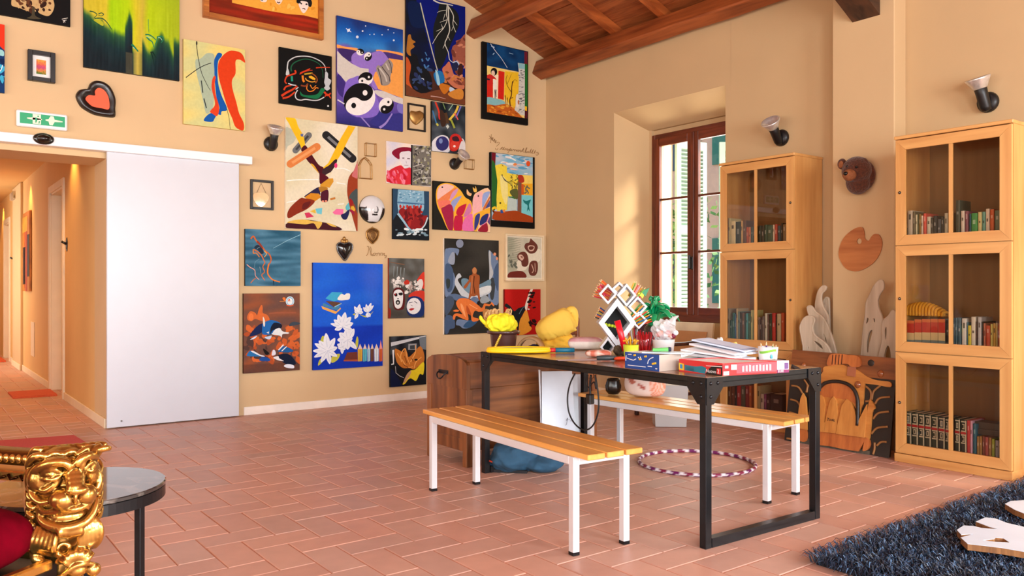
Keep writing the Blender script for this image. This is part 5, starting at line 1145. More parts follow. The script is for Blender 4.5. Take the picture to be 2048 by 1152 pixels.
p.poly(BR, [(180,270),(210,235),(260,230),(290,270),(298,350),(270,385),(230,375),(220,330),(190,310)]); p.poly((214,180,160), [(195,265),(225,258),(250,290),(230,320),(200,295)]); p.poly((120,66,56), [(210,275),(235,275),(235,300)]); p.poly(BR, [(300,400),(312,345),(345,322),(390,335),(395,420),(370,475),(320,475),(300,440)]); p.line((206,170,150), [(330,360),(350,420),(335,450)], 8); p.line((206,170,150), [(365,350),(370,440)], 6); p.poly((112,44,36), [(84,500),(90,455),(130,435),(240,435),(270,500)]); p.splat([(150,150,130),(100,104,92)], 14, (90,240,170,400), 12, 71)
p.done('framed_print', 'cream-framed print of brown sketched faces beside the room corner', 'picture', (M((228,208,172),.5), .020, .035, .016))
# --- red canvas with black and yellow splash
p = Pic((1000,460,5.24), [(50,620),(425,622),(425,1100),(50,1100)], base=(176,22,18), edge=(120,16,14))
p.poly((214,140,40), [(100,960),(160,980),(175,1100),(100,1100)]); p.poly((24,28,34), [(50,800),(65,770),(110,800),(150,850),(190,820),(250,800),(290,770),(270,830),(230,900),(200,980),(190,1100),(170,1000),(130,980),(105,900),(90,830)]); p.poly((222,150,50), [(260,850),(285,850),(320,1000),(330,1040),(280,1080),(200,1100),(205,960),(235,900)])
p.poly((226,216,200), [(320,622),(345,622),(310,700),(292,790),(280,845),(262,820),(265,780),(290,700)]); p.line((110,140,150), [(200,880),(235,820),(265,795)], 6, 2)
p.splat([(30,14,14)], 14, (305,640,360,820), 13, 72, 2, -20); p.splat([(40,14,14)], 10, (310,930,390,1030), 14, 73, 2, 30); p.dot((226,220,206), 300,830,10,8)
p.done('painting', 'small red canvas with black and yellow splashes behind the yellow cushion')
# --- corridor painting
r0 = MB().use(M((196,120,20),.5,noise_amt=.3,scale=6)); r0.box((-4.69,4.82,1.11),(-4.662,5.575,2.16), .003)
for a,b,c,d,col in ((4.82,5.02,1.3,1.85,(30,20,16)),(5.06,5.2,1.11,1.9,(190,70,30)),(5.25,5.5,1.2,1.7,(60,30,24)),(5.02,5.55,1.9,2.1,(226,170,40)),(5.3,5.36,1.15,1.9,(226,110,40))): r0.use(M(col,.5,noise_amt=.2)).box((-4.6935,a,c),(-4.69,b,d))
tag(r0.build('painting', origin=(-4.68,5.2,1.6)), 'orange and black canvas hanging in the corridor', 'painting')
# ================= sliding door and small things on the walls =================
d = structure(empty('door_4', (-4.13,-.04,0)))
PANEL = M((208,212,220), .3, noise_amt=.01)
m = MB().use(PANEL).box((-4.665,-.062,.010),(-3.595,-.022,2.29), .003); rehome(m.build('door_panel'), d)
ta = onY(0,265,-.10); tb = onY(505,313,-.10); tc_ = onY(505,329,-.10)
m = MB().use(WHITE).box((-6.9,-.10,tc_.z),(tb.x,-.0,tb.z), .004); rehome(m.build('door_track'), d)
q = onY(243,842,-.064); m = MB().use(M((150,150,150),.4,.6), smooth=True).lathe([(0,.008),(.006,.006),(.008,0)], q, 12, axis=(0,-1,0)); rehome(m.build('floor_guide'), d)
# exit sign
a = onY(33,218,-.045); b = onY(135,230,-.045); c = onY(135,261,-.045); e = onY(33,252,-.045)
x0,x1,z0,z1 = a.x,b.x,(c.z+e.z)/2,(a.z+b.z)/2
r = empty('exit_sign', ((x0+x1)/2,0,(z0+z1)/2))
m = MB().use(WHITE).box((x0,-.045,z0),(x1,-.001,z1), .008); rehome(m.build('housing'), r)
GREEN = M((10,150,96), .4, noise_amt=.0, emit=.25); IV = M((240,240,214), .5, noise_amt=0)
m = MB().use(GREEN).box((x0+.022,-.047,z0+.024),(x1-.018,-.044,z1-.020)); 
def sg(u, v): return (x0+(x1-x0)*u, z0+(z1-z0)*v)
m.use(IV)
def pl(pts): m.prism([sg(*p) for p in pts], 'y', -.0485, -.0468)
pl([(.31,.22),(.47,.22),(.47,.82),(.31,.82)]); pl([(.20,.56),(.30,.60),(.49,.56),(.49,.50),(.30,.46),(.20,.50)]); pl([(.56,.56),(.62,.60),(.66,.80),(.72,.80),(.74,.60),(.90,.56),(.90,.50),(.74,.46),(.70,.24),(.64,.24),(.62,.46),(.56,.50)])
m.use(GREEN); pl2 = lambda pts: m.prism([sg(*p) for p in pts], 'y', -.0495, -.0483)
pl2([(.36,.30),(.38,.30),(.40,.48),(.38,.62),(.36,.62)]); pl2([(.42,.26),(.44,.26),(.45,.40),(.43,.44)]); pl2([(.40,.66),(.43,.66),(.43,.74),(.40,.74)])
rehome(m.build('pictogram_panel'), r); tag(r, 'green and white emergency exit sign above the corridor opening', 'exit sign')
# motion sensor
q = onY(87,278,-.10); m = MB().use(M((14,16,14),.18,coat=.6), smooth=True)
m.lathe([(.070,0),(.072,.012),(.060,.020),(.056,.022)], (0,0,0), 28); m.ell((0,0,.020),(.052,.052,.036),24,12); 
m.X = Matrix.Translation(q) @ Vector((0,-1,0)).to_track_quat('Z','Y').to_matrix().to_4x4() @ Matrix.Scale(.62,4,(0,1,0)); vs_ = m.v; 
for i, v in enumerate(vs_): m.v[i] = m.X @ v
m.X = None; tag(m.build('motion_sensor', origin=q), 'black oval motion sensor on the sliding door track', 'sensor')
# black heart with an orange heart inside
def heart(cx, cy, w, h, n=36, rot=0.):
    out = []
    for k in range(n):
        t = 2*PI*k/n; x = .97*math.sin(t)**3; y = -(13*math.cos(t)-5*math.cos(2*t)-2*math.cos(3*t)-math.cos(4*t))/16-.12
        c_, s_ = math.cos(math.radians(rot)), math.sin(math.radians(rot)); X, Y_ = x*w/2, y*h/2
        out.append((cx+X*c_-Y_*s_, cy+X*s_+Y_*c_))
    return out
def flatY(p, dd): q = onY(p[0],p[1],-.03); return Vector((q.x,-dd,q.z))
HB = [(152,192),(158,180),(168,177),(176,176),(181,166),(192,160),(206,162),(219,170),(228,184),(233,200),(232,216),(231,233),(212,233),(190,229),(172,220),(160,210)]
HI = [(171,197),(178,190),(190,191),(190,182),(196,176),(205,178),(213,186),(218,199),(218,218),(202,216),(186,213),(176,205)]
ob = [tuple(p)[:2] for p in crom([(a_,b_,0) for a_,b_ in HB],4,True)]; ib = [tuple(p)[:2] for p in crom([(a_,b_,0) for a_,b_ in HI],4,True)]
cx, cy = 196,198
r = empty('heart_frame', onY(cx,cy,0)); m = MB().use(M((28,20,18),.35,coat=.3), smooth=False)
mid = [(cx+(x-cx)*.80, cy+(y-cy)*.80) for x,y in ob]; n_ = len(ob)
vs_ = [flatY(p,.002) for p in ob]+[flatY(p,.030) for p in [(cx+(x-cx)*.96, cy+(y-cy)*.96) for x,y in ob]]+[flatY(p,.045) for p in mid]+[flatY(p,.022) for p in [(cx+(x-cx)*.66, cy+(y-cy)*.66) for x,y in ob]]
fs_ = []
for k in range(3):
    for i in range(n_): fs_.append((k*n_+i,k*n_+(i+1)%n_,(k+1)*n_+(i+1)%n_,(k+1)*n_+i))
fs_.append(tuple(3*n_+i for i in range(n_))); m.use(smooth=True).add(vs_, fs_); rehome(m.build('frame'), r)
m = MB().use(M((238,92,46),.5)); m.plate(ib, [], flatY, .021, .030); rehome(m.build('inner_heart'), r)
tag(r, 'black heart-shaped frame around a bright orange heart', 'wall decoration')
# open frames with hanging hearts
def openframe(q4, fw, mat, dp=.02, y=.0):
    P = [onY(*q,-.01) for q in q4]; x0=(P[0].x+P[3].x)/2; x1=(P[1].x+P[2].x)/2; z1=(P[0].z+P[1].z)/2; z0=(P[2].z+P[3].z)/2
    m = MB().use(mat); m.box((x0,-dp,z0),(x0+fw,-.001,z1),.002); m.box((x1-fw,-dp,z0),(x1,-.001,z1),.002); m.box((x0+fw,-dp,z1-fw),(x1-fw,-.001,z1),.002); m.box((x0+fw,-dp,z0),(x1-fw,-.001,z0+fw),.002)
    return m, x0, x1, z0, z1
m, x0, x1, z0, z1 = openframe([(500,358),(547,362),(547,420),(501,419)], .022, M((20,18,18),.4))
tag(m.build('picture_frame', origin=((x0+x1)/2,0,(z0+z1)/2)), 'empty black frame around a small hanging mirror heart', 'frame')
MIR = M((236,232,226), .04, 1., noise_amt=0)
r = empty('mirror_heart', onY(523,400,0)); hp = [(508,389),(514,385),(530,385),(538,391),(539,397),(534,406),(524,413),(513,406),(508,396)]
hp = [tuple(p)[:2] for p in crom([(a_,b_,0) for a_,b_ in hp],4,True)]
m = MB().use(MIR); m.plate(hp, [], flatY, .004, .012); rehome(m.build('mirror'), r)
m = MB().use(M((120,96,66),.6)); m.tube([flatY((515,386),.006), flatY((524,366),.008), flatY((534,386),.006)], .0022, 6); rehome(m.build('string'), r)
tag(r, 'heart-shaped mirror hanging on a string inside the small black frame', 'mirror')
m, x0, x1, z0, z1 = openframe([(815,206),(852,211),(850,264),(815,260)], .018, M((20,18,18),.4))
tag(m.build('picture_frame', origin=((x0+x1)/2,0,(z0+z1)/2)), 'empty black frame around a puffed gold heart', 'frame')
BRASS = M((176,134,74), .35, .7, noise_amt=.2, scale=30); BRD = M((120,84,44), .45, .6, noise_amt=.2, scale=30)
def puff(name, pts, mats, label, cat, thick=.02, rim=.75):
    o_ = [tuple(p)[:2] for p in crom([(a_,b_,0) for a_,b_ in pts],3,True)]; cx = sum(p[0] for p in o_)/len(o_); cy = sum(p[1] for p in o_)/len(o_); n_ = len(o_)
    vs_ = []; fs_ = []; m = MB().use(mats[0], smooth=True); L_ = 6
    for k in range(L_):
        t = k/(L_-1); sc = math.cos(t*PI/2*.97); dd = .003+thick*math.sin(t*PI/2)
        vs_ += [flatY((cx+(x-cx)*sc, cy+(y-cy)*sc), dd) for x,y in o_]
    for k in range(L_-1):
        for i in range(n_): fs_.append((k*n_+i,k*n_+(i+1)%n_,(k+1)*n_+(i+1)%n_,(k+1)*n_+i))
    fs_.append(tuple((L_-1)*n_+i for i in range(n_))); m.add(vs_, fs_); return m, cx, cy
m, cx, cy = puff('h', [(821,228),(825,221),(834,222),(842,221),(849,226),(850,234),(845,242),(834,249),(824,240)], [BRASS], '', '')
m.tube([flatY((821,228),.006), flatY((825,221),.006), flatY((834,223),.006), flatY((842,221),.006), flatY((849,226),.006)], .004, 6)
tag(m.build('gold_heart', origin=onY(cx,cy)), 'puffed gold heart hanging inside the black frame', 'wall decoration')
# votive hearts
r = empty('votive_heart', onY(690,497,0)); m, cx, cy = puff('h', [(677,489),(684,486),(690,489),(697,486),(705,489),(705,498),(699,509),(692,519),(685,512),(678,501)], [M((24,24,26),.12,.3,coat=.8)], '', '', .03); rehome(m.build('dark_heart', origin=onY(cx,cy)), r)
m = MB().use(M((110,110,112),.3,.7), smooth=True); pr = [flatY(p,.012) for p in [(676,489),(683,485),(690,488),(698,485),(706,489),(706,499),(700,510),(692,521),(684,513),(677,502)]]; m.tube(crom(pr,3,True), .0065, 8, closed=True); rehome(m.build('silver_rim'), r)
m = MB().use(BRASS, smooth=True); 
for k,(a_,b_) in enumerate(((686,482),(690,477),(695,482),(690,483))): m.ell(flatY((a_,b_),.014), (.016,.012,.020), 10, 8)
rehome(m.build('crown'), r); tag(r, 'black votive heart with silver rim and small gold crown', 'wall decoration')
r = empty('votive_heart', onY(747,469,0)); m, cx, cy = puff('h', [(735,464),(741,459),(747,457),(753,459),(760,464),(758,474),(753,481),(747,486),(741,481),(737,474)], [BRD], '', '', .02); rehome(m.build('gold_heart', origin=onY(cx,cy)), r)
m = MB().use(BRASS, smooth=True); m.tube(crom([flatY(p,.01) for p in [(735,464),(741,458),(747,456),(754,458),(760,464),(758,475),(753,482),(747,487),(741,482),(736,475)]],3,True), .006, 8, closed=True); m.tube(crom([flatY(p,.022) for p in [(741,467),(747,463),(753,467),(752,474),(747,480),(742,474)]],3,True), .004, 8, closed=True); m.ell(flatY((747,455),.01),(.008,.008,.010),8,6); rehome(m.build('rim'), r)
tag(r, 'small antique gold votive heart below the round mask', 'wall decoration')
# little brass boxes
def glassbox(pts, inner, label):
    r = empty('brass_box', onY(pts[0][0],pts[0][1],0)); m = MB().use(BRASS)
    P = [flatY(p,.0) for p in pts]; n_ = len(P)
    for lvl in (.004,.040): m.tube([Vector((p.x,-lvl,p.z)) for p in P], .0042, 6, closed=True)
    for p in P: m.tube([Vector((p.x,-.004,p.z)),Vector((p.x,-.04,p.z))], .0042, 6)
    rehome(m.build('frame'), r); m = MB().use(glass_mat()); m.plate([(p[0],p[1]) for p in inner], [], flatY, .038, .0395); rehome(m.build('glass'), r)
    tag(r, label, 'wall decoration')
glassbox([(732,286),(752,288),(752,313),(732,311)], [(734,288),(750,290),(750,311),(734,309)], 'small rectangular brass and glass box above the arched one')
glassbox([(720,356),(719,330),(724,320),(730,315),(737,321),(743,330),(744,358)], [(722,355),(721,331),(730,318),(741,331),(742,356)], 'small arched brass and glass box beside the large cream canvas')
glassbox([(931,318),(948,320),(947,339),(931,337)], [(932,320),(946,322),(945,337),(932,335)], 'small brass box right beside the wall spotlight')
# round mask plate
q = onY(743,419,0); R_ = (onY(768,419,0).x-onY(718,419,0).x)/2
m = MB().use(colattr('enamel', .12, .03, 20., .02, .6), smooth=True); vs_ = []; fs_ = []; NN = 72; MM = 40
for i in range(MM+1):
    rr_ = R_*math.sin(PI/2*i/MM); dd = .010+.075*math.cos(PI/2*i/MM)
    for k in range(NN): vs_.append((q.x+rr_*math.cos(2*PI*k/NN), -dd, q.z+rr_*math.sin(2*PI*k/NN)))
for i in range(MM):
    for k in range(NN): fs_.append((i*NN+k,i*NN+(k+1)%NN,(i+1)*NN+(k+1)%NN,(i+1)*NN+k))
m.add(vs_, fs_)
for i, v in enumerate(m.v):
    u, w_ = (v.x-q.x)/R_, (v.z-q.z)/R_; c_ = (222,224,226)
    if w_ < .12 and abs(u) > .62+.25*max(0,-w_)*(-1): c_ = (24,24,26)
    if w_ < .12 and abs(u) > .80-.0: c_ = (20,20,22)
    if w_ < -.9: c_ = (24,24,26)
    if abs(u+.02) < .22 and abs(w_+.42) < .07 and w_ > -.46+.0*u: c_ = (30,28,30)
    if (u-.10)**2/.030+(w_+.06)**2/.060 < 1 and (u-.02)**2/.016+(w_+.03)**2/.050 > 1: c_ = (120,120,124)
    if abs(u-.05) < .16 and abs(w_+.24) < .035: c_ = (40,40,42)
    m.c[i] = lin(c_)
m.use(M((20,20,22),.4), smooth=True).lathe([(R_*1.0,0),(R_*1.01,.012),(R_*.98,.016)], (q.x,0,q.z), 48, axis=(0,-1,0))
tag(m.build('ceramic_plate', origin=q), 'round black and white ceramic plate painted with a face', 'wall decoration')
# wire writing on the wall
WIRE = M((168,130,84), .5, .4)
def wire(strokes, zoom, rad, name, label):
    m = MB().use(WIRE, smooth=True)
    for s_ in strokes: m.tube(crom([flatY((zoom[0]+a_/zoom[2], zoom[1]+b_/zoom[2]), .006) for a_,b_ in s_],4), rad, 6)
    q = flatY((zoom[0]+strokes[0][0][0]/zoom[2], zoom[1]+strokes[0][0][1]/zoom[2]), 0)
    tag(m.build(name, origin=q), label, 'wire lettering')
wire([[(312,1000),(328,1002),(325,1040),(318,1070),(306,1088)],[(326,1004),(345,1050),(348,1080),(356,1080)],[(344,1002),(352,1030),(350,1060),(360,1088),(372,1076)],[(390,1062),(372,1066),(366,1084),(384,1086),(392,1068),(404,1068)],[(404,1090),(410,1066),(424,1062),(430,1074)],[(432,1088),(440,1066),(456,1062),(458,1076),(452,1086)],[(462,1070),(478,1064),(472,1080),(484,1090),(494,1084),(490,1104),(478,1108)]], (670,280,4.70), .0028, 'wire_lettering', 'thin wire writing reading Norz above the grey mask painting')
Z8 = (970,260,5.488)
st = [[(60,60),(84,92),(92,112)],[(84,42),(80,90),(76,138)],[(58,92),(84,84),(104,80)],[(70,70),(96,100)],[(92,112),(96,84),(104,82),(98,110),(108,118)],[(108,118),(118,96),(122,104),(112,122),(124,132)],[(124,132),(132,112),(138,118),(128,138),(140,136)],[(146,140),(162,130),(174,138),(160,158),(140,176)],
 [(128,196),(136,214),(150,212),(156,196)],[(178,212),(190,200),(206,182),(200,204),(210,214)],[(210,214),(222,190),(226,184),(220,210),(232,216)],[(232,216),(238,200),(246,204),(246,220)],[(250,206),(264,204),(262,222),(270,216)],[(270,216),(276,208),(284,208),(274,236),(262,248)],[(284,222),(296,196),(290,222),(302,222)],[(302,222),(308,204),(304,224),(318,220)],[(318,220),(326,208),(334,214),(336,228)],[(340,228),(346,212),(354,216),(358,230),(362,214)],[(366,228),(376,214),(386,220),(380,234),(372,228)],[(388,232),(398,216),(410,222),(402,238),(414,236)],[(414,236),(440,196),(430,232),(444,240)],
 [(452,244),(468,196),(476,196),(458,240),(474,244),(474,230)],[(480,240),(492,228),(486,246),(502,242)],[(502,244),(524,204),(512,246),(524,248)],[(524,250),(546,210),(534,250),(546,254)],[(552,252),(568,220),(560,254)],[(574,250),(592,240),(600,256),(588,276),(572,266)],[(590,256),(604,262)]]
wire(st, Z8, .0024, 'wire_lettering', 'long thin wire script slanting above the seaside painting')
# adjustable wall spotlights
BK = M((16,16,17), .45, coat=.1); CHR = M((226,224,220), .28, .65, noise_amt=.15, scale=40)
def spot(base, nrm, dirv, label, s=1.):
    r = empty('wall_spotlight', base); n_ = Vector(nrm); dv = Vector(dirv).normalized(); B = Vector(base)
    m = MB().use(BK, smooth=True); m.lathe([(.058*s,0),(.060*s,.010),(.054*s,.030),(.040*s,.040),(.0,.042)], B, 24, axis=n_); rehome(m.build('wall_base'), r)
    J = B+n_*.060*s-dv*.03*s
    m = MB().use(BK, smooth=True); m.tube([B+n_*.035*s, J], .018*s, 12); m.ell(J, .032*s, 14, 10); rehome(m.build('joint'), r)
    m = MB().use(BK, smooth=True); m.lathe([(.0,-.03*s),(.026*s,-.025*s),(.032*s,0),(.032*s,.07*s),(.034*s,.105*s),(.032*s,.108*s)], J, 20, axis=dv); rehome(m.build('lamp_holder'), r)
    m = MB().use(CHR, smooth=True); m.lathe([(.030*s,.100*s),(.040*s,.110*s),(.050*s,.132*s),(.066*s,.158*s),(.068*s,.166*s),(.063*s,.168*s),(.044*s,.150*s),(.020*s,.138*s),(0,.136*s)], J, 28, axis=dv); rehome(m.build('reflector_bulb'), r)
    tag(r, label, 'spotlight')
spot(onY(541,288,0), (0,-1,0), (.0,-.42,.9), 'black wall spotlight with silver bulb left of the cream canvas', 1.12)
spot(onY(908,328,0), (0,-1,0), (.10,-.75,.55), 'black wall spotlight with silver bulb under the glass ball painting', 1.05)
spot(onX(1564,276,0), (-1,0,0), (-.55,-.05,.62), 'black wall spotlight above the bookcase by the window', 1.2)
spot(onX(1977,205,0), (-1,0,0), (-.30,.12,.92), 'black wall spotlight above the bookcase nearest the rug', 1.2)
# corridor: alarm lamp, key plates
m = MB().use(M((220,200,170),.4), smooth=True); q = onX(33,392,-4.66); m.box((q.x-.07,q.y-.2,q.z-.06),(q.x,q.y+.2,q.z+.05),.01); tag(m.build('alarm_lamp'), 'small pale emergency lamp high on the corridor wall', 'lamp')
for a_, b_, lb in ((134,489,'black number plate beside the nearest corridor door'),(28,519,'black number plate farther down the corridor')):
    q = onX(a_,b_,-4.66); m = MB().use(BK, smooth=True); m.ell(q,(.012,.05,.075),12,10); m.tube([q,q+Vector((-.05,0,.03))],.012,8); tag(m.build('number_plate', origin=q), lb, 'sign')
q = onX(66,678,-4.66); m = MB().use(CREAM); m.box((-4.668,q.y-.16,q.z-.22),(-4.66,q.y+.16,q.z+.22),.003); tag(m.build('access_panel', origin=q), 'cream access panel low on the corridor wall', 'panel')
# bear head trophy and palette on the pilaster
PX = -.169
q = onX(1716,350,PX); r = empty('bear_head', q)
FUR = M((84,40,18), .9, noise_amt=.45, scale=70, bump=.9, sheen=.3); FUR2 = M((152,92,54), .85, noise_amt=.25, scale=60, bump=.5)
m = MB().use(FUR, smooth=True); W_ = lambda a_,b_,dd=0.: onX(a_,b_,PX-dd)
S_ = 1.0
m.ell(W_(1713,341,.10), (.095,.108,.105), 28, 18); m.ell(W_(1716,364,.07), (.075,.090,.095), 24, 16); m.ell(W_(1704,344,.15),(.06,.07,.07),20,12); m.ell(W_(1722,352,.03),(.035,.115,.125),20,12)
o = rehome(m.build('head'), r); md = o.modifiers.new('j','REMESH'); md.mode='VOXEL'; md.voxel_size=.006; md.use_smooth_shade=True
for a_,b_,dd in ((1684,328,.10),(1727,327,.11)):
    m = MB().use(FUR, smooth=True).ell(W_(a_,b_,dd), (.020,.036,.042), 18, 12); m.use(FUR2).ell(W_(a_-2,b_+1,dd+.014), (.010,.022,.028), 14, 10); e_ = rehome(m.build('ear'), r)
m = MB().use(FUR2, smooth=True).ell(W_(1699,350,.200),(.050,.048,.044),20,12); rehome(m.build('muzzle'), r)
m = MB().use(M((16,12,12),.25), smooth=True).ell(W_(1691,347,.248),(.012,.018,.015),14,8); rehome(m.build('nose'), r)
for a_,b_ in ((1694,333),(1713,334)):
    m = MB().use(M((16,12,12),.15), smooth=True).ell(W_(a_,b_,.195),(.009,.009,.009),12,8); rehome(m.build('eye'), r)
tag(r, 'brown plush bear head mounted on the pilaster', 'wall decoration')
z3 = lambda L_, ox, oy, s_: [(ox+a_/s_, oy+b_/s_) for a_,b_ in L_]
def flatX(xp): return lambda p, dd: (lambda q: Vector((xp-dd, q.y, q.z)))(onX(p[0],p[1],xp))
po = z3([(265,1000),(290,930),(345,880),(390,870),(402,900),(405,930),(425,942),(440,920),(460,905),(485,915),(497,960),(480,1020),(440,1070),(370,1105),(310,1095),(275,1050)],1580,130,2.68)
po = [tuple(p)[:2] for p in crom([(a_,b_,0) for a_,b_ in po],4,True)]
hc = (1720,482.5); ho = [(hc[0]+5*math.cos(t),hc[1]+5.6*math.sin(t)) for t in [2*PI*k/14 for k in range(14)]]
m = MB().use(wood((196,124,66),(164,92,42),'Y',1.4,.5)); m.plate(po, [ho], flatX(PX), .003, .012)
tag(m.build('painter_palette', origin=onX(1722,500,PX)), 'wooden painter palette hanging below the bear head', 'palette')
# pale carved wooden masks leaning on the wall behind the relief
PALE = wood((214,198,174), (176,156,130), 'Z', 1.6, .75, 0, .3, 8)
def mask(outer, holes, xp, th_, label):
    ou = [tuple(p)[:2] for p in crom([(a_,b_,0) for a_,b_ in z3(outer,1590,550,6.776)],3,True)]
    hs = [[tuple(p)[:2] for p in crom([(a_,b_,0) for a_,b_ in z3(h_,1590,550,6.776)],3,True)] for h_ in holes]
    m = MB().use(PALE); g_ = flatX(xp)
    def f_(p, dd):
        v = g_(p, dd)
        if p[1] > 550+1100/6.776: v.z = 0.
        return v
    m.plate(ou, hs, f_, 0, th_)
    # raised rounded edge along the outline
    m.use(smooth=True).tube([f_(p,th_*.75) for p in ou], .010, 6, closed=True)
    for h_ in hs: m.tube([f_(p,th_*.8) for p in h_], .006, 6, closed=True)
    q = f_(ou[0],0); tag(m.build('carved_mask', origin=(q.x,q.y,q.z)), label, 'sculpture')
mask([(400,155),(440,160),(430,200),(385,250),(375,330),(400,430),(450,530),(470,640),(480,1140),(380,1140),(330,560),(305,440),(320,310),(350,210)], [], -.20, .03, 'pale curved wooden carving, rearmost beside the tall bookcase')
mask([(420,320),(465,315),(478,420),(482,1140),(440,1140),(430,480),(400,400)], [], -.14, .02, 'pale rounded carving edge peeking behind the curved one')
mask([(195,440),(240,425),(275,460),(310,510),(380,560),(440,640),(490,760),(540,900),(575,1050),(560,1130),(400,1130),(350,1000),(300,800),(270,640),(220,540)], [[(320,790),(335,800),(338,845),(322,840)],[(415,790),(440,830),(460,890),(450,915),(430,890)]], -.33, .03, 'pale wooden mask carving with slanted eyes, middle of the left cluster')
mask([(110,660),(150,590),(210,560),(270,575),(285,620),(262,700),(275,790),(330,850),(400,900),(460,960),(505,1050),(520,1140),(180,1140),(140,960),(110,800),(98,720)], [[(195,960),(215,970),(212,1005),(195,1000)],[(275,885),(330,900),(390,950),(410,1005),(380,1000),(320,950)]], -.42, .03, 'pale wooden mask carving lowest and foremost of the left cluster')
mask([(1165,85),(1205,80),(1222,120),(1215,190),(1165,260),(1140,350),(1150,450),(1195,560),(1215,680),(1205,900),(1180,1140),(950,1140),(945,940),(965,700),(990,540),(1000,380),(1050,270),(1100,160)], [[(1000,580),(1025,575),(1035,610),(1010,660),(985,655)],[(1085,590),(1105,578),(1120,600),(1120,640),(1100,645)],[(1050,745),(1085,745),(1065,850),(1035,960),(1030,1050),(1000,1040),(1000,900),(1020,800)]], -.30, .035, 'tall pale wooden mask with wailing mouth against the pilaster')
mask([(1225,640),(1300,560),(1360,480),(1400,600),(1410,1140),(1180,1140),(1200,980),(1225,850)], [[(1240,735),(1270,690),(1280,760),(1268,880),(1248,860)],[(1250,1000),(1290,945),(1325,1000),(1330,1120),(1230,1120)]], -.36, .035, 'pale wooden mask half hidden by the bookcase nearest the rug')
# carved relief panel: a big grinning mouth, leaning against the masks
def lean(px, py, dd=0.):
    x = -.58
    for _ in range(5): p = onX(px,py,x-dd*.98); x = -.655+.16*p.z
    return p
r = empty('relief_panel', (-.6,-4.0,0))
def RV(L_): return [(1590+a_/4.8, 690+b_/4.8) for a_,b_ in L_]
def rf_(p, dd): q = onX(p[0],p[1],-.56); return Vector((-.655+.16*q.z-dd, q.y, q.z))
def rel(L_, a, b, mat, sm=True, holes=()):
    o_ = RV(L_); 
    if sm: o_ = [tuple(p)[:2] for p in crom([(x,y,0) for x,y in o_],3,True)]
    return MB().use(mat).plate(o_, [RV(h) for h in holes], rf_, a, b)
WB = wood((150,86,40),(96,48,20),'Y',1.6,.4,.2); WG = wood((214,146,68),(180,108,42),'Y',1.4,.4,.25); WO = wood((206,120,56),(160,80,34),'Z',1.5,.4,.25); WDk = M((40,32,26),.45,noise_amt=.2); WGy = wood((96,88,72),(60,54,44),'Z',1.5,.6)
m = MB(); q0 = onX(1590,700,-.55); q1 = onX(1794,716,-.55); 
m.use(WB).plate(RV([(-20,45),(985,130),(985,335),(-20,230)]), [], rf_, 0, .020); m.use(WDk).plate(RV([(-20,230),(985,335),(985,1060),(860,1090),(830,1080),(800,1060),(-20,900)]), [], rf_, 0, .016)
m.use(WGy).plate(RV([(80,860),(800,1000),(800,1075),(600,1045),(620,1010),(300,960),(280,985),(80,930)]), [], rf_, .006, .020)
rehome(m.build('back_board'), r)
m = rel([(300,250),(300,210),(360,195),(460,182),(530,210),(620,235),(720,300),(820,335),(940,350),(950,400),(830,380),(700,365),(300,320)], .02,.030, WG); rehome(m.build('brow'), r)
m = rel([(200,300),(300,298),(705,318),(705,560),(690,600),(680,770),(640,600),(600,540),(560,520),(520,560),(495,700),(480,760),(470,560),(430,490),(395,520),(370,700),(355,710),(335,520),(305,470),(300,720),(200,720)], .018,.032, WG, False); rehome(m.build('upper_jaw'), r)
m = rel([(300,400),(340,370),(420,360),(500,370),(580,410),(640,480),(660,560),(560,520),(430,500),(300,480)], .031,.036, WO); rehome(m.build('palate'), r)
m = MB().use(WDk, smooth=True); arc = RV([(290,400),(330,362),(400,345),(480,348),(560,375),(620,430),(655,510),(668,620),(676,760)]); m.tube([rf_(p,.040) for p in [tuple(t)[:2] for t in crom([(a_,b_,0) for a_,b_ in arc],4)]],.013,8); rehome(m.build('dark_arch'), r)
for k, L_ in enumerate(([(305,470),(330,490),(355,560),(362,720),(375,740),(375,820),(290,810),(290,480)],[(430,485),(460,530),(478,640),(482,760),(480,830),(370,820),(372,720),(385,600),(400,520)],[(555,508),(600,540),(640,620),(670,720),(678,775),(690,700),(750,560),(752,870),(484,835),(486,760),(500,680),(515,570)],[(135,455),(165,500),(190,650),(200,760),(205,800),(110,780),(110,600),(118,500)])):
    m = rel(L_, .030,.046, wood((218,150,72),(188,116,48),'Z',1.5,.4,.25), False); rehome(m.build('tooth'), r)
m = rel([(290,800),(760,870),(755,900),(700,1000),(560,980),(420,950),(290,940)], .018,.034, WO, False); rehome(m.build('chin'), r)
for L_ in ([(760,880),(790,890),(805,940),(785,985),(740,990)],[(95,800),(130,780),(190,800),(200,900),(150,905),(100,850)]): m = rel(L_, .018,.036, WO); rehome(m.build('cheek_knob'), r)
m = rel([(760,540),(800,550),(825,600),(800,640),(795,880),(750,870)], .020,.034, WG); rehome(m.build('side_band'), r)
m = rel([(340,120),(370,85),(480,85),(520,95),(600,100),(640,130),(650,200),(610,210),(560,205),(530,180),(460,180),(340,195)], .020,.036, WO); rehome(m.build('nose_top'), r)
m = MB().use(M((70,30,14),.5)); 
for k in range(4): m.plate(RV([(378+k*30,90),(386+k*30,90),(386+k*30,185),(378+k*30,185)]), [], rf_, .034, .0375)
rehome(m.build('nose_groove'), r)
m = rel([(535,205),(612,208),(610,300),(535,290)], .030,.040, M((168,100,70),.3), False); rehome(m.build('nose_strip'), r)
KN = M((150,84,44), .12, coat=.8)
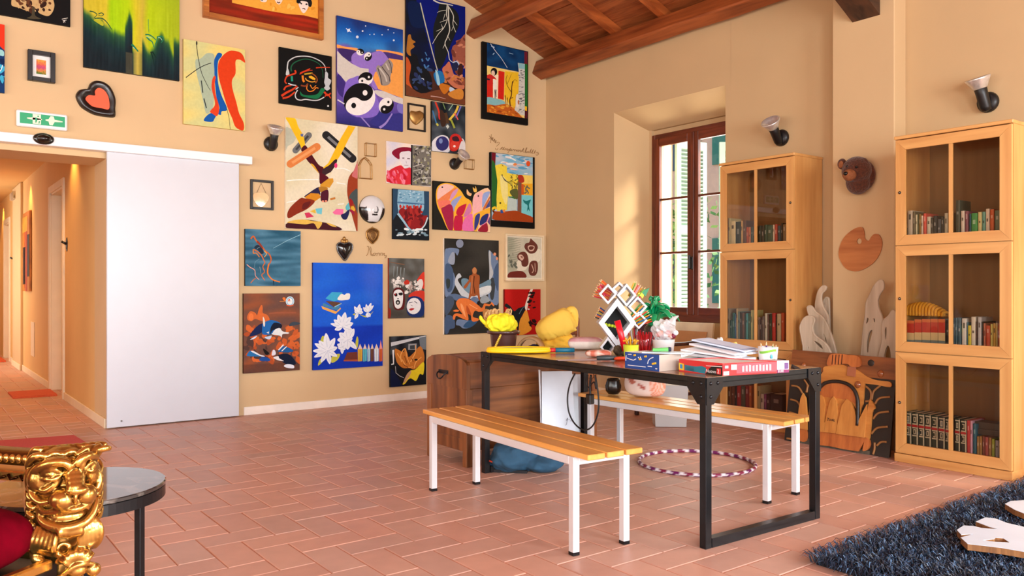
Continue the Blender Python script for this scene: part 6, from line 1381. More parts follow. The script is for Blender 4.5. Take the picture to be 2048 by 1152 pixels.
for cx_, cy_, rr_, mt in ((640,376,.024,KN),(842,275,.024,KN),(100,195,.020,KN),(740,178,.026,WDk)):
    q = rf_(RV([(cx_,cy_)])[0], .030 if cx_==640 else .018); m = MB().use(mt, smooth=True).ell(q, (.016 if mt is KN else .006,rr_,rr_*1.1), 18, 12); rehome(m.build('round_knob'), r)
for L_ in ([(778,520),(790,440),(850,385)],[(810,560),(850,505),(950,492)],[(805,700),(850,645),(950,630)],[(800,840),(850,785),(950,772)],[(860,950),(900,915),(950,915)],[(708,390),(760,440),(765,520),(720,535)],[(5,385),(70,400),(115,460)],[(5,515),(70,535),(112,590)],[(5,635),(60,650),(100,670)],[(5,770),(70,790),(85,840)],[(5,880),(50,890),(85,925)],[(120,330),(155,380),(150,450)],[(195,345),(160,390),(155,450)],[(838,920),(842,980),(832,1030)]):
    m = MB().use(M((158,108,58),.5), smooth=True); m.tube([rf_(p,.020) for p in [tuple(t)[:2] for t in crom([(a_,b_,0) for a_,b_ in RV(L_)],5)]],.0075,8); rehome(m.build('carved_rib'), r)
m = MB().use(M((40,20,10),.6), smooth=True)
for s_ in ([(388,686),(408,690)],[(398,688),(397,714)],[(412,700),(420,696),(424,706),(416,714),(411,704)],[(430,702),(438,698),(442,708),(434,716),(429,706)],[(446,698),(456,700),(456,716),(446,716),(445,702)],[(452,710),(460,722)]): m.tube([rf_(p,.0465) for p in RV(s_)],.0018,5)
rehome(m.build('carved_letters'), r)
tag(r, 'carved wooden relief of a huge toothed mouth between the two bookcases', 'sculpture')
# board leaning under the window
r = empty('leaning_board', (-.05,-2.0,0)); f_ = lambda p, dd: (lambda q: Vector((-.02-dd+.0*q.z, q.y, q.z)))(onX(p[0],p[1],-.02))
a_ = onX(1330,652,-.02); b_ = onX(1424,655,-.02)
m = MB().use(M((236,220,184),.6)); yA, yB = onX(1310,660,-.06).y, onX(1426,660,-.06).y; zt = onX(1380,645,-.06).z
m.prism([(-.18,.0),(-.155,.0),(-.03,zt),(-.055,zt)], 'y', yB, yA); rehome(m.build('board'), r)
m = MB().use(M((206,152,98),.6)); zz = onX(1380,662,-.08).z; z2_ = zz-.22
m.prism([(-.155+.0,z2_-.0),(-.150,z2_),(-.078,zz),(-.083,zz)], 'y', yB+.05, yA-.1); rehome(m.build('brown_panel'), r)
tag(r, 'cream framed board leaning on the wall below the window', 'board')
# ================= books in the bookcases =================
PAGES = M((226,214,190), .8, noise_amt=.1, scale=60, stretch=(1,40,1))
ORD = ['first','second','third','fourth','fifth','sixth','seventh','eighth','ninth','tenth','eleventh','twelfth','thirteenth','fourteenth','fifteenth','sixteenth','seventeenth','eighteenth','nineteenth','twentieth','twenty-first','twenty-second','twenty-third','twenty-fourth']
def book(xs, depth, y0, y1, z0, z1, cov, bands=(), tilt=0.):
    """spine faces -x; y0<y1"""
    m = MB().use(M(cov,.5,noise_amt=.08,scale=20)); t = .0025; w_ = y1-y0; r = min(.006, w_*.25)
    sp = [(xs+r,y0),(xs+r*.3,y0+r*.35),(xs,y0+w_*.3),(xs,y1-w_*.3),(xs+r*.3,y1-r*.35),(xs+r,y1)]
    out = sp+[(xs+depth,y1),(xs+depth,y1-t),(xs+r,y1-t),(xs+r,y0+t),(xs+depth,y0+t),(xs+depth,y0)]
    m.prism(out, 'z', z0, z1)
    m.use(PAGES).box((xs+r-.001,y0+t-.0002,z0+.003),(xs+depth-.004,y1-t+.0002,z1-.004))
    H = z1-z0
    for a, b, c, ins in bands:
        m.use(M(c,.45,noise_amt=.04)); m.box((xs-.0006,y0+w_*ins,z0+H*a),(xs+.003,y1-w_*ins,z0+H*b))
    return m
def shelf(zoom, xs, zf, rows, where, depth=.17, special=None):
    ylast = None; objs = []
    for i, (a0, a1, bt, cov, cname) in enumerate(rows):
        px0, px1 = zoom[0]+a0/zoom[2], zoom[0]+a1/zoom[2]; pyt = zoom[1]+bt/zoom[2]
        ya = onX(px0, 500, xs).y; yb = onX(px1, 500, xs).y; zt = onX((px0+px1)/2, pyt, xs).z     # picture left = larger y
        y1, y0 = ya-.0006, yb+.0006
        if y1-y0 < .004: y0 = y1-.004
        if ylast is not None and y1 > ylast: y1 = ylast-.0006
        y0 = max(y0, (-5.207 if xs < -.6 else -3.526))
        if y1-y0 < .003: continue
        ylast = y0; R_ = random.Random(i*7+int(a0)); bands = []
        if special and special.get(i): bands = special[i]
        elif y1-y0 > .010:
            lt = sum(cov) > 380; c2 = tuple(int(v*.45) for v in cov) if lt else tuple(min(255,int(v*.5+120)) for v in cov)
            h0 = R_.uniform(.55,.75); bands = [(h0,h0+R_.uniform(.05,.18),c2,.3)]
            if R_.random() < .5: bands.append((.06,.10,c2,.3))
        m = book(xs, depth*R_.uniform(.85,1.1), y0, y1, zf+.0005, zt, cov, bands)
        if special and i in special.get('encyc', ()):
            H = zt-zf; w_ = y1-y0; xx = xs-.0012
            m.use(M((206,200,178),.45)).box((xx,y1-w_*.98,zf+.004),(xs+.002,y1-w_*.80,zt-.004))
            for (a, b) in ((.97,.94),(.72,.69),(.62,.59),(.41,.38)): m.box((xx,y1-w_*.85,zf+H*b),(xs+.002,y1-w_*.12,zf+H*a))
            m.use(M((176,34,44),.45)).box((xx-.0005,y1-w_*.97,zf+H*.628),(xs+.002,y1-w_*.03,zf+H*.685))
            m.use(M((206,200,178),.45))
            for zc in (.83,.50):
                for q in (-.055,.055): m.box((xx,y1-w_*.68,zf+H*(zc+q)-.003),(xs+.002,y1-w_*.30,zf+H*(zc+q)+.003))
                m.box((xx,y1-w_*.66,zf+H*(zc-.05)),(xs+.002,y1-w_*.56,zf+H*(zc+.05)))
                if (i % 2): m.box((xx,y1-w_*.40,zf+H*(zc-.05)),(xs+.002,y1-w_*.30,zf+H*(zc+.05)))
        o = m.build('book', origin=(xs, (y0+y1)/2, zf))
        tag(o, '%s book, %s from left, %s' % (cname, ORD[i], where), 'book', 'books on the '+where); objs.append(o)
    return objs
zT = (1800,380,9.31); CR = (214,206,190); 
shelf(zT, C2F+.055, 1.43+.0115, [
 (88,128,700,(40,34,30),'low black'),(136,232,385,(196,188,176),'thick grey'),(236,280,400,(96,90,70),'dark tan'),(286,322,458,(206,206,180),'cream'),(326,352,440,(60,66,30),'dark olive'),(354,388,450,(140,110,50),'ochre'),(392,426,478,(214,206,196),'white'),(430,488,435,(208,74,64),'red'),(494,568,496,(206,206,196),'white'),(572,612,520,(60,60,58),'dark grey'),(614,684,480,(24,34,46),'black'),(688,760,540,(60,70,86),'slate'),(764,814,500,(20,24,30),'black'),(820,890,428,(190,188,172),'grey'),(894,934,420,(150,128,96),'tan'),
 (1030,1114,190,(66,76,68),'tall dark green'),(1128,1200,388,(212,204,196),'white'),(1206,1270,392,(130,76,96),'mauve'),(1288,1318,440,(30,90,120),'blue'),(1320,1440,430,(60,150,84),'wide bright green'),(1446,1520,410,(214,206,150),'pale yellow'),(1524,1588,405,(104,168,160),'teal'),(1592,1662,350,(222,210,196),'white and red')], 'top shelf of bookcase near rug', .17)
shelf(zT, C2F+.055, 1.43+.0115, [(1670,1748,358,(196,92,48),'orange'),(1756,1860,380,(100,124,108),'grey-green')], 'far right end of top shelf near rug')
zM = (1800,560,7.68)
grad = [(0,.16,(200,206,204),0),(.16,.34,(96,120,128),0),(.34,.58,(214,196,150),0),(.58,.90,(190,56,44),0),(.90,1,(214,120,70),0)]
sp = {i: grad for i in range(0,5)}
shelf(zM, C2F+.055, .728+.0115, [
 (78,218,620,(120,130,130),'wide sunset-spined'),(222,334,605,(120,130,130),'wide sunset-spined'),(338,466,600,(120,130,130),'wide sunset-spined'),(470,582,598,(120,130,130),'wide sunset-spined'),(586,692,600,(120,130,130),'wide sunset-spined'),(700,758,620,(24,28,34),'black'),
 (812,842,585,(60,90,110),'blue'),(844,880,580,(70,104,124),'blue'),(884,938,585,(64,96,116),'blue'),(944,1020,590,(206,212,216),'white'),(1024,1036,650,(90,130,150),'thin pale blue'),(1040,1090,700,(206,200,70),'yellow'),(1086,1160,565,(216,216,210),'tall white'),(1164,1186,640,(70,50,50),'thin brown'),(1190,1250,570,(190,198,212),'pale blue'),(1254,1276,640,(36,30,34),'thin black'),(1280,1312,665,(190,120,100),'salmon'),(1316,1382,700,(190,78,54),'rust red'),(1386,1424,675,(200,190,110),'yellow-green'),(1428,1470,665,(206,170,80),'ochre'),(1474,1500,660,(214,200,140),'cream'),(1504,1536,665,(180,90,70),'brick')], 'middle shelf of bookcase near rug', .17, sp)
zB = (1800,800,8.227); G = (26,52,44)
shelf(zB, C2F+.055, .055+.0255, [
 (84,186,200,G,'dark green volume'),(190,296,215,G,'dark green volume'),(300,400,228,G,'dark green volume'),(404,510,240,G,'dark green volume'),(514,622,262,G,'dark green volume'),(626,738,280,(24,40,48),'blue-black volume'),(742,806,300,G,'dark green volume'),
 (898,986,310,G,'dark green volume'),(992,1094,330,(18,36,34),'black-green volume'),(1098,1150,340,(190,54,60),'red'),(1152,1190,345,(206,160,190),'pink'),(1196,1256,390,(20,96,124),'teal'),(1262,1304,600,(150,116,64),'low ochre'),(1308,1346,600,(166,126,70),'low tan'),(1354,1392,600,(130,70,60),'low brown'),(1396,1450,612,(170,84,84),'low rose'),(1454,1502,620,(160,120,76),'low brown-yellow'),(1506,1556,640,(150,166,60),'low lime'),(1562,1630,665,(150,156,170),'low grey-blue')],
 'bottom shelf of bookcase near rug', .19, {'encyc':(0,1,2,3,4,5,6,7,8)})
m = MB().use(M((70,62,56),.5,noise_amt=.2)); yq = onX(1800+1380/8.227,850,C2F+.14).y; zl = onX(1800+1400/8.227,800+598/8.227,C2F+.055).z+.004; m.box((C2F+.08,-5.19,zl),(C2F+.22,yq+.05,zl+.035)); m.box((C2F+.09,-5.18,zl+.035),(C2F+.20,yq+.04,zl+.075)); tag(m.build('book', origin=(C2F+.13,yq,.24)), 'grey book lying on its side on the low books by the rug', 'book')
zC = (1440,400,11.52)
shelf(zC, C1F+.055, 1.455+.0115, [
 (186,232,420,(206,196,150),'cream'),(236,352,490,(222,212,170),'wide cream'),(358,474,500,(40,56,46),'dark green'),(480,520,480,(214,180,120),'thin tan'),(526,596,470,(110,84,68),'brown'),(600,650,625,(190,90,60),'rust'),(654,700,625,(206,130,80),'orange'),(704,762,620,(70,90,80),'grey-green'),(764,800,600,(40,60,60),'dark teal'),
 (880,948,590,(50,64,58),'black-green'),(952,1010,590,(60,60,54),'dark grey'),(1014,1080,570,(56,84,70),'green'),(1084,1200,580,(70,96,80),'wide grey-green'),(1210,1250,570,(214,206,190),'white'),(1254,1316,560,(190,80,66),'red'),(1322,1392,590,(60,84,96),'blue-grey'),(1396,1440,530,(50,44,36),'black'),(1444,1514,560,(150,128,96),'tan')], 'top shelf of bookcase beside window', .16)
zD = (1440,590,11.52)
shelf(zD, C1F+.055, .655+.0115, [
 (166,214,310,(150,140,120),'tall grey'),(218,278,580,(50,96,90),'low teal'),(282,330,410,(40,110,110),'teal'),(334,366,440,(60,110,160),'blue'),(370,406,310,(196,180,150),'tall cream'),(410,450,380,(110,140,140),'pale teal'),(454,500,400,(60,54,50),'dark grey'),(504,560,410,(110,84,70),'brown'),(564,588,440,(50,80,80),'thin teal'),(592,640,420,(80,170,180),'bright turquoise'),(644,702,430,(50,96,66),'green'),(706,742,350,(196,200,140),'pale green'),
 (816,866,560,(84,56,50),'maroon'),(872,902,510,(150,140,140),'thin silver'),(906,960,560,(70,66,76),'slate'),(964,1012,490,(110,104,108),'grey'),(1024,1084,420,(206,212,206),'white'),(1088,1126,440,(100,76,76),'mauve-brown'),(1130,1190,450,(30,50,44),'black-green'),(1194,1276,415,(190,50,54),'red'),(1282,1306,450,(40,36,36),'thin black'),(1308,1396,430,(204,192,160),'cream'),(1404,1476,410,(200,84,46),'orange-red')], 'middle shelf of bookcase beside window', .16)
zE = (1420,740,7.2)
shelf(zE, C1F+.055, .055+.0255, [(210,250,230,(90,54,24),'brown'),(254,300,236,(120,66,24),'amber'),(304,350,240,(110,54,24),'chestnut'),(354,380,240,(50,30,24),'black-brown'),(384,440,230,(160,30,30),'red'),(444,500,236,(84,76,60),'grey-brown'),(506,556,230,(130,26,26),'crimson'),(560,596,226,(190,96,36),'orange'),
 (676,716,232,(180,160,120),'tall cream'),(722,770,345,(200,180,170),'white'),(774,806,350,(130,60,110),'purple'),(810,860,350,(60,20,36),'wine'),(864,1040,348,(44,14,30),'wide dark wine')], 'bottom shelf of bookcase beside window', .16)
# ribbed yellow shape on top of the sunset-spined books
m = MB().use(M((220,160,40),.7,bump=.6,scale=60), smooth=True)
ya, yb = onX(1803,600,C2F+.14).y, onX(1890,600,C2F+.14).y; zc = onX(1850,632,C2F+.14).z
for k in range(15):
    t = k/14; y = ya+(yb-ya)*t; h = .085*(math.sin(PI*min(1,max(0,.12+t*.80)))**.8)
    m.tube(crom([(C2F+.10,y,zc+.001),(C2F+.11,y+.004,zc+h*.7),(C2F+.145,y-.004,zc+h),(C2F+.19,y,zc+h*.6),(C2F+.20,y,zc+.001)],3),.0105,8)
m.tube([(C2F+.145,ya,zc+.012),(C2F+.145,yb,zc+.012)],.012,8)
tag(m.build('ribbed_cushion', origin=(C2F+.14,(ya+yb)/2,zc)), 'ribbed yellow shape lying on the sunset-spined books', 'cushion')
# ================= things on and around the table =================
TZ = .7555
def T(px, py, z=TZ): return onZ(px, py, z)
def camdir(p):      # unit vectors at a point: towards the camera, and to the picture right
    v = Vector((CAMX-p.x, CAMY-p.y, 0)).normalized(); return v, Vector((-v.y, v.x, 0))
def basis(p, turn=0.):
    v, r = camdir(p); M_ = Matrix.Rotation(math.radians(turn), 3, 'Z'); v = M_ @ v; r = M_ @ r
    return lambda a, b, c: Vector(p)+r*a+v*b+Vector((0,0,c))      # a right, b towards camera, c up
def pxm(p): return ((Vector((p.x-CAMX,p.y-CAMY,0))).dot(Vector((_d[0],_d[1],0))))/FPX   # metres per pixel there
# pineapple, bags, tubs ------------------------------------------------
# white diamond pen rack
base = T(1236,707); B = basis(base, 8); k_ = pxm(base)
WR = M((214,219,226), .3, noise_amt=.03); r = empty('pen_rack', base)
def ru(px, py): return ((px-1236)*k_, (707-py)*k_)
def diamond(cx, cy, hw, hh, dep0, dep1, t=.006, back=False):
    m = MB().use(WR); C0 = [(cx-hw,cy),(cx,cy+hh),(cx+hw,cy),(cx,cy-hh)]; s_ = 1-t/min(hw,hh)*1.35
    I0 = [(cx+(x-cx)*s_, cy+(y-cy)*s_) for x,y in C0]
    m.plate(C0, [I0], lambda p, d_: B(p[0],d_,max(.0005,p[1])), dep0, dep1)
    if back: m.use(M((24,24,24),.8)).plate([(cx+(x-cx)*.995, cy+(y-cy)*.995) for x,y in I0], [], lambda p, d_: B(p[0],d_,p[1]), dep0, dep0+.003)
    return m
def place(mb, nm): return rehome(mb.build(nm), r)
uL = lambda px,py: ru(px,py)
x, y = uL(1232,645); place(diamond(x,y,.112,.146,-.07,.06,.026,True),'main_cubby')
for (px,py,hw,hh,d0,d1) in ((1214,588,.052,.058,-.05,.05),(1250,590,.055,.065,-.04,.07),(1273,613,.055,.058,-.05,.05),(1275,640,.050,.050,-.05,.05),(1213,693,.045,.060,-.02,.07),(1238,578,.045,.040,-.07,.02)):
    x, y = uL(px,py); place(diamond(x,y,hw*1.05,hh*1.05,d0,d1,.011,py>600 and px<1230),'small_cubby')
place(MB().use(WR).box((0,0,0),(.001,.001,.001)) if False else diamond(*uL(1236,697),.05,.026,-.05,.05,.006),'foot')
tag(r, 'white pen rack of stacked diamond cubbies on the work table', 'pen rack')
def pencil(p0, p1, col, label, rad=.004, group=None, tip=None):
    p0, p1 = Vector(p0), Vector(p1); m = MB().use(M(col,.4,noise_amt=.02), smooth=False); d_ = (p1-p0); m.tube([p0,p0+d_*.86],rad,6); m.use(M((226,190,140),.6)).tube([p0+d_*.86,p1-d_*.03],[rad,rad*.25],6); m.use(M(tip or col,.5)).tube([p1-d_*.03,p1],[rad*.3,.0004],6)
    return tag(m.build('pencil', origin=p0), label, 'pencil', group)
R_ = random.Random(8)
def bunch(cx, cy, dx, dy, n, spread, cols, where, ln=.13, dep=0., rad=.0042):
    x, y = ru(cx,cy)
    for i in range(n):
        c, nm = cols[i%len(cols)]; o = (i-(n-1)/2)*spread; a = math.atan2(dy,dx)
        px_, pz_ = -math.sin(a)*o, math.cos(a)*o
        s_ = B(x+px_, dep+.012*((i%3)-1), y+pz_); an = a+(i-(n-1)/2)*.06
        e_ = B(x+px_+math.cos(an)*ln, dep+.012*((i%3)-1)+.01, y+pz_+math.sin(an)*ln*R_.uniform(.92,1.05))
        pencil(s_, e_, c, '%s pencil, %s in the bunch %s' % (nm, ORD[i], where), rad, 'pencils '+where)
bunch(1222,590,-.85,.45,9,.0085,[((232,84,30),'orange'),((236,120,50),'pale orange'),((200,40,60),'red')],'in the upper left rack cubby',.105,-.02)
bunch(1212,592,-.35,.8,4,.008,[((236,110,150),'pink'),((220,60,110),'magenta')],'standing at the rack top left',.085,-.04)
bunch(1268,598,.55,.85,8,.009,[((236,150,170),'pink'),((200,50,60),'red'),((120,170,60),'green'),((236,170,50),'yellow')],'fanned at the top right of the rack',.105,-.05)
bunch(1268,640,.62,.42,10,.0085,[((224,60,40),'red'),((240,190,30),'yellow'),((40,110,150),'blue'),((240,150,40),'orange'),((70,160,80),'green')],'filling the right rack cubby',.10,.03)
bunch(1212,633,-.7,.35,7,.008,[((40,70,140),'navy'),((220,110,60),'orange'),((60,60,60),'grey'),((196,180,60),'mustard')],'poking out left of the black cubby',.06,-.05)
x, y = ru(1230,645)
m = MB().use(M((206,216,40),.4)); 
for i in range(4): m.box(tuple(B(x-.05+i*.02,-.055,y-.02-.004*i)-Vector((.004,.004,.004))), tuple(B(x-.05+i*.02,-.055,y-.02-.004*i)+Vector((.012,.012,.014))), .003)
tag(m.build('highlighter', origin=B(x-.05,-.055,y)), 'yellow-green highlighter lying inside the black rack cubby', 'highlighter')
for px_, py_, c, nm in ((1284,587,(240,214,30),'yellow'),(1290,583,(30,130,80),'green')):
    x, y = ru(px_,py_); m = MB().use(M(c,.5)); m.prism([(0,0),(.055,.022),(.03,-.03)], 'y', 0, .012)
    o = m.build('paper_flag'); o.location = B(x-.02,-.03,y); o.rotation_euler = (0,0,math.radians(-30)); tag(o, '%s folded paper flag at the top right of the rack'%nm, 'paper')
# red tube, yellow cup with pens, red straws, glass
p = T(1262,716); b_ = basis(p); m = MB().use(M((226,20,40),.3), smooth=True); q = T(1250,712); bq = basis(q)
m.tube([bq(.0,.0,.03),bq(-.022,0,.12),bq(-.045,0,.205)],[.016,.018,.019],14); tag(m.build('red_tube', origin=bq(0,0,.03)), 'thick red cardboard tube leaning in front of the black cubby', 'tube')
r = empty('pen_cup', p); m = MB().use(M((206,226,60),.35), smooth=True); m.lathe([(.036,0),(.038,.002),(.044,.075),(.042,.075),(.035,.004),(0,.004)], p, 24); rehome(m.build('cup'), r)
m = MB().use(M((240,170,40),.5), smooth=True)
for i in range(7): 
    a = i*.9; m.tube([b_(.02*math.cos(a),.02*math.sin(a),.075),b_(.034*math.cos(a),.03*math.sin(a),.100+.01*(i%3)),b_(.044*math.cos(a+.3),.04*math.sin(a),.095)],.006,6)
rehome(m.build('petal_rim'), r); tag(r, 'lime-yellow petal-edged plastic cup holding pens beside the blue box', 'cup')
p = T(1290,712); b_ = basis(p); r = empty('straw_bundle', p); m = MB().use(M((196,18,28),.35), smooth=True)
for i in range(22):
    a = i*2.39; rr_ = .028*math.sqrt((i+.5)/22); m.tube([b_(rr_*math.cos(a)*.8,rr_*math.sin(a),.0),b_(rr_*math.cos(a)*2.0,rr_*math.sin(a)*1.2,.13+.012*math.sin(i*1.7))],.0045,6)
rehome(m.build('straw'), r); r.children[0]['kind'] = 'stuff'
m = MB().use(glass_mat((.96,.97,1.)), smooth=True); m.lathe([(.036,.003),(.040,.06),(.060,.155),(.059,.155),(.038,.06)], p, 20); rehome(m.build('clear_sleeve'), r)
tag(r, 'bundle of red straws in a clear sleeve beside the pen rack', 'straws')
p = T(1268,705); b_ = basis(p); m = MB()
for i in range(9):
    a = -.5+i*.13; m.use(M((190,30,50) if i%2 else (226,226,232),.35), smooth=True).tube([b_(-.03+i*.007,0,.0),b_(-.03+i*.007+.10*math.sin(a)-.02,0,.16*math.cos(a)*.95)],.004,6)
tag(m.build('marker_fan', origin=p), 'fan of red and white thin markers behind the red tube', 'markers')
# pineapple jar
p = T(1309,704.5); b_ = basis(p); r = empty('pineapple_jar', p)
m = MB().use(glass_mat((.80,.93,.88),1.5,.03), smooth=True); m.lathe([(.045,0),(.058,.03),(.060,.075),(.048,.120),(.034,.135),(.032,.135),(.046,.118),(.057,.075),(.055,.03),(0,.004)], p, 24); rehome(m.build('jar'), r)
m = MB().use(M((10,140,84),.22,coat=.6), smooth=True)
def leaf(a, L_, up, drop, wd):
    c_, s_ = math.cos(a), math.sin(a); pts = [b_(.01*c_,.01*s_,.13),b_(L_*.35*c_,L_*.35*s_,.13+up),b_(L_*.75*c_,L_*.75*s_,.13+up*1.05),b_(L_*c_,L_*s_,.13+up-drop)]
    P = crom(pts,4); N = len(P); m.tube(P,[max(.002,wd*math.sin(PI*(.12+.84*i/(N-1)))) for i in range(N)],8,flat=.45)
for i in range(9): leaf(i*.7+.2, .10+.02*(i%3), .045+.02*(i%2), .03, .020)
for i in range(7): leaf(i*.9, .075, .085, .01, .018)
for i in range(5): leaf(i*1.256+.3, .030, .12, -.01, .013)
m.lathe([(.033,.125),(.036,.135),(.020,.150),(0,.155)], p, 20); rehome(m.build('leaf_crown'), r)
tag(r, 'pineapple-shaped clear jar with shiny green leaf crown behind the pen rack', 'jar'); r.scale = (1.25,1.25,1.28)
# white tub with crumpled bag
p = T(1327,713); b_ = basis(p); r = empty('white_tub', p); m = MB().use(M((240,240,242),.3), smooth=True); m.lathe([(.052,0),(.054,.003),(.064,.095),(.066,.098),(.062,.098),(.052,.004),(0,.004)], p, 28); rehome(m.build('tub'), r); tag(r, 'round white plastic tub behind the papers', 'tub')
BAG = bpy.data.materials.new('clear_bag'); BAG.use_nodes = True; n = BAG.node_tree.nodes; b = n['Principled BSDF']; b.inputs['Base Color'].default_value = (.9,.9,.92,1); b.inputs['Roughness'].default_value = .12; b.inputs['Alpha'].default_value = .42
m = MB().use(BAG, smooth=False)
m.ell(b_(.0,0,.150), (.075,.06,.062), 22, 14, fn=lambda u: 1+.35*noise.noise(Vector((u.x*3,u.y*3,u.z*3+4)))+.12*noise.noise(Vector((u.x*9,u.y*9,u.z*9))))
m.tube([b_(.045,0,.19),b_(.06,0,.22),b_(.085,0,.235)],[.03,.014,.004],7)
o = m.build('plastic_bag', origin=b_(0,0,.1)); tag(o, 'crumpled clear plastic bag resting on the white tub', 'bag')
m = MB()
for i in range(8): m.use(M([(196,30,40),(236,110,40),(120,20,50),(226,226,230)][i%4],.5), smooth=True).ell(b_(-.03+.014*i,.0,.125+.012*math.sin(i*2.)),(.018,.016,.016),10,7)
tag(m.build('wrapped_sweets', origin=b_(0,0,.12)), 'red and orange wrapped sweets inside the clear bag', 'sweets')
# blue box
A1, A2 = T(1250,735), T(1318,743); A3 = T(1372,733)
u = (A2-A1); u.z = 0; L1 = u.length; u.normalize(); v = Vector((-u.y,u.x,0)); L2 = .15; H = .078
r = empty('blue_box', A1); f = lambda a,b,c: A1+u*a+v*b+Vector((0,0,c))
def obox(m, f, a0,b0,c0,a1,b1,c1):
    P = [f(a,b,c) for c in (c0,c1) for a,b in ((a0,b0),(a1,b0),(a1,b1),(a0,b1))]; return m.add(P, [(0,3,2,1),(4,5,6,7),(0,1,5,4),(1,2,6,5),(2,3,7,6),(3,0,4,7)])
m = MB().use(M((18,72,150),.35)); obox(m,f,0,0,0,L1,.002,H); m.use(M((186,170,156),.5)); obox(m,f,L1-.002,.002,0,L1,L2,H); obox(m,f,0,.002,0,.002,L2,H); obox(m,f,0,L2-.002,0,L1,L2,H); obox(m,f,.002,.002,0,L1-.002,L2-.002,.003); rehome(m.build('carton'), r)
m = MB().use(M((236,240,246),.4)); obox(m,f,.02*1,-.0008,H*.16,L1*.62,.001,H*.20); obox(m,f,L1*.68,-.0008,H*.22,L1*.80,.001,H*.27); obox(m,f,L1*.90,-.0008,H*.12,L1*.95,.001,H*.17)
for s_ in ([(.03,.45),(.03,.62),(.04,.78)],[(.06,.62),(.16,.56),(.26,.52),(.34,.62)],[(.40,.74),(.44,.66),(.50,.62),(.46,.78)],[(.68,.40),(.70,.60),(.76,.74),(.84,.82)],[(.10,.86),(.20,.88)]):
    m.tube([f(L1*a,-.0006,H*b) for a,b in s_],.0022,5)
m.use(M((244,196,50),.4)); 
for a,b in ((.44,.62),(.60,.82),(.82,.42),(.87,.46),(.28,.84)): m.tube([f(L1*a,-.001,H*b),f(L1*a+.012,-.001,H*b+.002)],.005,6)
rehome(m.build('printed_label'), r); tag(r, 'blue cardboard box with white and yellow print and grey sides', 'box')
m = MB().use(M((196,216,232),.4)); C0 = f(L1*.62, L2*.5, H+.001); b_ = basis(C0, -14)
m.add([b_(-.06,-.03,0),b_(.17,-.07,0),b_(.17,.03,0),b_(-.06,.055,0),b_(-.06,-.03,.006),b_(.17,-.07,.006),b_(.17,.03,.006),b_(-.06,.055,.006)],[(0,3,2,1),(4,5,6,7),(0,1,5,4),(1,2,6,5),(2,3,7,6),(3,0,4,7)]); tag(m.build('folder', origin=C0), 'pale blue folder lying across the blue box', 'folder')
m = MB().use(M((120,214,120),.35)); C1_ = b_(.03,.01,.007); b2_ = basis(C1_, -8); m.tube([b2_(-.045,0,.008),b2_(.03,0,.012)],[.010,.013],10,flat=.8); m.use(M((30,40,60),.4)).tube([b2_(.03,0,.012),b2_(.042,0,.0125)],[.013,.010],10); tag(m.build('green_highlighter', origin=C1_), 'pale green highlighter on the pale blue folder', 'highlighter')
# tape gun and orange-handled scissors
p = T(1225,722); b_ = basis(p, 5); r = empty('tape_cutter', p); m = MB().use(M((58,72,76),.35), smooth=True); m.tube([b_(-.085,0,.016),b_(-.03,0,.017),b_(.02,-.01,.016)],[.013,.017,.012],12,flat=.9); rehome(m.build('grip'), r)
m = MB().use(M((236,80,40),.35), smooth=True); pts = [b_(.015+.045*(1-math.cos(t))*.9, .0+.03*math.sin(t), .012+.006*math.sin(t)) for t in [2*PI*k/20 for k in range(20)]]; m.tube(pts,.0085,8,closed=True); rehome(m.build('loop_handle'), r); tag(r, 'dark grey cutter with an orange loop handle in front of the blue box', 'tool')
# small camouflage cloth lump
p = T(1237,708); b_ = basis(p); m = MB().use(M((84,74,56),.9,noise_amt=.6,scale=40), smooth=True); m.ell(b_(.0,.09,.028),(.032,.028,.030),18,12,fn=lambda u: 1+.25*noise.noise(u*2.5)); m.ell(b_(.03,.09,.016),(.026,.02,.018),14,10,fn=lambda u: 1+.25*noise.noise(u*3))
tag(m.build('cloth_pouch', origin=b_(0,.09,0)), 'small mottled brown cloth pouch at the foot of the pen rack', 'pouch')
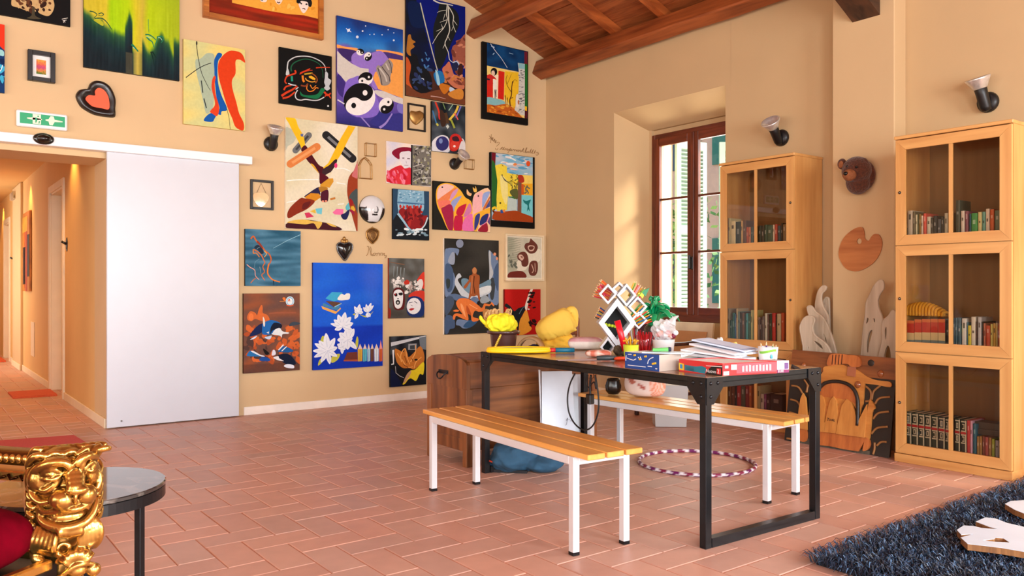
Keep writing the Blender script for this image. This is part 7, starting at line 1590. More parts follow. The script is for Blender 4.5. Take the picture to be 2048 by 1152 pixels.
# heap of booklets and papers
pp = T(1430,722); 
PAPERW = [((236,238,242),'white'),((226,230,238),'off-white'),((214,224,240),'bluish white')]
hp = .002; lst = []
for i,(px_,py_,L_,W_,ang,th_,c) in enumerate(((1432,733,.30,.20,-24,.012,(228,232,240)),(1424,731,.31,.20,-14,.010,(238,240,244)),(1440,730,.30,.19,-31,.012,(230,232,236)),(1428,730,.28,.20,-20,.008,(240,242,246)),(1446,728,.29,.19,-38,.010,(232,234,240)),(1452,727,.30,.18,-28,.008,(206,220,242)))):
    p = T(px_,py_); b_ = basis(p, ang); z = hp+.0; tilt = .010*i
    m = MB().use(M(c,.5,noise_amt=.03)); P = [b_(x,y,z+tilt*(x/L_+.5)*-1.2+.0) for x,y in ((-L_/2,-W_/2),(L_/2,-W_/2),(L_/2,W_/2),(-L_/2,W_/2))]; P = [Vector((q.x,q.y,max(q.z,TZ+hp*.98))) for q in P]
    zt_ = TZ+hp; P = [Vector((q.x,q.y,zt_+(.011*i if k in (0,3) else .002*i))) for k,q in enumerate(P)]
    m.add(P+[q+Vector((0,0,th_)) for q in P],[(0,3,2,1),(4,5,6,7),(0,1,5,4),(1,2,6,5),(2,3,7,6),(3,0,4,7)])
    if i == 5: m.use(M((120,150,200),.5)); m.add([q.lerp(P[(k+2)%4],.06)+Vector((0,0,th_+.0008)) for k,q in enumerate(P)],[(0,1,2,3)]); m.use(M(c,.5)).add([q.lerp(P[(k+2)%4],.08)+Vector((0,0,th_+.0012)) for k,q in enumerate(P)],[(0,1,2,3)])
    names = ['white booklet at the bottom of the paper heap','white booklet second from the bottom of the paper heap','white booklet third from the bottom of the paper heap','white booklet fourth from the bottom of the paper heap','white booklet second from the top of the paper heap','bluish white pad topmost on the paper heap']
    tag(m.build('booklet', origin=p), names[i], 'booklet', 'booklets on the table')
    hp += th_+.0015
# yellow and blue bits behind the papers
p = T(1443,721); b_ = basis(p); m = MB().use(M((226,228,232),.5)); P = [b_(a,b,c) for c in (0,.062) for a,b in ((-.10,-.04),(.09,-.04),(.09,.02),(-.10,.02))]; m.add(P,[(0,3,2,1),(4,5,6,7),(0,1,5,4),(1,2,6,5),(2,3,7,6),(3,0,4,7)]); tag(m.build('white_carton', origin=p), 'white carton behind the paper heap carrying small plastic toys', 'box'); p = p+Vector((0,0,.0625))
for i,(dx,dz,c,nm) in enumerate(((-.05,.022,(236,206,40),'yellow'),(-.015,.030,(206,206,200),'grey'),(.03,.018,(40,90,170),'blue'),(.06,.018,(236,220,120),'pale yellow'))):
    b_ = basis(p); m = MB().use(M(c,.4), smooth=True); m.ell(b_(dx,0,dz),(.028,.022,dz),16,10,fn=lambda u: 1+.2*noise.noise(u*2+Vector((i,0,0)))); m.ell(b_(dx+.012,0,dz*1.6),(.012,.012,dz*.6),10,8)
    tag(m.build('toy', origin=b_(dx,0,0)), '%s small plastic toy piece behind the paper heap'%nm, 'toy')
# red box
A1, A2, A3 = T(1358,742), T(1445,752), T(1580,745); ua = (A1-A2); ub = (A3-A2); ua.z=ub.z=0; La, Lb = ua.length, ub.length; ua.normalize(); ub.normalize(); H = .057
r = empty('game_box', A2)
nrm = Vector((-ua.y,ua.x,0)); nrm = nrm if nrm.dot(ub) > 0 else -nrm
fb = lambda a,b,c: A2+ua*a+ub*b+Vector((0,0,c))
m = MB().use(M((206,44,48),.35)); 
P = [fb(a,b,c) for c in (0,H) for a,b in ((0,0),(La,0),(La,Lb*.60),(0,Lb*.80))]
m.add(P,[(0,1,5,4),(1,2,6,5),(2,3,7,6),(3,0,4,7),(0,3,2,1)]); m.use(M((230,226,220),.5)).add([q+Vector((0,0,-.004 if i>3 else 0)) for i,q in enumerate(P)][4:],[(0,1,2,3)])
rehome(m.build('carton'), r)
oa = -nrm*.0008; ob_ = Vector((ub.y,-ub.x,0)); ob_ = ob_ if ob_.dot(ua) < 0 else -ob_; ob_ = ob_*.0008
def pa(m, c, L_): m.use(M(c,.35)).add([fb(La*a,0,H*b)+(-ub*.0008 if True else oa)*pa.k for a,b in L_],[tuple(range(len(L_)))])
m = MB(); pa.k = 1
pa(m,(22,20,24),[(0,0),(.38,0),(.30,.45),(.22,.72),(.10,.80),(0,.85)]); pa(m,(30,120,140),[(.38,.02),(.55,.06),(.70,.10),(.86,.12),(.86,.58),(.60,.52),(.46,.62),(.36,.50)]); pa(m,(120,190,214),[(.62,.08),(.86,.12),(.86,.58),(.66,.5)]); pa(m,(240,200,40),[(.88,.10),(1,.12),(1,.70),(.88,.64)]); pa.k = 2; pa(m,(60,140,190),[(.91,.22),(.97,.24),(.97,.60),(.91,.56)]); pa(m,(216,40,44),[(.03,.10),(.12,.10),(.12,.56),(.03,.56)]); pa(m,(226,226,226),[(0.0,.70),(.22,.66),(.36,.66),(.36,.70),(.22,.72),(0,.76)])
m.use(M((240,240,240),.4)); text_geo(m, 'Nuovo', fb(La*.36,0,H*.16)-ub*.0012, -ua, (0,0,1), .015); text_geo(m, '2', fb(La*.105,0,H*.18)-ub*.0016, -ua, (0,0,1), .018)
rehome(m.build('printed_side'), r)
m = MB(); pb = lambda c, L_, k=1: m.use(M(c,.35)).add([fb(0,Lb*a,H*b)-ua*.0008*k for a,b in L_],[tuple(range(len(L_)))])
pb((226,84,96),[(.20,.12),(.79,.14),(.79,.92),(.20,.92)]); pb((214,60,70),[(.20,.10),(.79,.12),(.79,.16),(.20,.16)],2); pb((240,236,236),[(.12,.45),(.20,.45),(.20,.86),(.12,.86)],2); pb((240,236,236),[(.01,.05),(.09,.05),(.09,.35),(.01,.35)],2); pb((150,190,200),[(.03,.58),(.08,.58),(.08,.80),(.03,.80)],2)
for k in range(9): pb((240,170,176),[(.28+.05*k,.25+.03*(k%2)),(.31+.05*k,.25),(.31+.05*k,.75),(.28+.05*k,.70+.05*(k%3))],2)
rehome(m.build('printed_side'), r)
tag(r, 'long red game box with black and teal end at the table corner', 'box')
m = MB().use(M((226,214,226),.4)); fb2 = lambda a,b,c: A2+ua*a+ub*b+Vector((0,0,c))
P = [fb2(a,b,c) for c in (0,H*.98) for a,b in ((.006,Lb*.815),(La*.35,Lb*.815),(La*.35,Lb*1.0),(.006,Lb*1.0))]; m.add(P,[(0,3,2,1),(4,5,6,7),(0,1,5,4),(1,2,6,5),(2,3,7,6),(3,0,4,7)])
m.use(M((110,70,130),.4)).add([fb2(.006,Lb*(.93+.06*a),H*(.30+.5*b))-ua*.0008 for a,b in ((0,0),(1,0),(1,1),(0,1))],[(0,1,2,3)]); m.use(M((130,30,90),.4)).add([fb2(.006,Lb*(.816+.183*a),H*(.0+.26*b))-ua*.0008 for a,b in ((0,0),(1,0),(1,1),(0,1))],[(0,1,2,3)])
m.use(M((240,240,240),.4)); text_geo(m, 'EUEE', fb2(.006,Lb*.825,H*.05)-ua*.0012, ub, (0,0,1), .011)
tag(m.build('purple_box', origin=fb2(0,Lb*.8,0)), 'small purple and white box at the right end of the red game box', 'box')
# white pen cup
p = T(1536,732); b_ = basis(p); r = empty('pencil_cup', p); k_ = pxm(p)
m = MB().use(M((240,242,244),.35), smooth=True); m.lathe([(.040,0),(.041,.002),(.050,.098),(.048,.098),(.039,.004),(0,.004)], p, 28); rehome(m.build('cup'), r)
m = MB().use(M((130,196,60),.4), smooth=True)
for z0_, z1_ in ((.070,.082),(.022,.034)):
    vs_ = []; 
    for k in range(13):
        a = -1.0+k*.16; rr_ = lambda z: .0415+(.0085)*z/.098+.0006
        for z in (z0_, z1_): vs_.append(b_(rr_(z)*math.sin(a), rr_(z)*math.cos(a), z+.006*math.sin(a*2)))
    m.add(vs_, [(2*k,2*k+2,2*k+3,2*k+1) for k in range(12)])
m.use(M((80,170,200),.4)); m.ell(b_(.018,.0425,.052),(.012,.003,.012),12,8); rehome(m.build('label'), r)
for i,(c,nm) in enumerate((((30,40,60),'black'),((40,140,90),'green'),((90,50,110),'purple'),((206,190,170),'beige'),((30,60,140),'blue'),((50,50,54),'grey'),((120,40,60),'maroon'))):
    a = i*.9; pencil(b_(.018*math.cos(a),.018*math.sin(a),.006), b_(.040*math.cos(a),.038*math.sin(a),.112+.006*(i%3)), c, '%s pencil standing in the white and green cup'%nm, .0042, 'pencils in the white cup')
tag(r, 'white paper cup with green bands full of pencils', 'cup')
m = MB().use(M((40,30,26),.6)); p = T(1590,737); b_ = basis(p); m.add([b_(-.02,-.01,0),b_(.03,.0,0),b_(.0,.02,0),b_(-.015,0,.022)],[(0,1,2),(0,3,1),(1,3,2),(2,3,0)]); tag(m.build('wedge', origin=p), 'small dark wedge lying beyond the purple box', 'wedge')
# toy racket pair
for lvl,(zz,cx_,nm) in enumerate(((.0165,1037,'yellow toy racket with blue face and teal handle at the table edge'),)):
    p = T(cx_,706); b_ = basis(p, 3+lvl*2); r = empty('toy_racket', p); m = MB().use(M((250,200,24),.35), smooth=True)
    N = 48; pts = [b_(.185*math.cos(t), .075*math.sin(t), zz) for t in [2*PI*k/N for k in range(N)]]; m.tube(pts,.013,10,closed=True); m.tube([p_+Vector((0,0,.012)) for p_ in pts],.008,8,closed=True); rehome(m.build('rim'), r)
    m = MB().use(M((30,120,160),.6,noise_amt=.3,scale=50)); m.add([b_(.178*math.cos(t), .070*math.sin(t), zz+.012) for t in [2*PI*k/N for k in range(N)]],[tuple(range(N))]); rehome(m.build('net'), r)
    m = MB().use(M((214,40,40),.4), smooth=True); m.tube([b_(.185,0,zz),b_(.225,0,zz)],.013,10); rehome(m.build('throat'), r)
    m = MB().use(M((20,110,140),.45), smooth=True); m.tube([b_(.225,0,zz),b_(.34,0,zz)],.0145,12); rehome(m.build('handle'), r)
    tag(r, nm, 'racket')
# paper sheet under things
p = T(1150,720); b_ = basis(p, 12); m = MB().use(M((214,206,214),.5)); m.add([b_(-.10,-.03,.0008),b_(.13,-.06,.0008),b_(.13,.07,.0008),b_(-.10,.05,.0008)],[(0,1,2,3)]); m.add([b_(-.10,-.03,0),b_(.13,-.06,0),b_(.13,.07,0),b_(-.10,.05,0)],[(3,2,1,0)]); tag(m.build('paper_sheet', origin=p), 'thin pale sheet lying on the table in front of the pink package', 'paper')
# pink wrapped package and meat-print cloth
p = T(1172,699); b_ = basis(p, 4); m = MB().use(colattr('wrap',.45,.1,30.,.3), smooth=True); o0 = len(m.v)
cushion(m, 0,0,0,.115,.075,.040,p=5,n=40,k=16,wr=.04)
for i, v in enumerate(m.v): 
    m.c[i] = lin((236,226,216) if v.z < .012 else mix((214,150,160),(230,190,190),.5+nz(v.x*30,v.y*30))); m.v[i] = b_(v.x,v.y,v.z+.041)
tag(m.build('wrapped_package', origin=p), 'white package with pink top at the back of the table', 'package')
p = T(1196,714); b_ = basis(p); m = MB().use(colattr('wrap',.45,.1,30.,.3), smooth=True); cushion(m, 0,0,0,.075,.05,.020,p=3,n=32,k=12,wr=.1)
for i, v in enumerate(m.v): m.c[i] = lin((206,110,86) if nz(v.x*40,v.y*40,1) > 0 else (236,206,190)); m.v[i] = b_(v.x,v.y,v.z+.021)
tag(m.build('sausage_pouch', origin=p), 'soft pouch printed with reddish sausage slices beside the pen rack', 'pouch')
# ---- on the chest ----
def C(px, py, y): return onY(px, py, y)
ZL = .687
p = C(1007,696,-2.80); p.z = ZL; k_ = pxm(p); Ht = 1.15-(661-576)*k_-ZL
POT = M((74,44,40),.3,coat=.5,noise_amt=.08)
r = empty('flower_pot', p); m = MB().use(POT, smooth=True); m.lathe([(.074,0),(.078,.004),(.092,Ht-.03),(.094,Ht-.022),(.112,Ht-.020),(.115,Ht-.004),(.108,Ht),(.098,Ht-.002),(.088,Ht-.03),(0,Ht-.035)], p, 36); rehome(m.build('pot'), r)
b_ = basis(p); m = MB().use(M((226,190,70),.3,.4), smooth=True)
for i in range(9):
    a = -.75+.06*i; zz = .03+.011*i; m.tube([b_(.089*math.sin(a),.089*math.cos(a),zz),b_(.095*math.sin(a+.12),.095*math.cos(a+.12),zz+.035)],.0035,6); m.ell(b_(.093*math.sin(a+.12),.093*math.cos(a+.12),zz+.036),(.009,.007,.009),8,6)
rehome(m.build('gold_flowers'), r); tag(r, 'brown pot with gold flower relief standing on the wooden chest', 'pot')
m = MB().use(M((236,222,30),.75,bump=.4,scale=20), smooth=True); q = b_(-.015,.0,Ht+.045)
m.ell(q, (.125,.07,.072), 96, 40, fn=lambda u: 1+.20*noise.noise(Vector((u.x*4,u.y*4,u.z*1.5)))+.045*math.sin(math.atan2(u.y,u.x)*17+3*noise.noise(u*3))*(1-abs(u.z))-.12*max(0,-u.z)); m.tube(crom([b_(-.06,.04,Ht+.03),b_(-.12,.05,Ht+.05),b_(-.155,.05,Ht+.085),b_(-.150,.05,Ht+.10)],4),[.02,.02,.018,.016,.015,.014,.013,.013,.012,.012,.012,.012,.012],10)
for v_ in m.v: v_.z = max(v_.z, ZL+Ht-.012)
tag(m.build('yellow_cloth', origin=q), 'bright yellow ruffled cloth bunched on top of the brown pot', 'cloth')
m = MB().use(M((206,166,110),.8), smooth=True); rr_ = random.Random(2)
for i in range(34):
    c_ = b_(rr_.uniform(-.12,.04),-.05,Ht+rr_.uniform(.06,.13)); a = rr_.uniform(0,6); m.tube([c_+Vector((.018*math.cos(a+t),.018*math.sin(a+t)*.6,.02*math.sin(t*1.3+a))) for t in [k*.7 for k in range(7)]],.0055,6)
tag(m.build('straw_curls', origin=b_(0,-.05,Ht+.1)), 'tuft of curly straw behind the yellow cloth', 'straw')
# tan visor hat
p = C(1062,696,-2.74); p.z = ZL; b_ = basis(p, -10); r = empty('straw_visor', p); m = MB().use(M((186,146,104),.75,bump=.3,scale=50), smooth=True); vs_ = []; fs_ = []; N = 24
for j, (rx, rz, yy_, ) in enumerate(((.085,.098,.075),(.098,.112,.075),(.102,.116,.04),(.098,.112,-.07),(.086,.10,-.07))):
    for k in range(N+1): t = PI*k/N; vs_.append(b_(rx*math.cos(t), yy_, rz*math.sin(t)+.001))
for j in range(4):
    for k in range(N): a = j*(N+1)+k; fs_.append((a,a+1,a+N+2,a+N+1))
for k in range(N): a = 4*(N+1)+k; fs_.append((a,a+1,k+1,k))
m.add(vs_, fs_); rehome(m.build('crown'), r); m = MB().use(M((30,34,80),.8), smooth=True); m.ell(b_(.02,.0,.030),(.055,.04,.030),14,10,fn=lambda u: 1+.3*noise.noise(u*2)); rehome(m.build('navy_lining'), r); tag(r, 'tan arched straw hat lying open on the chest beside the pot', 'hat')
# yellow pillow and fabric
YEL = M((244,206,84),.75,noise_amt=.05,bump=.15,scale=8)
p = C(1112,700,-2.76); p.z = ZL; b_ = basis(p); k_ = pxm(p)
m = MB().use(YEL, smooth=True); cz = 1.15-(650-576)*k_-ZL; rot = Matrix.Rotation(math.radians(-24),3,'Y')
cushion(m, 0,0,0,.150,.11,.092,p=2.8,n=120,k=50)
for i, v in enumerate(m.v):
    w_ = 1+.035*math.sin(v.x*150+6*noise.noise(v*14))*max(0,-v.z/.07+.4)+.10*noise.noise(v*9)+.03*noise.noise(v*30); v = Vector((v.x*w_, v.y, v.z*w_*(1+.2*v.x/.15))); v = Vector((v.x*math.cos(.42)-v.z*math.sin(.42), v.y, v.x*math.sin(.42)+v.z*math.cos(.42))); m.v[i] = b_(v.x, v.y, v.z+cz)
m.tube(crom([b_(.085,0,cz+.085),b_(.115,0,cz+.098),b_(.135,0,cz+.06),b_(.145,0,cz+.0)],5),[.03,.035,.038,.04,.042,.042,.04,.038,.035,.032,.03,.026,.024,.02,.018,.015],12)
tag(m.build('yellow_pillow', origin=b_(0,0,cz)), 'plump yellow pillow propped up on the chest', 'pillow')
m = MB().use(M((238,190,60),.8,noise_amt=.08,bump=.2,scale=10), smooth=True)
for dx, dz, rx, rz in ((-.07,.045,.075,.045),(.02,.05,.09,.05),(.10,.05,.09,.05),(.04,.09,.08,.05)): m.ell(b_(dx,-.01,dz+.002),(rx,.09,rz),24,16,fn=lambda u: 1+.16*noise.noise(u*2.4+Vector((dx*20,0,0))))
o = m.build('yellow_blanket', origin=p); md = o.modifiers.new('j','REMESH'); md.mode='VOXEL'; md.voxel_size=.008; md.use_smooth_shade=True
for v_ in o.data.vertices: v_.co.z = max(v_.co.z, .0)
tag(o, 'folded golden yellow blanket under the yellow pillow', 'blanket')
# ---- under and around the table ----
# denim bag
p = onZ(1050,940,0); b_ = basis(p, -4); r = empty('duffel_bag', p); DEN = M((44,84,112),.85,noise_amt=.2,scale=14,bump=.4)
m = MB().use(DEN, smooth=True)
m.ell(b_(-.03,-.02,.095),(.215,.125,.125),44,28,fn=lambda u: 1+.13*noise.noise(Vector((u.x*2.4,u.y*2.4,u.z*2.4+3)))+.05*noise.noise(u*8)); m.ell(b_(.13,.02,.05),(.13,.10,.055),28,18,fn=lambda u: 1+.15*noise.noise(u*2.2)); m.ell(b_(-.16,.0,.045),(.09,.10,.050),24,14,fn=lambda u: 1+.15*noise.noise(u*2.6))
for v_ in m.v: v_.z = max(v_.z,.004)
o = rehome(m.build('bag_body'), r); md = o.modifiers.new('j','REMESH'); md.mode='VOXEL'; md.voxel_size=.008; md.use_smooth_shade=True
m = MB().use(M((214,70,44),.4), smooth=True); m.tube([b_(-.215,.108,.078),b_(-.17,.115,.062),b_(-.13,.12,.050)],.005,8); rehome(m.build('red_zip'), r)
m = MB().use(M((24,24,28),.7)); m.prism([(-.24,-.02),(.02,-.02),(.02,.10),(-.24,.08)],'z',0,.018); 
for i,v_ in enumerate(m.v): m.v[i] = b_(v_.x,v_.y,v_.z)
rehome(m.build('black_strap'), r); tag(r, 'blue canvas duffel bag with red zip slumped on the floor by the chest', 'bag')
m = MB().use(DEN, smooth=True); q = onY(1074,870,-3.08); q.z = 0; bb_ = basis(q); m.ell(bb_(0,0,.095),(.06,.05,.100),20,14,fn=lambda u: 1+.2*noise.noise(u*2)); 
for v_ in m.v: v_.z = max(v_.z,.002)
tag(m.build('blue_cloth', origin=q), 'crumpled blue cloth on the floor behind the near bench', 'cloth')
# white board leaning on the table leg
p = onY(1118,884,-3.20); p.z = 0; b_ = basis(p, 10); BRD2 = M((206,214,226),.2,noise_amt=.05); r = empty('white_board', p)
def slab(m, a0, a1, h, t_, lean_, off=0., inset=.0):
    P = []
    for dd in (0,t_):
        for a, c in ((a0,0),(a1,0),(a1-inset,h),(a0+inset,h)): P.append(b_(a, -lean_*c/h+dd+off, c))
    return m.add(P, [(0,3,2,1),(4,5,6,7),(0,1,5,4),(1,2,6,5),(2,3,7,6),(3,0,4,7)])
k_ = pxm(p); hh = 1.15-(742-576)*k_
m = MB().use(BRD2); slab(m,-.115,.115,hh-.01,.018,.10,inset=.012); rehome(m.build('board'), r)
m = MB().use(M((226,230,236),.3)); slab(m,-.125,-.112,hh,.022,.10,-.002,.012) ; rehome(m.build('edge'), r)
m = MB().use(M((40,44,60),.5), smooth=True)
for s_ in ([(.05,.15),(.06,.17),(.052,.13),(.045,.12)],[(.065,.16),(.072,.158)],[(.075,.15),(.085,.148)]): m.tube([b_(a,-.10*c/hh+.0195,c+.12) for a,c in s_],.0014,5)
rehome(m.build('scribble'), r); tag(r, 'tall white board with a small scribble leaning under the table', 'board')
p2 = onY(1160,878,-3.14); p2.z = 0; b_ = basis(p2, 6); m = MB().use(M((214,220,230),.25)); slab(m,-.055,.055,hh-.05,.014,.08); tag(m.build('whiteboard', origin=p2), 'narrow white panel leaning right of the scribbled board', 'panel')
# cables hanging from the table edge
fx_ = lambda px_,py_,dx=0.: onX(px_,py_,-3.0+dx)
m = MB().use(M((18,18,20),.5), smooth=True); m.tube(crom([fx_(*q) for q in ((1150,747),(1140,768),(1135,795),(1138,825),(1150,848),(1168,860),(1185,852),(1196,825),(1197,795),(1193,765),(1190,750))],5),.0045,8)
tag(m.build('cable', origin=fx_(1150,747)), 'long black cable hanging in a loop below the table edge', 'cable')
r = empty('power_adapter', fx_(1180,798,.05)); m = MB().use(M((20,20,22),.4)); a_ = fx_(1180,798,.05); m.box(tuple(a_-Vector((.018,.02,.028))),tuple(a_+Vector((.018,.02,.028))),.005); rehome(m.build('adapter'), r)
m = MB().use(M((18,18,20),.5), smooth=True); m.tube(crom([fx_(1182,750,.05),fx_(1180,770,.05),fx_(1181,792,.05)],4),.006,8); m.tube(crom([fx_(1176,750,.05),fx_(1173,766,.05),fx_(1177,775,.05),fx_(1188,764,.05),fx_(1192,778,.05),fx_(1190,750,.05)],4),.004,8); rehome(m.build('cord'), r); tag(r, 'black power adapter dangling on its cord under the table', 'adapter')
# meat-print cushion on the window-side bench
p = onZ(1290,792,.456); b_ = basis(p, -18); m = MB().use(colattr('meat',.6,.06,20.,.2), smooth=True)
cushion(m, 0,0,0,.135,.075,.075,p=2.3,n=64,k=34,wr=.03)
for i, v in enumerate(m.v):
    u_, w_ = v.x/.135, v.z/.075; c_ = (238,222,216)
    if v.y < -.0:
        if ((u_+.50)*1.5+(w_-.35)*.7)**2*2.2+((w_-.35)*1.2-(u_+.5)*.9)**2 < .16: c_ = (190,110,92)
        if ((u_-.02)*1.3+(w_+.12)*.9)**2*3.0+((w_+.12)*1.1-(u_-.02)*.5)**2*.7 < .10: c_ = (184,96,84)
    if u_ > .42: c_ = (232,150,120) if int((u_*8+w_*1.2)*2)%2 else (240,196,180)
    if w_ > .55 and u_ > 0: c_ = (224,130,90)
    m.c[i] = lin(c_)
for i, v in enumerate(m.v): m.v[i] = b_(v.x,-v.y,v.z+.0755)
tag(m.build('meat_cushion', origin=p), 'round cushion printed like sliced ham on the window-side bench', 'cushion')
# hoop on the floor
m = MB().use(colattr('hoop',.3,.04,30.,.1), smooth=True); N = 168; hx, hy, hr = -1.85,-3.79,.370; pts = [(hx+hr*math.cos(t),hy+hr*math.sin(t),.0125) for t in [2*PI*k/N for k in range(N)]]; m.tube(pts,.012,8,closed=True)
for i in range(N):
    for k in range(8):
        s_ = ((i+k*.35)%6)/6; m.c[i*8+k] = lin((226,220,226) if s_ < .36 else ((110,30,90) if (i//6)%2 else (130,36,70)))
tag(m.build('hula_hoop', origin=(hx,hy,.0)), 'purple and white striped hula hoop on the floor under the table', 'hula hoop')
# translucent storage bin, stool, pot, chairs behind
p = Vector((-.93,-2.75,0)); b_ = basis(p, 8); k_ = pxm(p); w2 = 34*k_; hh = 1.15-(770-576)*k_
PL = bpy.data.materials.new('cloudy_plastic'); PL.use_nodes = True; b = PL.node_tree.nodes['Principled BSDF']; b.inputs['Base Color'].default_value = (*lin((206,206,204)),1); b.inputs['Roughness'].default_value = .35; b.inputs['Alpha'].default_value = .82
r = empty('storage_bin', p); m = MB().use(PL); P = [b_(s_*w2*.9,t_,c) for c,s2,in ((.004,.9),) for s_,t_ in ((-1,-.2),(1,-.2),(1,.0),(-1,.0))]+[b_(s_*w2,t_,hh) for s_,t_ in ((-1,-.22),(1,-.22),(1,.02),(-1,.02))]
m.add(P,[(0,3,2,1),(0,1,5,4),(1,2,6,5),(2,3,7,6),(3,0,4,7)]); rehome(m.build('bin'), r); m = MB().use(M((214,206,180),.4)); P = [b_(s_*(w2+.012),t_,c) for c in (hh,hh+.025) for s_,t_ in ((-1,-.232),(1,-.232),(1,.032),(-1,.032))]; m.add(P,[(0,3,2,1),(4,5,6,7),(0,1,5,4),(1,2,6,5),(2,3,7,6),(3,0,4,7)]); rehome(m.build('lid'), r); tag(r, 'cloudy plastic storage bin with cream lid behind the far bench', 'storage bin')
WCH = wood((150,78,36),(96,42,18),'Z',2.,.4,.2)
def chair(x, y, rz, label, mat, arms=False):
    r = empty('wooden_chair', (x,y,0), rz)
    for sx in (-1,1):
        for sy, h in ((-1,.44),(1,.86)):
            m = MB().use(mat).box((sx*.19-.018,sy*.19-.018,.0),(sx*.19+.018,sy*.19+.018,h),.006); 
            if sy > 0: m.use(smooth=True).ell((sx*.19,.19,h),(.019,.019,.016),12,8); m.use(smooth=False)
            m.build('leg', r)
    m = MB().use(mat).box((-.21,-.22,.435),(.21,.20,.462),.008); m.build('seat', r)
    m = MB().use(mat); m.box((-.175,.18,.70),(.175,.20,.83),.006); m.box((-.175,.18,.54),(.175,.20,.58),.006); m.build('backrest', r)
    m = MB().use(mat)
    for sx in (-1,1): m.box((sx*.19-.01,-.18,.20),(sx*.19+.01,.18,.225))
    m.box((-.18,-.2,.26),(.18,-.18,.285)); m.build('stretcher', r)
    if arms:
        for sx in (-1,1):
            m = MB().use(mat, smooth=True); m.tube(crom([(sx*.20,.19,.66),(sx*.215,.0,.66),(sx*.21,-.16,.67),(sx*.205,-.21,.655)],4),.018,10); m.tube([(sx*.20,-.17,.45),(sx*.205,-.17,.66)],.013,8); m.build('armrest', r)
    tag(r, label, 'chair')
chair(-1.02,-1.30,math.radians(196),'reddish wooden chair behind the table near the room corner',WCH)
chair(-.50,-2.32,math.radians(88),'dark wooden armchair behind the papers below the window',wood((70,30,18),(36,14,8),'Z',2.,.35,.3),True)
p = onZ(1244,789,.456); m = MB().use(M((18,20,20),.25,coat=.4), smooth=True); m.lathe([(.034,0),(.050,.02),(.053,.055),(.044,.085),(.042,.10),(.038,.10),(.040,.085),(0,.08)], p+Vector((-.02,.06,0)), 28); tag(m.build('black_pot', origin=p), 'round black pot standing on the far end of the window-side bench', 'pot')
p = Vector((-1.42,-1.80,0)); r = empty('drawer_stand', p); m = MB().use(WCH); m.box((-1.56,-1.95,.0),(-1.28,-1.65,.36),.004); m.box((-1.58,-1.97,.36),(-1.26,-1.63,.38),.003); rehome(m.build('stand'), r); m = MB().use(M((206,140,90),.5)); m.box((-1.54,-1.955,.22),(-1.30,-1.945,.34),.003); rehome(m.build('drawer_front'), r); tag(r, 'low reddish wooden drawer stand seen between table and bench', 'cabinet')
m = MB().use(M((236,236,232),.5)); m.box((-1.54,-1.93,.3805),(-1.34,-1.72,.405),.002); tag(m.build('white_box', origin=(-1.44,-1.82,.38)), 'flat white box on the low drawer stand', 'box')
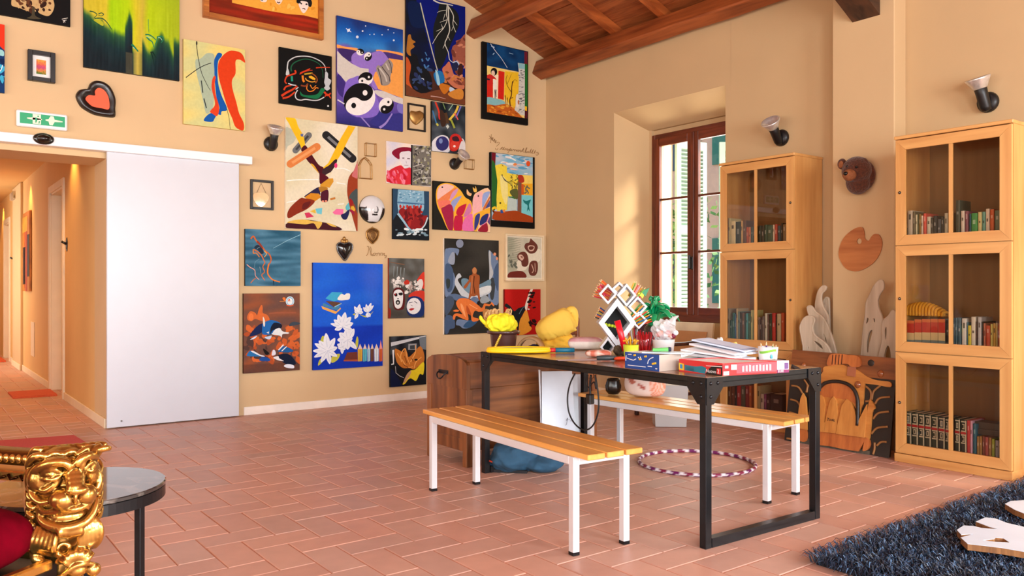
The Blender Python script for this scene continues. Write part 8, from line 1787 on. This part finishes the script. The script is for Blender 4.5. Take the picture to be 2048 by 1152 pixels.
# ---- shaggy rug with wooden letters ----
rr_ = random.Random(21); RX0, RX1, RY0, RY1 = -2.97,-.62,-7.1,-5.33
m = MB().use(M((16,22,30),.9), smooth=False); m.box((RX0+.02,RY0,0),(RX1,RY1-.02,.012))
rug = empty('tmp'); bpy.data.objects.remove(rug)
mb = m; STR = colattr('strands', .42, .05, 5., 0., .5)
mb.use(STR, smooth=False)
TON = [(24,36,52),(34,50,72),(50,74,102),(16,22,32),(84,116,150),(40,60,84)]
n_st = 26000; vs = []; fs = []; cols = []
for i in range(n_st):
    x = rr_.uniform(RX0,RX1); y = rr_.uniform(-6.35,RY1) if rr_.random() < .92 else rr_.uniform(RY0,-6.35)
    d0 = (x-CAMX)*_d[0]+(y-CAMY)*_d[1]; px_ = 1024+FPX*((x-CAMX)*_r[0]+(y-CAMY)*_r[1])/d0
    a = rr_.uniform(0,2*PI); L_ = rr_.uniform(.035,.065); h = rr_.uniform(.030,.055); w_ = rr_.uniform(.0013,.0026)
    if x < RX0+.05: a = rr_.uniform(2.2,4.1)
    if y > RY1-.05: a = rr_.uniform(.7,2.4)
    c_, s_ = math.cos(a), math.sin(a); cv = rr_.uniform(-.018,.018)
    P = [(x,y,.008),(x+c_*L_*.3,y+s_*L_*.3,h*.75),(x+c_*L_*.65-s_*cv,y+s_*L_*.65+c_*cv,h),(x+c_*L_-s_*cv*1.6,y+s_*L_+c_*cv*1.6,h*rr_.uniform(.45,.8))]
    c = lin(rr_.choice(TON)); o = len(vs)
    for q, ww in zip(P,(w_,w_,w_,w_*.5)):
        vs.append((q[0]-s_*ww,q[1]+c_*ww,q[2])); vs.append((q[0]+s_*ww,q[1]-c_*ww,q[2])); cols += [c,c]
    for k in range(3): fs.append((o+2*k,o+2*k+1,o+2*k+3,o+2*k+2))
o0 = len(mb.v); mb.add(vs, fs); mb.c[o0:] = cols
o = mb.build('shaggy_rug'); tag(o, 'thick shaggy blue-black rug in the lower right corner', 'rug', kind='stuff')
LW = M((218,230,242),.45,noise_amt=.03); LS = wood((176,120,70),(120,76,40),'Z',3.,.6)
def letter(loops, z, th_, label, name='wooden_letter'):
    m = MB().use(LS); f_ = lambda p, dd: Vector((*onZ(p[0],p[1],z+th_).xy, z+dd)); o_ = loops[0]
    m.plate(o_, loops[1:], f_, 0, th_); m.use(LW).plate(o_, loops[1:], f_, th_, th_+.0015)
    q = f_(o_[0],0); tag(m.build(name, origin=q), label, 'letter')
zr = lambda L_: [(1560+a/3.945, 860+b/3.945) for a,b in L_]
letter([zr([(1395,790),(1450,755),(1530,760),(1590,775),(1720,785),(1650,765),(1545,725),(1620,692),(1700,700),(1790,735),(1900,760),(2010,790),(2100,830),(2140,900),(2080,960),(1960,968),(1740,930),(1530,905),(1480,900),(1425,850),(1530,822),(1430,828)]), zr([(1600,872),(1690,862),(1700,850),(1760,855),(1812,890),(1700,885)])], .050,.026,'big white wooden letter W lying on the shaggy rug')
letter([zr([(1775,585),(1820,562),(1925,556),(2060,560),(2060,690),(1925,660),(1850,630)])], .050,.026,'white wooden letter behind the W, cut by the right edge')
